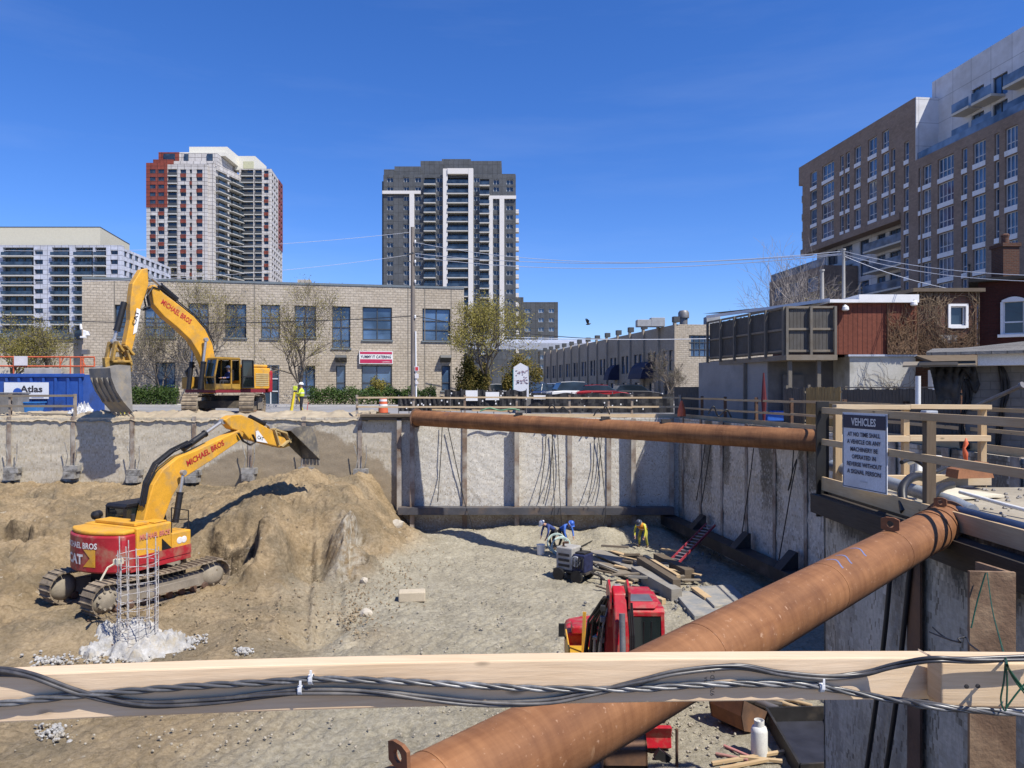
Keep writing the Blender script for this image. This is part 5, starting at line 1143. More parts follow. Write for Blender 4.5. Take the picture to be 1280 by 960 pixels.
mb = MB(); mb.tube([P(158, 511, 38.45), P(165, 519, 38.3)], .05, 8); tag(mb.build('red_stake', mat('red_marker', (.6, .08, .06), .5), origin=P(161, 515, 38.4)), 'short red marker stake beside the yellow bundle', 'stake')
# ================================================================ railings round the pit
def railing(label, pts, h=1.12, zb=.12, rails=(.98, .5), toe=True, post=pilem, rm=lumber, pw=.11, skip=(), fine=False, rw=.09):
    c = V(pts[len(pts)//2]); t = thing('pit_railing', label, 'railing', (c.x, c.y, zb)); 
    for i, p in enumerate(pts):
        if i in skip: continue
        p = V((p[0], p[1], zb)); mb = MB(); mb.box(p+V((0, 0, h/2)), (pw, .02, h)); mb.box(p+V((0, .06, h/2-.001)), (.02, .1, h-.004)); mb.box(p+V((0, .12, h/2)), (pw, .02, h)); mb.build('post', post, t)
    for a, b in zip(pts, pts[1:]):
        a, b = V((a[0], a[1], zb)), V((b[0], b[1], zb)); d_ = (b-a).normalized(); n = V((d_.y, -d_.x, 0))
        for z in rails: mb = MB(); mb.beam(a+V((0, 0, z+random.uniform(-.02, .02)))+n*.05, b+V((0, 0, z+random.uniform(-.02, .02)))+n*.05, .04, rw); mb.build('rail', rm, t, bevel=.004)
        if toe: mb = MB(); mb.beam(a+V((0, 0, .1))+n*.05, b+V((0, 0, .1))+n*.05, .04, .19); mb.build('toe_board', rm, t, bevel=.004)
    return t
lr = [(P(px, 0, 38.2).x, 38.2) for px in (-60, 12, 93)]
railing('weathered grey railing in front of the blue bin at far left', lr, 1.25, .12, (1.15, .6), False, pilem, oldwood_h, rw=.12)
br_ = [(P(px, 0, 38.25).x, 38.25) for px in (446, 517, 581, 646, 712, 761, 790, 850)]
railing('long railing with pale lumber rails along the far edge of the pit', br_, 1.2, .12, (1.05, .55), True, pilem, lumber_pale)
rr_ = []
for px in (851, 878, 907, 946, 990):
    k = (px-640)/F; yv = (15.13+.35)/(k+.1667); rr_.append((k*yv, yv))
rr_ += [(11.2, 24.2), (11.2, 20.4), (11.2, 17.6), (11.2, 11.4)]
railing('railing with grey and pale rails along the right edge of the pit', rr_, 1.15, .12, (1.02, .52), True, rustdark, lumber)
mb = MB(); c = P(480, 517, 37.8); mb.obox(P(450, 521, 37.6), (P(516, 0, 37.6).x-P(450, 0, 37.6).x, 0, 0), (0, 1.4, 0), (0, 0, .12)); mb.obox(P(452, 525, 37.7), (P(516, 0, 37.6).x-P(452, 0, 37.6).x, 0, 0), (0, .3, 0), (0, 0, .15)); tag(mb.build('timber_platform', darkwood, origin=c), 'dark timber walkway platform at the left end of the far railing', 'platform')
for lab, a, b2, w_ in (('flat pale plank left on the ledge behind the far strut', (590, 513), (640, 514), .25), ('second flat plank on the ledge near the utility pole', (540, 512), (575, 513), .2)):
    mb = MB(); mb.beam(P(*a, 38.7), P(*b2, 38.9), w_, .08); tag(mb.build('plank', lumber, origin=P(*a, 38.7)), lab, 'plank')
# ================================================================ people
skinm = mat('skin', (.45, .27, .19), .6, .08)
def person(label, loc, yaw, J, cols, helmet=None, vest=None, group=None, scale=1.0):
    """J: joint -> position (x right, y forward, z up); one skinned body, coloured by the nearest limb"""
    t = thing('person', label, 'person', loc, group, world=False, yaw=yaw)
    d = dict(pelvis=(0, 0, .95), chest=(0, .01, 1.25), neck=(0, .01, 1.47), chin=(0, .03, 1.56), crown=(0, .02, 1.72),
             sl=(-.19, 0, 1.42), el=(-.26, -.02, 1.14), wl=(-.27, .1, .9), hl=(-.27, .14, .81), sr=(.19, 0, 1.42), er=(.26, -.02, 1.14), wr=(.27, .1, .9), hr=(.27, .14, .81),
             pl=(-.1, 0, .9), kl=(-.11, .03, .5), al=(-.12, -.01, .09), tl=(-.13, .17, .04), pr=(.1, 0, .9), kr=(.11, .03, .5), ar=(.12, -.01, .09), tr=(.13, .17, .04)); d.update(J)
    rad = dict(pelvis=.15, chest=.155, neck=.065, chin=.085, crown=.09, sl=.075, el=.052, wl=.038, hl=.045, sr=.075, er=.052, wr=.038, hr=.045, pl=.105, kl=.072, al=.05, tl=.042, pr=.105, kr=.072, ar=.05, tr=.042)
    E = [('pelvis', 'chest', 1), ('chest', 'neck', 1), ('neck', 'chin', 2), ('chin', 'crown', 2), ('chest', 'sl', 1), ('sl', 'el', 1), ('el', 'wl', 1), ('wl', 'hl', 2), ('chest', 'sr', 1), ('sr', 'er', 1), ('er', 'wr', 1), ('wr', 'hr', 2),
         ('pelvis', 'pl', 0), ('pl', 'kl', 0), ('kl', 'al', 0), ('al', 'tl', 3), ('pelvis', 'pr', 0), ('pr', 'kr', 0), ('kr', 'ar', 0), ('ar', 'tr', 3)]
    ks = list(d); ix = {k: i for i, k in enumerate(ks)}; me = bpy.data.meshes.new('tmp'); me.from_pydata([d[k] for k in ks], [(ix[a], ix[b]) for a, b, _ in E], [])
    o = bpy.data.objects.new('tmp', me); COL.objects.link(o); m = o.modifiers.new('s', 'SKIN'); o.modifiers.new('d', 'SUBSURF').levels = 1
    for k in ks: sv = me.skin_vertices[0].data[ix[k]]; sv.radius = (rad[k]*(1.15 if k in ('chest', 'pelvis') else 1), rad[k]*(.8 if k in ('chest', 'pelvis') else 1)); sv.use_root = k == 'pelvis'
    bpy.context.view_layer.update(); ev = bpy.data.meshes.new_from_object(o.evaluated_get(bpy.context.evaluated_depsgraph_get())); bpy.data.objects.remove(o); bpy.data.meshes.remove(me)
    mb = MB(); segs = [(V(d[a]), V(d[b]), c) for a, b, c in E]
    mb.v = [tuple(v.co) for v in ev.vertices]
    for p in ev.polygons:
        c = p.center; best = min(((c-(a+(b-a)*max(0, min(1, (c-a).dot(b-a)/(b-a).length_squared)))).length, k) for a, b, k in segs); mb.f.append(tuple(p.vertices)); mb.m.append(best[1])
    bpy.data.meshes.remove(ev); mb.k = 2
    for w_, h_, sg in (('wl', 'hl', -1), ('wr', 'hr', 1)):       # four fingers and a thumb on each hand
        a, b = V(d[w_]), V(d[h_]); f = (b-a).normalized(); sd = f.cross(V((0, 1, .2))).normalized()
        for i, (o_, ln) in enumerate(((-.03, .07), (-.01, .085), (.01, .08), (.03, .065))): p = b+sd*o_; mb.tube([p, p+f*ln*.6, p+f*ln+V((0, .025, 0))], [.01, .009, .007], 5)
        mb.tube([a.lerp(b, .6), b+V((-.035*sg, .03, 0)), b+V((-.03*sg, .05, -.03))], [.012, .011, .008], 5)
    hd = V(d['crown'])-V(d['chin']); fw = V((0, 1, 0)); fw = (fw-hd.normalized()*fw.dot(hd.normalized())).normalized(); c0 = V(d['chin']).lerp(V(d['crown']), .35); rt_ = fw.cross(hd.normalized())
    mb.tube([c0+fw*.075+hd*.1, c0+fw*.115, c0+fw*.08-hd*.03], [.012, .018, .012], 5)
    for s_ in (-1, 1): mb.tube([c0+rt_*.09*s_+hd*.2, c0+rt_*.1*s_], [.018, .014], 5)
    body = mb.build('body', cols, t, smooth=80, uv=False, fix=False)
    fm = MB(); 
    for s_ in (-1, 1): fm.lathe([(.003, -.008), (.012, 0), (.003, .008)], c0+rt_*.033*s_+fw*.083+hd*.28, 6)
    fm.box(c0+fw*.085-hd*.22, (.045, .012, .01)); fm.build('face', [mat('eye_dark', (.05, .025, .02), .4)], t, uv=False)
    if helmet:
        hm = MB(); z = hd.normalized(); q = z.to_track_quat('Z', 'Y').to_matrix(); c = V(d['crown'])-z*.03
        hm.lathe([(.16, 0), (.135, .012), (.125, .06), (.09, .11), (.03, .135), (.005, .138)], c, 16, q); hm.box(c+fw*.15+z*.006, (.16, .1, .015), q); hm.build('hard_hat', helmet, t, smooth=50, uv=False)
    if vest:
        vm = MB(); a, b = V(d['pelvis']).lerp(V(d['chest']), .25), V(d['neck'])-V((0, 0, .05)); ax_ = (b-a).normalized(); q = ax_.to_track_quat('Z', 'Y').to_matrix(); L = (b-a).length
        e = Matrix(((1.2, 0, 0), (0, .86, 0), (0, 0, 1))); vm.lathe([(.17, 0), (.185, L*.35), (.19, L*.65), (.15, L*.92), (.09, L)], a, 16, q @ e); vo = vm.build('vest', vest, t, smooth=50, uv=False)
        bm_ = MB(); bm_.lathe([(.188, L*.4), (.19, L*.52)], a, 16, q @ e @ Matrix.Scale(1.03, 3)); bm_.build('reflective_band', white, vo, smooth=50, uv=False)
    return t
pants = mat('dark_trousers', (.02, .022, .03), .85, .2); hivis = mat('hi_vis_lime', (.55, .65, .05), .6, .08); boots = mat('work_boots', (.1, .06, .035), .8); navy = mat('navy_shirt', (.035, .06, .2), .8, .2); hatw = mat('white_hat', (.75, .75, .74), .35, .03); haty = mat('dark_hat', (.05, .06, .09), .4); yj = mat('yellow_jacket', (.6, .55, .06), .7, .1); oj = mat('orange_jacket', (.6, .16, .04), .7, .1)
# ================================================================ excavators
def placer(C, yaw):
    U = V((math.cos(yaw), math.sin(yaw), 0)); L = V((-U.y, U.x, 0))
    def T(r, s, z): return C+U*r+L*s+V((0, 0, z))
    def pl(px, py, s=0):
        a = C+L*s; p = onp(px, py, a, a+U); q = p-a; return q.dot(U), p.z-C.z
    return U, L, T, pl
def tracks(t, C, yaw, Lt, ht, w, gauge, m=None):
    U, L, T, _ = placer(C, yaw); rr = ht/2; st = Lt/2-rr
    for sd in (-1, 1):
        mb = MB(); per = 4*st+2*math.pi*rr; n = int(per/.19)
        for i in range(n):
            s = per*i/n
            if s < 2*st: x, z, a = -st+s, ht-.02, 0
            elif s < 2*st+math.pi*rr: q = (s-2*st)/rr; x, z, a = st+math.sin(q)*rr, rr+math.cos(q)*rr, q
            elif s < 4*st+math.pi*rr: x, z, a = st-(s-2*st-math.pi*rr), .02, math.pi
            else: q = (s-4*st-math.pi*rr)/rr; x, z, a = -st-math.sin(q)*rr, rr-math.cos(q)*rr, math.pi+q
            if a == 0 and True: z -= .05*math.sin(math.pi*(x+st)/(2*st))
            tx = U*math.cos(a)-V((0, 0, 1))*math.sin(a); nz = V((0, 0, 1))*math.cos(a)+U*math.sin(a); o = T(x, sd*gauge/2, z)
            M = Matrix((tx, L, nz)).transposed()
            mb.box(o, (.175, w, .03), M); mb.box(o+nz*.035-tx*.05, (.03, w-.01, .045), M); mb.box(o-nz*.05, (.14, w*.35, .07), M)
        mb.build('track_chain', tracksteel, t, fix=False, uv=False)
        fb = MB(); q = [T(-st, sd*gauge/2-.14, .2), T(st, sd*gauge/2-.14, .2), T(st*.95, sd*gauge/2-.14, ht*.68), T(-st*.95, sd*gauge/2-.14, ht*.68)]; fb.prism(q, L*.28); fb.prism([p+L*.28*sd+(L*.28 if sd > 0 else -L*.0)*0 for p in [T(-st*.5, sd*gauge/2+sd*.145, .34), T(st*.6, sd*gauge/2+sd*.145, .34), T(st*.55, sd*gauge/2+sd*.145, ht*.6), T(-st*.45, sd*gauge/2+sd*.145, ht*.6)]], L*.03*sd)
        fb.build('track_frame', mat('dusty_frame', (.25, .215, .17), .9, .25, 2), t, bevel=.02)
        for nm, x in (('sprocket', -st), ('idler', st)):
            mb = MB(); M = Matrix((U, V((0, 0, 1)), L)).transposed(); mb.lathe([(rr*.45, -w*.36), (rr*.8, -w*.2), (rr*.88, -.06), (rr*.88, .06), (rr*.8, w*.2), (rr*.45, w*.36)], T(x, sd*gauge/2, rr), 18, M)
            if nm == 'sprocket':
                for i in range(10): a = i*.628; mb.cyl(T(x+math.cos(a)*rr*.55, sd*(gauge/2+w*.3), rr+math.sin(a)*rr*.55), T(x+math.cos(a)*rr*.55, sd*(gauge/2+w*.4), rr+math.sin(a)*rr*.55), .04, n=6)
            mb.build(nm, mat('dusty_wheel', (.3, .26, .2), .9, .2, 3), t, smooth=40, uv=False)
        mb = MB(); M = Matrix((U, V((0, 0, 1)), L)).transposed()
        k = 8
        for i in range(k): mb.lathe([(.1, -.2), (.14, -.15), (.14, .15), (.1, .2)], T(-st*.82+st*1.64*i/(k-1), sd*gauge/2, .17), 10, M)
        mb.build('track_roller', rustdark, t, smooth=40, uv=False); tag(mb and t.children[-1], kind=None)
    mb = MB(); mb.obox(T(-1.0, -gauge/2+.15, .42), U*2.0, L*(gauge-.3), (0, 0, .42)); mb.cyl(T(0, 0, .84), T(0, 0, 1.14), .85, n=24); mb.build('undercarriage', mat('greasy_black', (.03, .028, .025), .7, .3, dirt=(.15, .12, .08), dfac=.4), t, smooth=40)
def poly3(T, pts, s): return [T(r, s, z) for r, z in pts]
def bucket(t, T, L, prof, s0, s1, mshell, teeth=5, dirn=None):
    """prof: open outline of the shell from hinge round the back to the lip"""
    mb = MB(); n = len(prof); th = .045; k = 10
    c = (sum(p[0] for p in prof)/n, sum(p[1] for p in prof)/n)
    inn = [(p[0]+(c[0]-p[0])*.1, p[1]+(c[1]-p[1])*.1) for p in prof]
    for i in range(n-1): mb.hexa([T(prof[i][0], s0, prof[i][1]), T(prof[i+1][0], s0, prof[i+1][1]), T(inn[i+1][0], s0, inn[i+1][1]), T(inn[i][0], s0, inn[i][1]), T(prof[i][0], s1, prof[i][1]), T(prof[i+1][0], s1, prof[i+1][1]), T(inn[i+1][0], s1, inn[i+1][1]), T(inn[i][0], s1, inn[i][1])])
    b = mb.build('bucket', mshell, t, fix=True)
    for s in (s0, s1-.04): sp = MB(); sp.prism(poly3(T, prof, s+(-.003 if s == s0 else .003)), L*.04); sp.build('side_plate', mshell, b)
    a, e = V((prof[-2][0], prof[-2][1], 0)), V((prof[-1][0], prof[-1][1], 0)); dr = (e-a).normalized()
    if dirn: dr = V((dirn[0], dirn[1], 0)).normalized()
    for i in range(teeth):
        s = s0+(s1-s0)*(i+.5)/teeth; tm = MB(); w0 = T(e.x, s, e.y); D = T(e.x+dr.x*.26, s, e.y+dr.y*.26)-w0; U_ = T(1, 0, 0)-T(0, 0, 0); up = L.cross(D).normalized()
        tm.hexa([w0-L*.07-up*.05, w0+L*.07-up*.05, w0+L*.07+up*.05, w0-L*.07+up*.05]+[w0+D+v for v in (-L*.05-up*.012, L*.05-up*.012, L*.05+up*.012, -L*.05+up*.012)]); tm.build('tooth', mat('worn_steel', (.3, .27, .22), .6, .2, 4, metal=.2), b)
    return b
bucketm = mat('worn_bucket_steel', (.25, .235, .21), .6, .25, 1.6, dirt=(.34, .28, .19), dfac=.5, dscale=2, metal=.15)
def ram(t, p0, p1, r, split=.6, m=black, name='cylinder'):
    p0, p1 = V(p0), V(p1); mb = MB(); mb.cyl(p0, p0.lerp(p1, split), r); mb.cyl(p0.lerp(p1, split-.02), p0.lerp(p1, split+.01), r*1.18); o = mb.build(name, m, t, smooth=40, uv=False)
    mb = MB(); mb.cyl(p0.lerp(p1, split), p1, r*.55); mb.lathe([(r*.9, -r*.7), (r*.9, r*.7)], p1, 10, (p1-p0).cross(V((0, 0, 1))).to_track_quat('Z', 'Y').to_matrix()); mb.build('rod', chrome, o, smooth=40, uv=False)
def cab(t, T, U, L, r0, r1, s0, s1, z0, z1, fm, slope=.22, dooropen=False):
    side = [(r0, z0), (r1, z0), (r1+.05, z0+(z1-z0)*.4), (r1-slope, z1), (r0+.05, z1)]; w = s1-s0; p = .075
    mb = MB()
    for a, b in zip(side, side[1:]+side[:1]):
        for s in (s0+p/2, s1-p/2): mb.beam(T(a[0], s, a[1]), T(b[0], s, b[1]), p, p, L)
    for a in side: mb.beam(T(a[0], s0, a[1]), T(a[0], s1, a[1]), p, p)
    rm = (r0+r1)/2-.2
    for s in (s0+p/2, s1-p/2): mb.beam(T(rm, s, z0), T(rm, s, z1), p, p, L)
    mb.prism([T(r0, s0-.02, z1+.01), T(r1-slope, s0-.02, z1+.01), T(r1-slope-.1, s0-.02, z1+.1), T(r0+.1, s0-.02, z1+.1)], L*(w+.04)); mb.prism([T(a, s0, b) for a, b in ((r0, z0-.05), (r1, z0-.05), (r1+.02, z0+.3), (r0, z0+.3))], L*(w-.0))
    c = mb.build('cab', fm, t, fix=True)
    def pane(q, name='window'): m_ = MB(); d_ = (q[1]-q[0]).cross(q[2]-q[0]).normalized()*.015; m_.prism(q, d_); m_.build(name, cabglass, c, uv=False)
    for s in ((s0+.03, s1-.045) if not dooropen else (s0+.03,)): pane([T(a, s, b) for a, b in ((r0+.06, z0+.3), (rm-.04, z0+.3), (rm-.04, z1-.05), (r0+.08, z1-.05))]); pane([T(a, s, b) for a, b in ((rm+.04, z0+.3), (r1-.02, z0+.3), (r1, z0+(z1-z0)*.4), (r1-slope-.03, z1-.05), (rm+.04, z1-.05))])
    pane([T(r1-.01, s0+.08, z0+.32), T(r1-.01, s1-.08, z0+.32), T(r1+.03, s1-.08, z0+(z1-z0)*.4), T(r1+.03, s0+.08, z0+(z1-z0)*.4)]); pane([T(r1+.03, s0+.08, z0+(z1-z0)*.42), T(r1+.03, s1-.08, z0+(z1-z0)*.42), T(r1-slope+.02, s1-.08, z1-.06), T(r1-slope+.02, s0+.08, z1-.06)])
    pane([T(r0+.03, s0+.08, z0+.5), T(r0+.03, s1-.08, z0+.5), T(r0+.06, s1-.08, z1-.06), T(r0+.06, s0+.08, z1-.06)])
    sm = MB(); sm.obox(T(r0+.35, s0+.25, z0+.35), U*.5, L*.5, (0, 0, .14)); sm.obox(T(r0+.25, s0+.25, z0+.45), U*.12, L*.5, (0, 0, .65)); sm.build('seat', black, c, bevel=.03)
    return c
def decal(t, T, pts, s, off, m, name='decal'): q = MB(); p = [T(r, s+off, z) for r, z in pts]; q.prism(p, (T(0, s+off*1.5, 0)-T(0, s+off, 0))); return q.build(name, m, t, uv=False)
def plate_text(t, body, T, pl, p0, p1, s, size, m, sgn, depth=.015, width=None):
    a = pl(*p0, s); b = pl(*p1, s); A_, B_ = T(a[0], s, a[1]), T(b[0], s, b[1]); ux = (B_-A_).normalized(); nrm = (T(0, sgn, 0)-T(0, 0, 0)); uz = nrm.cross(ux)
    return text_mb(body, A_, ux, uz, size, depth, width=width or (B_-A_).length, bold=.02).build('lettering', m, t, uv=False)
# ---------------- lower digger, red tail, on the mound
C = EXC.copy(); E1 = thing('excavator', 'yellow digger with red tail and CAT lettering, working down on the sandy mound', 'excavator', C, 'excavators')
tracks(E1, C, R(57), 4.75, 1.02, .72, 2.6)
U, L, T, pl = placer(C, R(66))
Rr = 2.0; hw = 1.27
arc = [(-math.sqrt(Rr*Rr-s*s), s) for s in np.linspace(-hw, hw, 15)]
def plan(pts, z0, z1): mb = MB(); mb.prism([T(r, s, z0) for r, s in pts], (0, 0, z1-z0)); return mb
base = plan([(-1.3, -hw), (1.05, -hw), (1.05, hw), (-1.3, hw)], 1.16, 1.34).build('house_floor', redp, E1, bevel=.02)
plan([(-1.1, -hw)]+arc+[(-1.1, hw)], 1.2, 2.38).build('counterweight', redp, E1, bevel=.06, smooth=30); CWt = E1.children[-1]
plan([(-1.09, -hw+.06)]+[(r*.97, s*.97) for r, s in arc]+[(-1.09, hw-.06)], 2.385, 2.52).build('tail_cover', yellow, E1, bevel=.05)
plan([(-1.09, -hw), (.25, -hw), (.25, -.35), (-.35, -.35), (-.35, hw), (-1.09, hw)], 1.35, 2.55).build('engine_house', yellow, E1, bevel=.05)
mb = plan([(-.95, -1.0), (-.4, -1.0), (-.4, .9), (-.95, .9)], 2.56, 2.66); mb.join(plan([(-.3, -1.1), (.2, -1.1), (.2, -.5), (-.3, -.5)], 2.56, 2.6)); mb.build('hood_panel', yellow, E1, bevel=.03)
plan([(.26, -hw), (1.05, -hw), (1.05, -.5), (.26, -.5)], 1.35, 2.15).build('tool_box', yellow, E1, bevel=.04)
q = MB(); q.obox(T(-1.08, -hw-.02, 1.35), U*2.12, L*.015, (0, 0, .3)); q.build('red_stripe', redp, E1)
decal(E1, T, [(-.15, 1.66), (.24, 1.66), (-.15, 2.05)], -hw, -.012, black, 'dark_triangle')
def wrap(mb): mb.v = [tuple(T(-(math.sqrt(max(.1, Rr*Rr-min(hw, abs((V(v)-C).dot(L)))**2))+.018), (V(v)-C).dot(L), v[2]-C.z)) for v in mb.v]; return mb
letw = mat('white_lettering', (.75, .72, .7), .5, .05)
wrap(text_mb('MICHAEL BROS', T(-3, 1.05, 1.98), -L, (0, 0, 1), .26, 0, width=1.6, bold=.03)).build('lettering', letw, CWt, uv=False)
wrap(text_mb('CAT', T(-3, .95, 1.48), -L, (0, 0, 1), .42, 0, width=.95, bold=.04)).build('lettering', letw, CWt, uv=False)
lg = MB(); lg.add([T(-3, s, z) for s, z in ((-.02, 1.4), (-.5, 1.4), (-.5, 1.95), (-.02, 1.95), (-.3, 1.68))], [(0, 1, 4), (1, 2, 4), (2, 3, 4)]); wrap(lg).build('logo_arrow', yellow, CWt, uv=False)
text_mb('MICHAEL BROS', T(-1.0, -hw-.025, 2.15), U, (0, 0, 1), .24, 0, width=1.15, bold=.03).build('lettering', mat('pink_lettering', (.6, .2, .15), .5), E1, uv=False)
mb = MB(); M_ = Matrix((U, V((0, 0, 1)), -L)).transposed(); 
for dx in (-.09, .09): mb.lathe([(.12, 0), (.1, .012), (.02, .014)], T(.66+dx, -hw-.004, 1.85), 14, M_)
mb.build('round_emblem', letw, E1, uv=False)
cb_ = cab(E1, T, U, L, -.3, 1.4, .32, 1.27, 1.34, 2.98, black)
mb = MB(); 
for a, b in (((.3, -1.2, 2.15), (.3, -1.2, 3.0)), ((.3, -1.2, 3.0), (1.0, -1.2, 2.8)), ((1.0, -1.2, 2.8), (1.0, -1.2, 2.15)), ((.3, -1.2, 2.6), (1.0, -1.2, 2.5))): mb.tube([T(*a), T(*b)], .02, 6)
mb.build('handrail', black, E1)
mb = MB(); mb.lathe([(.02, -.2), (.15, -.12), (.15, .12), (.02, .2)], T(-.5, 1.42, 2.7), 12, Matrix.Rotation(R(90), 3, 'X')); mb.tube([T(-.3, 1.2, 2.5), T(-.5, 1.4, 2.7)], .02, 6); mb.build('mirror', black, E1, smooth=40)
mb = MB(); mb.cyl(T(-.7, -.6, 2.6), T(-.7, -.6, 2.9), .07); mb.build('exhaust', blacksteel, E1, smooth=40)
bm_px = [(173, 655), (179, 629), (186, 606), (198, 587), (218, 571), (239, 563), (294, 537.5), (300, 541), (297, 549), (258, 576), (223, 598), (210, 620), (197, 655)]
bz = [pl(*p) for p in bm_px]; mb = MB(); mb.prism(poly3(T, bz, -.22), L*.44); boom = mb.build('boom', yellow, E1, bevel=.03)
st_px = [(276, 525), (285, 519.5), (298, 518.5), (311, 524), (351, 546), (359, 557), (351, 560), (320, 552.5), (307.5, 549), (300, 540), (286, 536)]
sz = [pl(*p) for p in st_px]; mb = MB(); mb.prism(poly3(T, sz, -.18), L*.36); stick = mb.build('stick', yellow, E1, bevel=.03)
plate_text(boom, 'MICHAEL BROS', T, pl, (234, 583), (280, 556), -.22, .3, redletter, -1)
wp = [pl(*p, -.18) for p in ((319, 539), (322, 538), (334, 554), (320, 551.5))]; decal(stick, T, wp, -.18, -.02, white, 'logo_panel')
plate_text(stick, 'CAT', T, pl, (320.5, 548), (328, 551), -.18, .2, black, -1, .035)
a, b = pl(228, 563), pl(277, 527); ram(E1, T(a[0], -.02, a[1]+.05), T(b[0], -.02, b[1]), .12, .55)
a, b = pl(312, 523), pl(337, 536); ram(E1, T(a[0], 0, a[1]+.06), T(b[0], 0, b[1]+.1), .1, .7)
for s in (-.48, .48): a, b = pl(207, 652), pl(217, 590); ram(E1, T(a[0], s, a[1]), T(b[0], s, b[1]), .11, .6)
bp_ = [pl(*p) for p in ((352, 538), (358, 534), (370, 532.5), (379, 534), (384, 546), (387, 560), (389, 574))]
bucket(E1, T, L, bp_, -.5, .5, mat('dark_bucket_steel', (.13, .12, .105), .6, .3, 1.6, dirt=(.3, .25, .17), dfac=.45, dscale=2), 5, (.0, -1))
mb = MB()
for s in (-.2, .2):
    for p, q in (((337, 536), (352, 541)), ((352, 541), (357, 553)), ((346, 558), (358, 548)), ((337, 536), (343, 556))): a, b = pl(*p), pl(*q); mb.beam(T(a[0], s, a[1]), T(b[0], s, b[1]), .07, .22, L)
mb.build('linkage', mat('dusty_yellow', (.42, .31, .14), .8, .25, 3), E1)
mb = MB(); rng = random.Random(3)
for k in range(6):
    s = rng.uniform(-.25, .25); o = k*.02; mb.tube([T(*(lambda a: (a[0], s, a[1]+.18+o))(pl(*p))) for p in ((176, 640), (181, 612), (193, 588), (214, 571), (236, 560))], .028, 5)
mb.build('hose', rubber, E1, uv=False, fix=False); mb = MB()
for s in (-.3, -.36): mb.tube([T(*(lambda a: (a[0], s, a[1]))(pl(*p))) for p in ((290, 541), (296, 551), (305, 556), (312, 552), (308, 543))], .03, 6)
mb.build('hose', rubber, E1, uv=False, fix=False)
# ---------------- upper digger by the street
C = V((-16.65, 42.0, .12)); E2 = thing('excavator', 'big yellow digger at street level with open cab and boom raised over the wall', 'excavator', C, 'excavators')
tracks(E2, C, R(-78), 5.3, 1.2, .78, 2.95)
U, L, T, pl = placer(C, math.atan2(-.835, -.55))
def plan(pts, z0, z1): mb = MB(); mb.prism([T(r, s, z0) for r, s in pts], (0, 0, z1-z0)); return mb
Rr = 2.55; hw = 1.45; arc = [(-math.sqrt(Rr*Rr-s*s), s) for s in np.linspace(-hw, hw, 15)]
plan([(-1.6, -hw), (1.7, -hw), (1.7, hw), (-1.6, hw)], 1.3, 1.5).build('house_floor', mat('dark_red_paint', (.2, .02, .03), .5), E2, bevel=.02)
plan([(-1.8, -hw)]+arc+[(-1.8, hw)], 1.32, 2.6).build('counterweight', redp, E2, bevel=.06, smooth=30)
plan([(-1.95, -hw), (.4, -hw), (.4, -.5), (.05, -.5), (.05, hw), (-1.95, hw)], 1.52, 2.75).build('engine_house', yellow, E2, bevel=.06)
plan([(-1.85, -1.3), (-.5, -1.3), (-.5, 1.35), (-1.85, 1.35)], 2.76, 2.95).build('hood_panel', yellow, E2, bevel=.08)
mb = MB(); 
for i in range(7): mb.obox(T(-1.8, hw+.002, 1.7+i*.11), U*.9, L*.02, (0, 0, .07))
mb.build('louvre', mat('louvre_tan', (.45, .35, .17), .7), E2)
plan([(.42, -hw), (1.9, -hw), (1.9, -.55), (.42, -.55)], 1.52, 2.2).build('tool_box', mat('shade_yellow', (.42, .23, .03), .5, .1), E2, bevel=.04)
c2 = cab(E2, T, U, L, .1, 1.7, .45, 1.45, 1.5, 3.2, mat('cab_frame', (.38, .22, .035), .5, .2, 3, dirt=(.06, .05, .04), dfac=.4), .15, True)
mb = MB(); mb.prism([T(r, 1.55, z) for r, z in ((.02, 1.55), (.08, 1.55), (.08, 3.2), (.02, 3.2))], L*.03); mb.prism([T(.1, 1.54, 1.6), T(-.5, 1.75, 1.6), T(-.45, 1.75, 3.15), T(.1, 1.54, 3.15)], L*.03); mb.build('door', [cabglass], E2, uv=False)
mb = MB(); q = [T(.1, 1.6, 1.6), T(-.5, 1.81, 1.6), T(-.45, 1.81, 3.15), T(.1, 1.6, 3.15)]
for a, b in zip(q, q[1:]+q[:1]): mb.beam(a, b, .07, .07, L)
mb.beam(q[0].lerp(q[3], .4), q[1].lerp(q[2], .4), .06, .06, L); mb.build('door_frame', black, E2)
bm_px = [(186, 360), (190, 356), (202, 368), (222, 382.5), (239, 396), (253, 412), (262, 430), (266, 450), (267, 492), (250, 492), (254, 470), (252, 456), (245, 441), (235, 425), (218, 409), (202, 396), (189, 381)]
bz = [pl(*p) for p in bm_px]; mb = MB(); mb.prism(poly3(T, bz, -.27), L*.54); boom = mb.build('boom', yellow, E2, bevel=.04)
st_px = [(174, 337), (182, 335.5), (183, 355), (180, 366), (173, 386), (166, 423), (161, 444), (155, 440), (154, 430), (160, 400), (160, 380), (163, 355)]
sz = [pl(*p) for p in st_px]; mb = MB(); mb.prism(poly3(T, sz, -.22), L*.44); stick = mb.build('stick', yellow, E2, bevel=.04)
plate_text(boom, 'MICHAEL BROS', T, pl, (200.5, 379), (237, 405), .27, .4, redletter, 1)
wp = [pl(*p, .22) for p in ((170.5, 385), (175.5, 387), (170.5, 415), (166, 418))]; decal(stick, T, wp, .22, .02, white, 'logo_panel')
plate_text(stick, 'CAT', T, pl, (168.5, 407), (173.5, 390), .22, .26, black, 1, .04)
a, b = pl(221, 379), pl(187, 348); ram(E2, T(a[0], 0, a[1]+.2), T(b[0], 0, b[1]+.1), .15, .62)
a, b = pl(154, 378), pl(141, 427); ram(E2, T(a[0], .1, a[1]), T(b[0], .1, b[1]), .15, .72)
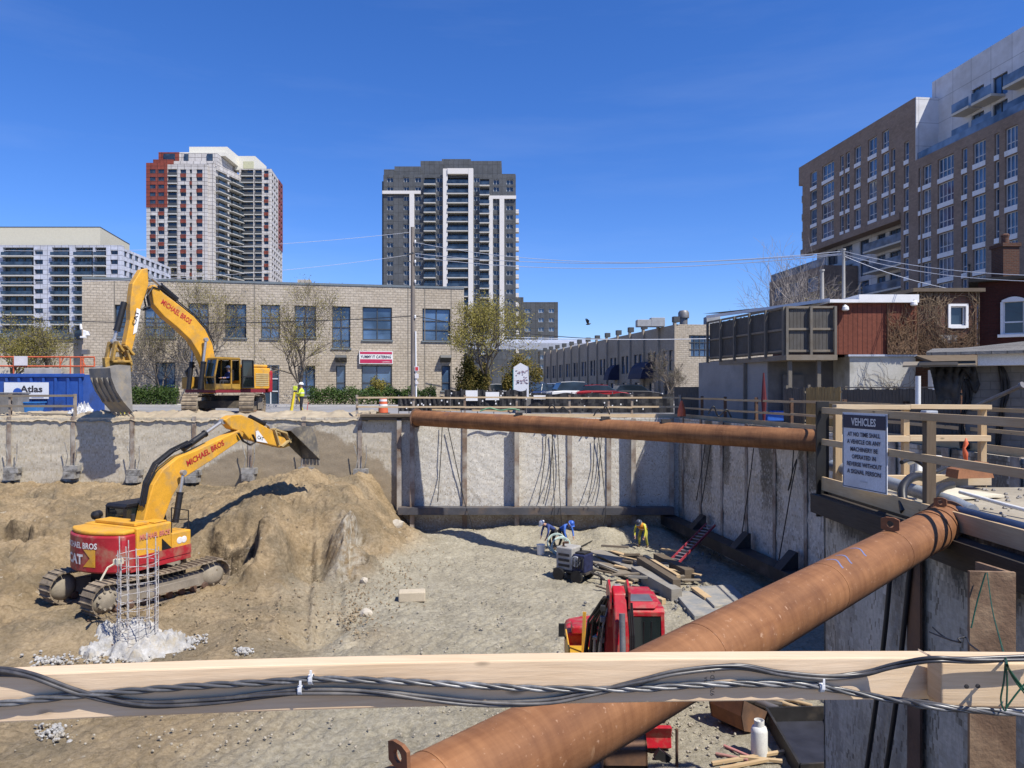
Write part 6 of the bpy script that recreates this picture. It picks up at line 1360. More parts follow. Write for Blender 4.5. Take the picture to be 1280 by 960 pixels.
for s in (-.55, .55): a, b = pl(243, 487), pl(250, 425); ram(E2, T(a[0], s, a[1]), T(b[0], s, b[1]), .13, .55)
bp_ = [pl(*p, .85) for p in ((163, 457), (150, 456), (137.5, 460), (139, 472), (145, 488), (154, 502), (166, 516))]
bucket(E2, T, L, bp_, -1.2, .85, bucketm, 5)
mb = MB(); 
for i in range(4):
    s = -.95+i*.5; mb.beam(T(bp_[3][0], s, bp_[3][1]-.0)+U*.05, T(bp_[5][0], s, bp_[5][1])+U*.05-V((0, 0, .03)), .12, .05, L)
mb.build('wear_strip', bucketm, E2)
mb = MB()
for s in (-.28, .28):
    for p, q in (((141, 427), (150, 440)), ((141, 427), (136, 452)), ((154, 438), (160, 457)), ((136, 452), (160, 452)), ((152, 432), (163, 444))): a, b = pl(*p), pl(*q); mb.beam(T(a[0], s, a[1]), T(b[0], s, b[1]), .12, .3, L)
a, b = pl(130, 457), pl(163, 455); mb.beam(T(a[0], 0, a[1]), T(b[0], 0, b[1]), .8, .3, L); mb.build('quick_coupler', mat('greasy_yellow', (.4, .24, .05), .6, .35, 3, dirt=(.05, .045, .035), dfac=.5, dscale=2.5), E2, bevel=.03)
mb = MB()
for s, k in ((.2, 0), (.3, .12), (-.1, .05)): mb.tube([T(*(lambda a: (a[0], s, a[1]+k))(pl(*p))) for p in ((196, 365), (187, 362), (181, 372), (184, 386), (176, 388))], .045, 6)
mb.build('hose', rubber, E2, uv=False, fix=False); mb = MB()
for s in (-.2, 0, .2): mb.tube([T(*(lambda a: (a[0], s, a[1]+.12))(pl(*p))) for p in ((196, 362), (220, 380), (240, 396), (255, 412), (265, 432))], .035, 5)
mb.build('hose', rubber, E2, uv=False)
mb = MB(); mb.tube([T(1.5, -1.0, 1.6), T(1.9, -.9, 2.5), T(1.6, -.8, 2.9)], .14, 8); mb.obox(T(.7, -.5, 1.52), U*1.0, L*.9, (0, 0, .7)); mb.build('swing_gear', MATS['greasy_black'], E2)
person('machine operator in blue shirt and white cap seated in the open digger cab', T(.55, 1.0, 1.52), math.atan2(U.y, U.x)-R(90), dict(pelvis=(0, 0, .42), chest=(0, .02, .75), neck=(0, .03, .98), chin=(0, .05, 1.07), crown=(0, .04, 1.23), sl=(-.19, .02, .92), el=(-.25, .1, .66), wl=(-.2, .34, .62), hl=(-.19, .42, .62), sr=(.19, .02, .92), er=(.25, .1, .66), wr=(.2, .34, .62), hr=(.19, .42, .62), pl=(-.1, .05, .42), kl=(-.13, .45, .46), al=(-.13, .5, .08), tl=(-.13, .66, .05), pr=(.1, .05, .42), kr=(.13, .45, .46), ar=(.13, .5, .08), tr=(.13, .66, .05)), [pants, navy, skinm, boots], hatw)
# ---------------- red digger facing the camera
C = V((2.35, 16.9, terr(2.35, 16.9)-.0)); C.z = -5.95; E3 = thing('excavator', 'compact red digger facing the camera on the grey pit floor, half behind the lumber rail', 'excavator', C, 'excavators')
tracks(E3, C, R(-97), 3.0, .72, .48, 1.75)
U, L, T, pl = placer(C, R(-91))
def plan(pts, z0, z1): mb = MB(); mb.prism([T(r, s, z0) for r, s in pts], (0, 0, z1-z0)); return mb
Rr = 1.75; hw = 1.05; arc = [(-math.sqrt(Rr*Rr-s*s), s) for s in np.linspace(-hw, hw, 11)]
plan([(-1.0, -hw), (1.1, -hw), (1.1, hw), (-1.0, hw)], .82, .98).build('house_floor', brightred, E3, bevel=.02)
plan([(-.8, -hw)]+arc+[(-.8, hw)], .85, 1.75).build('counterweight', brightred, E3, bevel=.12, smooth=30)
plan([(-.79, -hw), (-.1, -hw), (-.1, .15), (-.79, .15)], 1.0, 1.8).build('engine_house', brightred, E3, bevel=.06)
mb = plan([(-.4, -.95), (.05, -.95), (.05, -.45), (-.4, -.45)], 1.81, 2.0); mb.build('hood_panel', brightred, E3, bevel=.04)
plan([(.0, -hw), (1.1, -hw), (1.1, -.55), (.0, -.55)], .99, 1.55).build('tool_box', mat('mustard_paint', (.5, .3, .03), .5, .15), E3, bevel=.04)
q = MB(); q.obox(T(-.1, -hw-.05, .75), U*1.3, L*.04, (0, 0, 1.15)); q.obox(T(1.21, -hw-.05, .75), U*.05, L*.35, (0, 0, 1.0)); q.build('side_panel', yellow, E3, bevel=.02)
q = MB(); q.beam(T(.5, -.72, 1.5), T(.4, -.68, 2.45), .07, .05); q.build('handrail', yellow, E3)
cb3 = cab(E3, T, U, L, -.75, .95, .2, 1.05, .98, 2.55, brightred, .1)
mb = MB(); mb.prism([T(-.72, .2, 2.66), T(.85, .2, 2.66), T(.7, .28, 2.78), T(-.6, .28, 2.78)], L*.7); mb.build('cab_roof', brightred, cb3, bevel=.06)
mb = MB(); mb.prism([T(.15, .33, 2.785), T(.68, .33, 2.785), T(.66, .33, 2.8), T(.17, .33, 2.8)], L*.5); mb.build('roof_hatch', mat('grey_hatch', (.12, .12, .13), .4), cb3)
mb = MB(); mb.box(T(.9, 1.25, 1.75), (.16, .05, .28)); mb.tube([T(.8, 1.05, 1.9), T(.9, 1.25, 1.75)], .02, 6); mb.build('mirror', black, E3, bevel=.02)
mb = MB(); mb.box(T(.3, -1.2, 2.0), (.14, .05, .3)); mb.tube([T(.3, -1.05, 1.7), T(.3, -1.2, 2.0)], .02, 6); mb.build('mirror', black, E3, bevel=.02)
so_ = -.12
bz = [(.55, .95), (.9, .95), (1.25, 1.7), (1.75, 2.55), (2.1, 2.95), (2.2, 3.15), (2.05, 3.28), (1.8, 3.2), (1.3, 2.75), (.8, 2.0)]
mb = MB(); mb.prism(poly3(T, bz, so_-.2), L*.4); boom = mb.build('boom', mat('dark_red_boom', (.32, .012, .025), .35, .15, 2), E3, bevel=.03)
sz = [(1.75, 3.3), (2.0, 3.5), (2.25, 3.4), (2.5, 2.9), (2.62, 1.0), (2.5, .75), (2.36, .8), (2.2, 2.4), (2.0, 3.0)]
mb = MB(); mb.prism(poly3(T, sz, so_-.13), L*.26); stick = mb.build('stick', brightred, E3, bevel=.03)
for s in (-.19, .19):
    mb = MB(); mb.prism([T(r, so_+s-.02, z) for r, z in ((1.7, 3.1), (2.3, 3.1), (2.35, 3.45), (2.0, 3.62), (1.65, 3.4))], L*.04); mb.build('pivot_plate', brightred, E3)
ram(E3, T(1.0, so_, 2.35), T(1.8, so_, 3.4), .08, .6); ram(E3, T(2.6, so_, 3.1), T(2.86, so_, 1.5), .06, .6, greysteel)
ram(E3, T(1.0, so_-.3, .9), T(1.35, so_-.3, 2.3), .08, .55, black); ram(E3, T(1.0, so_-.42, .9), T(1.32, so_-.42, 2.2), .07, .55, MATS['dark_red_boom'])
mb = MB(); rng = random.Random(9)
for k in range(9):
    s = so_-.2-.05*k; j = rng.uniform(-.08, .08); mb.tube([T(.9+j, s, 1.0), T(1.15+j, s-.02, 1.8), T(1.5+j, s+.03, 2.6+j), T(1.85, s+.05+.03*k, 3.15+j), T(2.15+j, s+.12+.03*k, 3.3), T(2.3, so_-.1+.02*k, 3.0+j)], .028, 6)
for k in range(3): mb.tube([T(2.2, so_+.17+.04*k, 3.2), T(2.4, so_+.19+.04*k, 2.6), T(2.55, so_+.18+.04*k, 1.2), T(2.45, so_+.15+.04*k, .6)], .022, 6)
mb.build('hose', rubber, E3, uv=False)
for k, (s_, r0_, z0_, r1_, z1_) in enumerate(((-.34, .7, 1.5, 1.5, 2.75), (-.5, .6, 1.1, 1.25, 1.95), (-.62, .4, 1.0, .75, 1.7))):
    mb = MB(); mb.beam(T(r0_, s_, z0_), T(r1_, s_, z1_), .07, .16, L); mb.build('arm_plate', MATS['dark_red_boom'] if k % 2 == 0 else rustdark, E3, bevel=.01)
for k in range(6): mb = MB(); c_ = T(1.0+.25*k, so_-.24-.02*k, 1.6+.3*k); mb.box(c_, (.1, .09, .12)); mb.build('valve_block', blacksteel if k % 2 else greysteel, E3, bevel=.01)
mb = MB()
for k in range(3): mb.tube([T(1.2+.2*k, so_-.25-.04*k, 1.9), T(1.5+.2*k, so_-.3, 2.4+.1*k), T(1.9, so_-.2, 3.0)], .018, 5)
mb.build('steel_line', greysteel, E3, uv=False, fix=False)
for k in range(2): mb = MB(); mb.prism([T(2.63, so_-.1+.13*k, 1.1), T(2.66, so_-.1+.13*k, 2.1), T(2.60, so_-.1+.13*k, 2.3), T(2.6, so_-.1+.13*k, 1.1)], L*.05); mb.build('stick_rib', brightred, E3)
for y_ in (.55, .72): mb = MB(); mb.beam(T(1.0, y_, 1.35), T(.9, y_+.05, 2.4), .02, .03); mb.build('wiper', black, E3)
bk_ = [(2.6, .95), (2.85, .9), (3.1, .65), (3.12, .35), (2.95, .1), (2.65, .02), (2.35, .1)]
bucket(E3, T, L, bk_, so_-.42, so_+.42, rustdark, 4)
mb = MB(); 
for s in (-.12, .12): mb.beam(T(2.7, so_+s, 1.45), T(2.85, so_+s, .9), .05, .12, L)
mb.build('linkage', blacksteel, E3)
mb = MB(); mb.prism([T(r, -1.0, z) for r, z in ((1.75, .1), (1.95, .1), (1.9, .3), (2.0, .55), (1.85, .55), (1.75, .3))], L*2.0); mb.beam(T(1.0, -.5, .35), T(1.8, -.5, .3), .15, .15); mb.beam(T(1.0, .5, .35), T(1.8, .5, .3), .15, .15); mb.build('dozer_blade', brightred, E3, bevel=.02)
# ================================================================ struts and things in the pit
def rustpipe(name):
    m, nt, b = nodes(name); uv = coords(nt, 'UV', (1, 1, 1)); ob = coords(nt)
    n1 = ramp(nt, noisef(nt, ob, 1.3, 6, .65), .32, .7); c = mixc(nt, n1, (.19, .085, .036), (.36, .17, .07))
    n2 = ramp(nt, noisef(nt, coords(nt, 'UV', (9, .5, 1)), 1.5, 5, .6), .35, .7); c = mixc(nt, n2, mixc(nt, 1, c, (.74, .69, .66), 'MULTIPLY'), c); n7 = ramp(nt, noisef(nt, coords(nt, 'UV', (.5, 5, 1)), 1.3, 6, .65), .4, .68); c = mixc(nt, n7, c, mixc(nt, 1, c, (.7, .64, .6), 'MULTIPLY'))
    n3 = ramp(nt, noisef(nt, coords(nt, 'UV', (4, .7, 1)), 2.2, 6, .7), .64, .74); c = mixc(nt, n3, c, (.36, .21, .11))
    n5 = ramp(nt, noisef(nt, ob, .7, 5, .7), .6, .72); c = mixc(nt, n5, c, (.15, .07, .05))
    sp = ramp(nt, noisef(nt, ob, 26, 3, .6), .64, .74); c = mixc(nt, sp, c, (.34, .2, .12))
    nt.links.new(c, b.inputs['Base Color']); b.inputs['Roughness'].default_value = .72; b.inputs['Specular IOR Level'].default_value = .35
    bp = N(nt, 'ShaderNodeBump', Strength=.18, Distance=.01); nt.links.new(noisef(nt, ob, 45, 5, .7), bp.inputs['Height']); nt.links.new(bp.outputs[0], b.inputs['Normal'])
    return m
pipem = rustpipe('rolled_rust')
def pipe_uv(o, p0, p1, r):
    me = o.data; a = (p1-p0).normalized(); s1 = a.orthogonal().normalized(); s2 = a.cross(s1); off = OFF[o.parent]; uvl = me.uv_layers[0].data
    for l in me.loops:
        q = me.vertices[l.vertex_index].co+off-p0; uvl[l.index].uv = (q.dot(a), math.atan2(q.dot(s1), q.dot(s2))*r)
def strut(label, p0, p1, r):
    p0, p1 = V(p0), V(p1); t = thing('steel_strut', label, 'steel strut', (p0+p1)/2); mb = MB(); n = 60; mb.tube([p0.lerp(p1, i/n) for i in range(n+1)], r, 48)
    o = mb.build('pipe', pipem, t, smooth=40, fix=False); pipe_uv(o, p0, p1, r); return t, (p1-p0).normalized()
s1, ax1 = strut('long far rusty pipe strut spanning the corner of the pit below the railing', P(521, 522.5, 37.4), P(1027, 551, 25.6), .4)
p0, p1 = P(521, 522.5, 37.4), P(1027, 551, 25.6)
for f_, w_ in ((.53, .5),):
    c = p0.lerp(p1, .505); sd = ax1.cross(V((0, 0, 1))).normalized(); 
    for k in (-.5, .35): mb = MB(); mb.prism([c+ax1*k+V(v) for v in ((0, 0, 0),)] if False else [c+ax1*k-sd*.41*1.0+V((0, 0, .3)), c+ax1*k+ax1*.12-sd*.41+V((0, 0, .3)), c+ax1*k+ax1*.12-sd*.43-V((0, 0, .45)), c+ax1*k-sd*.43-V((0, 0, .45))], -sd*.1); mb.build('splice_bracket', rust, s1)
    for z in (.1, -.18): mb = MB(); mb.obox(c-ax1*1.4-sd*.44+V((0, 0, z)), ax1*2.8, -sd*.06, (0, 0, .07)); mb.build('splice_bar', rust, s1)
for f_ in (.33, .56, .7): mb = MB(); c = p0.lerp(p1, f_)+V((0, 0, .44)); mb.box(c, (.35, .3, .16)); mb.build('lifting_lug', blacksteel, s1)
for p, k in ((p0, -1), (p1, 1)): mb = MB(); mb.cyl(p+ax1*k*.0, p+ax1*k*.04, .5, n=32); mb.build('end_plate', rustdark, s1)
# near strut
n0, n1 = V((-1.457, 2.0, -.22)), V((4.8, 7.94, .14)); D_ = (n1-n0)
s2, ax2_ = strut('thick rusty pipe strut running from the lower middle up to the right wall', n0, n1, .205)
for f_ in (.955, .985, .93): mb = MB(); c = n0.lerp(n1, f_); mb.cyl(c-ax2_*.02, c+ax2_*.02, .216, n=40); mb.build('weld_collar', pipem, s2, smooth=40)
for f_ in (.18, .42, .63, .8): mb = MB(); c = n0.lerp(n1, f_); mb.cyl(c-ax2_*.004, c+ax2_*.004, .2075, n=40); mb.build('weld_seam', pipem, s2, smooth=40)
mb = MB(); mb.cyl(n1, n1+ax2_*.03, .24, n=32); mb.build('end_plate', rustdark, s2)
sd = ax2_.cross(V((0, 0, 1))).normalized(); up2 = sd.cross(ax2_)
def lug(c, s_, m=rust):
    mb = MB(); o = V(c); w_, h_ = .09*s_, .15*s_
    a, b = sd, up2; prof = [(-w_, 0), (w_, 0), (w_, h_*.75), (w_*.6, h_), (-w_*.5, h_), (-w_, h_*.7)]
    hole = [(math.cos(i*.5236)*w_*.42, h_*.52+math.sin(i*.5236)*w_*.42) for i in range(12)]
    for k, (x, z) in enumerate(hole):      # flat plate with a round eye
        x2, z2 = hole[(k+1) % 12]; th = .012*s_
        def out(i): 
            an = i*.5236; dx, dz = math.cos(an), math.sin(an); t = min([(w_/abs(dx)) if abs(dx) > 1e-6 else 9, (h_*.48/abs(dz)) if abs(dz) > 1e-6 else 9]); return dx*t, h_*.52+dz*t
        ox, oz = out(k); ox2, oz2 = out(k+1)
        def q(x, z, y): return o+a*x+b*z+ax2_*y
        mb.hexa([q(x, z, -th), q(ox, oz, -th), q(ox2, oz2, -th), q(x2, z2, -th), q(x, z, th), q(ox, oz, th), q(ox2, oz2, th), q(x2, z2, th)])
    mb.build('lifting_lug', m, s2, fix=True)
t_ = (P(493, 957, 2.55)-n0).dot(ax2_); lug(V((-.46, 2.95, .045)), .74)
c = n0.lerp(n1, .80)+V((0, 0, .2)); lug(c, .9); lug(n0.lerp(n1, .972)+V((0, 0, .2)), .7)
mb = MB(); mb.obox(P(1183, 657, 7.8), (.28, .05, 0), (0, .12, 0), (0, 0, .05)); mb.obox(P(1183, 662, 7.7), (.26, .05, 0), (0, .1, 0), (0, 0, .045)); tag(mb.build('wood_wedge', lumber_pale, origin=P(1190, 655, 8.2)), 'pair of pale wood wedges under the end of the near strut', 'wood wedge')
mk = mat('blue_chalk', (.14, .17, .32), .9, .2)
for lab, f_, w_ in (('a', .665, .16), ('b', .70, .1), ('c', .645, .1)):
    mb = MB(); c = n0.lerp(n1, f_); pts = []
    for j in range(9):
        an = -.15+.75*j/8
        for e in (0, .022): pts.append(c+ax2_*(e+.04*math.sin(j*.6))+(up2*math.cos(an)-sd*0+(-sd)*-math.sin(an))*.2065)
    mb.grid(pts, 2, 9); mb.build('chalk_mark', mk, s2, uv=False, fix=False)
# ---- cables hanging on the walls
def hang(label, pts, r_=.022, m=wired, name='hanging_cable', group='cables hanging on the pit walls', cat='cable'):
    pts = [V(p) for p in pts]; fine = []
    for i in range(len(pts)-1):
        a, b, c_, d_ = pts[max(0, i-1)], pts[i], pts[i+1], pts[min(len(pts)-1, i+2)]
        for k in range(6):
            t = k/6; fine.append(.5*((2*b)+(c_-a)*t+(2*a-5*b+4*c_-d_)*t*t+(3*b-a-3*c_+d_)*t**3))
    fine.append(pts[-1]); mb = MB(); mb.tube(fine, r_, 8); return tag(mb.build(name, m, origin=pts[0], uv=False, smooth=60, fix=False), label, cat, group)
def bw(*q): return [P(x, y, 37.82 if y < 626 else 37.0) for x, y in q]
hang('thin black cable down the pale wall below the left end of the far strut', bw((553, 528), (551, 570), (549, 600), (547, 627)))
hang('black cable slanting down the pale wall to the heap of spoil below', bw((560, 534), (570, 580), (580, 625), (585, 640), (592, 663)))
hang('leftmost of the cable group in the middle of the pale wall', bw((683, 538), (680, 580), (673, 628)))
hang('cable beside it, second of the middle group, bending left at the waler', bw((691, 538), (688, 590), (679, 630)))
hang('third cable of the middle group, dropping past the waler', bw((690, 540), (692, 600), (693, 640), (690, 668)))
hang('rightmost cable of the middle group on the pale wall', bw((697, 540), (699, 600), (701, 640), (702, 660)), .02)
hang('black cable under the pipe splice, first from the left', bw((743, 545), (741, 590), (735, 628)))
hang('black cable under the pipe splice, crossing the waler to the ground', bw((748, 546), (754, 600), (757, 640), (752, 664), (745, 672)))
hang('short thin cable right of the pipe splice', bw((752, 545), (747, 600), (740, 628)), .018)
def rwp(px, py, o=.35):
    p = onp(px, py, (8.8, 38), (10.9, 25.4)); return p+nr*o
hang('pair cable on the shaded right wall, left strand', [rwp(890, 556), rwp(885, 590), rwp(879, 625)])
hang('pair cable on the shaded right wall, right strand', [rwp(897, 556), rwp(892, 590), rwp(886, 628)])
hang('long single cable on the shaded right wall', [rwp(952, 560), rwp(947, 600), rwp(941, 640), rwp(937, 668)])
hang('looped cable hanging beside the black corner post', [rwp(1003, 562), rwp(1000, 600), rwp(996, 612), rwp(1003, 585), rwp(1007, 575), rwp(1000, 610), rwp(993, 650), rwp(984, 700)])
def nwp(px, py, o=.12): p = onp(px, py, (4.75, 10.9), (4.95, .75)); return p+nn_*o
hang('left heavy black cable down the dark near wall', [nwp(1127, 690), nwp(1121, 760), nwp(1115, 815), nwp(1108, 870), nwp(1094, 965)], .03)
hang('right heavy black cable down the dark near wall', [nwp(1152, 690), nwp(1146, 750), nwp(1139, 815), nwp(1132, 880), nwp(1119, 965)], .03)
hang('thick black hose arching over the toe board beside the sign', [P(1131, 640, 8.6), P(1128, 612, 8.8), P(1138, 598, 9.0), P(1152, 596, 9.2), P(1164, 603, 9.4)], .055, rubber, 'black_hose', 'hoses by the sign', 'hose')
hang('second thick black hose curving behind the fence post', [P(1160, 632, 8.4), P(1168, 617, 8.6), P(1178, 609, 8.9), P(1190, 606, 9.3)], .05, rubber, 'black_hose', 'hoses by the sign', 'hose')
hang('thin black hose snaking over the ground behind the sign', [P(1127, 578, 9.9), P(1140, 574, 10.1), P(1152, 580, 10.0), P(1166, 590, 9.6), P(1180, 585, 9.8)], .03, rubber, 'black_hose', 'hoses by the sign', 'hose')
# ---- railing with the sign
rl2 = [(4.72, 10.75), (4.78, 8.25), (4.86, 5.6), (4.9, 2.4)]
zn = .1
t = thing('pit_railing', 'near railing of lumber boards with black and wooden posts beside the sign', 'railing', (4.8, 8, zn))
blackpost = mat('black_post', (.009, .009, .0095), .6, .3, 3)
mb = MB(); p = V((4.7, 10.8, 0)); mb.obox(p+V((-.14, -.04, -.3)), (.2, .05, 0), (0, .05, 0), (-.06 if 0 else 0, 0, 1.72)); mb.obox(p+V((-.06, 0, -.3)), (.03, .01, 0), (0, .2, 0), (0, 0, 1.7)); mb.build('corner_post', blackpost, t)
mb = MB(); p = V((4.86, 10.75, 0)); mb.box(p+V((0, 0, .68)), (.1, .09, 1.3)); mb.build('post', lumber_up, t, bevel=.004)
for i, (x, y) in enumerate(rl2[1:]): mb = MB(); mb.box((x+.0, y, .64), (.11, .09, 1.32)); mb.build('post', woodmat('shade_post', (.15, .115, .08), (.1, .075, .05), True) if 'shade_post' not in MATS else MATS['shade_post'], t, bevel=.004)  # wood darkened so the posts' shade sits in their colour
mb = MB(); mb.box((4.78, 8.25, 1.33), (.14, .12, .06)); mb.build('post_cap', mat('grey_tape', (.35, .38, .42), .5), t, bevel=.01)
for a, b in zip(rl2, rl2[1:]):
    for z, h_ in ((1.29, .09), (.82, .09), (.2, .2)):
        mb = MB(); q0, q1 = V((a[0]-.08, a[1], z)), V((b[0]-.08, b[1], z)); mb.beam(q0, q1, .04, h_); mb.build('rail' if z > .5 else 'toe_board', lumber, t, bevel=.004)
t = thing('pit_railing', 'lumber railing running away right behind the sign with sunlit board tops', 'railing', (6, 10.9, zn))
ba = [(4.9, 10.95), (6.05, 11.0), (7.35, 11.1)]
for i, (x, y) in enumerate(ba[1:]): mb = MB(); mb.box((x-.05*i, y+.08, .68), (.09, .09, 1.3)); mb.build('post', lumber_up, t, bevel=.004)
for a, b in zip(ba, ba[1:]):
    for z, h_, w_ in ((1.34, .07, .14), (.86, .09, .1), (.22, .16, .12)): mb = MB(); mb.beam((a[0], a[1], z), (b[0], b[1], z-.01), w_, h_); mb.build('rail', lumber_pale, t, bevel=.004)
sgn = thing('warning_sign', 'white VEHICLES warning sign with dark blue heading wired to the near railing', 'sign', P(1096, 560, 9.4))
TL, TR, BR, BL = P(1068.5, 515, 9.75), P(1125, 520, 8.95), P(1125, 612, 8.95), P(1066, 597.5, 9.75)
TR.z = TL.z; BR = V((TR.x, TR.y, TR.z-1.0)); BL = V((TL.x, TL.y, TL.z-1.0)); ux = (TR-TL); Wd = ux.length; ux = ux.normalized(); uz = V((0, 0, 1)); nv = ux.cross(uz)
for o in (TL, TR, BR, BL): o += nv*.19
H = 1.0
mb = MB(); mb.obox(BL-nv*.012, ux*Wd, nv*.01, uz*H); mb.build('sign_board', mat('sign_board_white', (.68, .69, .73), .45, .04, 3, dirt=(.45, .45, .47), dfac=.2), sgn)
navym = mat('navy_print', (.02, .025, .06), .5, .1)
def sp(a, z, d=0): return BL+ux*(Wd*a)+uz*(H*z)+nv*d
mb = MB(); mb.obox(sp(.03, .795, .001), ux*Wd*.94, nv*.003, uz*H*.175); mb.build('heading_band', navym, sgn)
for a0, a1, z0, z1 in ((.012, .988, .012, .02), (.012, .02, .02, .985), (.98, .988, .02, .985)): mb = MB(); mb.obox(sp(a0, z0, .001), ux*Wd*(a1-a0), nv*.002, uz*H*(z1-z0)); mb.build('border_line', navym, sgn)
def line(txt, zc, w_, m, hgt): 
    o = text_mb(txt, sp(.5-w_/2, zc, .003), ux, uz, hgt, .003, width=Wd*w_, bold=.025); o.build('lettering', m, sgn, uv=False)
line('VEHICLES', .835, .56, letw, .135)
for i, (tx, w_) in enumerate((('AT NO TIME SHALL', .74), ('A VEHICLE OR ANY', .76), ('MACHINERY BE', .62), ('OPERATED IN', .54), ('REVERSE WITHOUT', .78), ('A SIGNAL PERSON', .76))): line(tx, .69-.098*i, w_, navym, .078)
mb = MB(); mb.obox(sp(.42, .1, .001), ux*Wd*.16, nv*.002, uz*.02); mb.build('print_line', mat('pale_print', (.5, .51, .55), .6), sgn)
# ---- clutter on the ledge behind the railing
pvc = mat('white_pvc', (.72, .72, .7), .4, .05); gpipe = mat('grey_pvc', (.25, .28, .32), .4, .15, 3, dirt=(.15, .14, .13), dfac=.4); bpipe = mat('blue_black_pipe', (.03, .045, .09), .35, .3, 3)
def pipe(label, pts, r_, m, name='pipe', cat='pipe', group=None): mb = MB(); mb.tube([V(p) for p in pts], r_, 12); return tag(mb.build(name, m, origin=pts[0], uv=False, smooth=50), label, cat, group)
pipe('thick grey plastic pipe lying behind the toe board below the sign', [P(1040, 582, 11.0), P(1100, 600, 9.9), P(1190, 628, 8.5), P(1215, 640, 8.1)], .085, gpipe)
pipe('long dark blue pipe along the ledge at the right edge, under the rails', [P(1196, 640, 7.9), P(1240, 652, 7.2), P(1330, 676, 6.4)], .075, bpipe)
pipe('white plastic pipe lying beyond the dark blue pipe', [P(1200, 615, 9.2), P(1260, 632, 8.5), P(1330, 650, 7.8)], .025, pvc)
pipe('white elbow fitting standing among the hoses behind the sign', [P(1136, 577, 10.3), P(1146, 574, 10.2), P(1149, 580, 10.15), P(1149, 590, 10.1)], .05, pvc, 'pipe_elbow')
pipe('white elbow fitting next to the fence post', [P(1162, 592, 10.2), P(1163, 577, 10.2), P(1168, 573, 10.2), P(1176, 574, 10.2)], .05, pvc, 'pipe_elbow')
pipe('low white pipe stub on the ledge', [P(1158, 603, 9.6), P(1163, 594, 9.7)], .05, pvc, 'pipe_stub')
mb = MB(); c = V((6.1, 10.0, .16)); mb.box(c, (.95, .8, .03), Matrix.Rotation(.3, 3, 'Z')); tag(mb.build('plywood_sheet', mat('pale_ply', (.62, .56, .42), .8, .1, 1), origin=c), 'pale plywood sheet lying among the white fittings', 'plywood')
mb = MB(); c = V((6.5, 10.5, .3)); mb.prism([c, c+V((.6, .1, 0)), c+V((.55, .15, .22)), c+V((.05, .05, .12))], (0, .3, 0)); tag(mb.build('orange_crate', rust, origin=c), 'rusty orange steel offcut behind the plywood sheet', 'steel offcut')
mb = MB(); rng = random.Random(1); pts = [P(1207, 548, 10.9)+V((rng.gauss(0, .02), rng.gauss(0, .02), -.075*k)) for k in range(6)]; mb.tube(pts, [.01, .035, .02, .04, .03, .01], 7); tag(mb.build('orange_rag', orange, origin=pts[0], smooth=60), 'bright orange rag hanging from the sunlit lumber rails', 'rag')
mb = MB(); mb.tube([P(1147.5, 507, 16), P(1147.5, 470, 16)], .055, 12); tag(mb.build('white_post', pvc, origin=P(1147, 490, 16), smooth=40), 'short white plastic post in front of the old board fence', 'post')
mb = MB(); pts = []
for j in range(7):
    for i in range(14): pts.append((5.1+2.6*i/13, 6.2+4.4*j/6, .13+.07*vnoise(np.array(i*.9), np.array(j*1.3))))
# board fences at the back
def boardfence(label, A, B, z0, z1, m, step=.14, cap=True):
    A, B = V((A[0], A[1], 0)), V((B[0], B[1], 0)); L_ = (B-A).length; u = (B-A)/L_; n = V((u.y, -u.x, 0)); t = thing('board_fence', label, 'fence', (A+B)/2+V((0, 0, z0))); mb = MB()
    for i in range(int(L_/step)): h_ = random.uniform(-.03, .03); mb.obox(A+u*(i*step)+V((0, 0, z0))+n*random.uniform(0, .01), u*(step-.012), n*.02, (0, 0, z1-z0+h_))
    mb.build('fence_boards', m, t, fix=False)
    for z in (z0+.25, z1-.2): mb = MB(); mb.obox(A+V((0, 0, z))-n*.05, u*L_, n*.045, (0, 0, .08)); mb.build('rail', oldwood_h, t)
    if cap: mb = MB(); mb.obox(A+V((0, 0, z1+.035))-n*.04, u*L_, n*.1, (0, 0, .04)); mb.build('cap_board', oldwood_h, t)
    for i in range(int(L_/2.2)+1): mb = MB(); mb.box(A+u*(i*2.2+.05)-n*.1+V((0, 0, (z0+z1)/2+.05)), (.09, .09, z1-z0+.12)); mb.build('post', MATS['grey_post'], t)
    return t
def pf2(px, d): return (P(px, 0, d).x, d)
boardfence('low grey weathered board fence in front of the pale rendered shed wall', pf2(1053, 26.6), pf2(1206, 22), .1, 1.62, oldwood)
boardfence('newer yellowish board fence panel between grey fence sections', pf2(1008, 27.8), pf2(1052, 26.8), .1, 1.68, woodmat('yellow_board', (.34, .25, .11), (.25, .17, .07), True, False), .12, False)
boardfence('grey leaning picket panel left of the yellowish fence panel', pf2(980, 29), pf2(1006, 28), .1, 1.66, oldwood, .12, False)
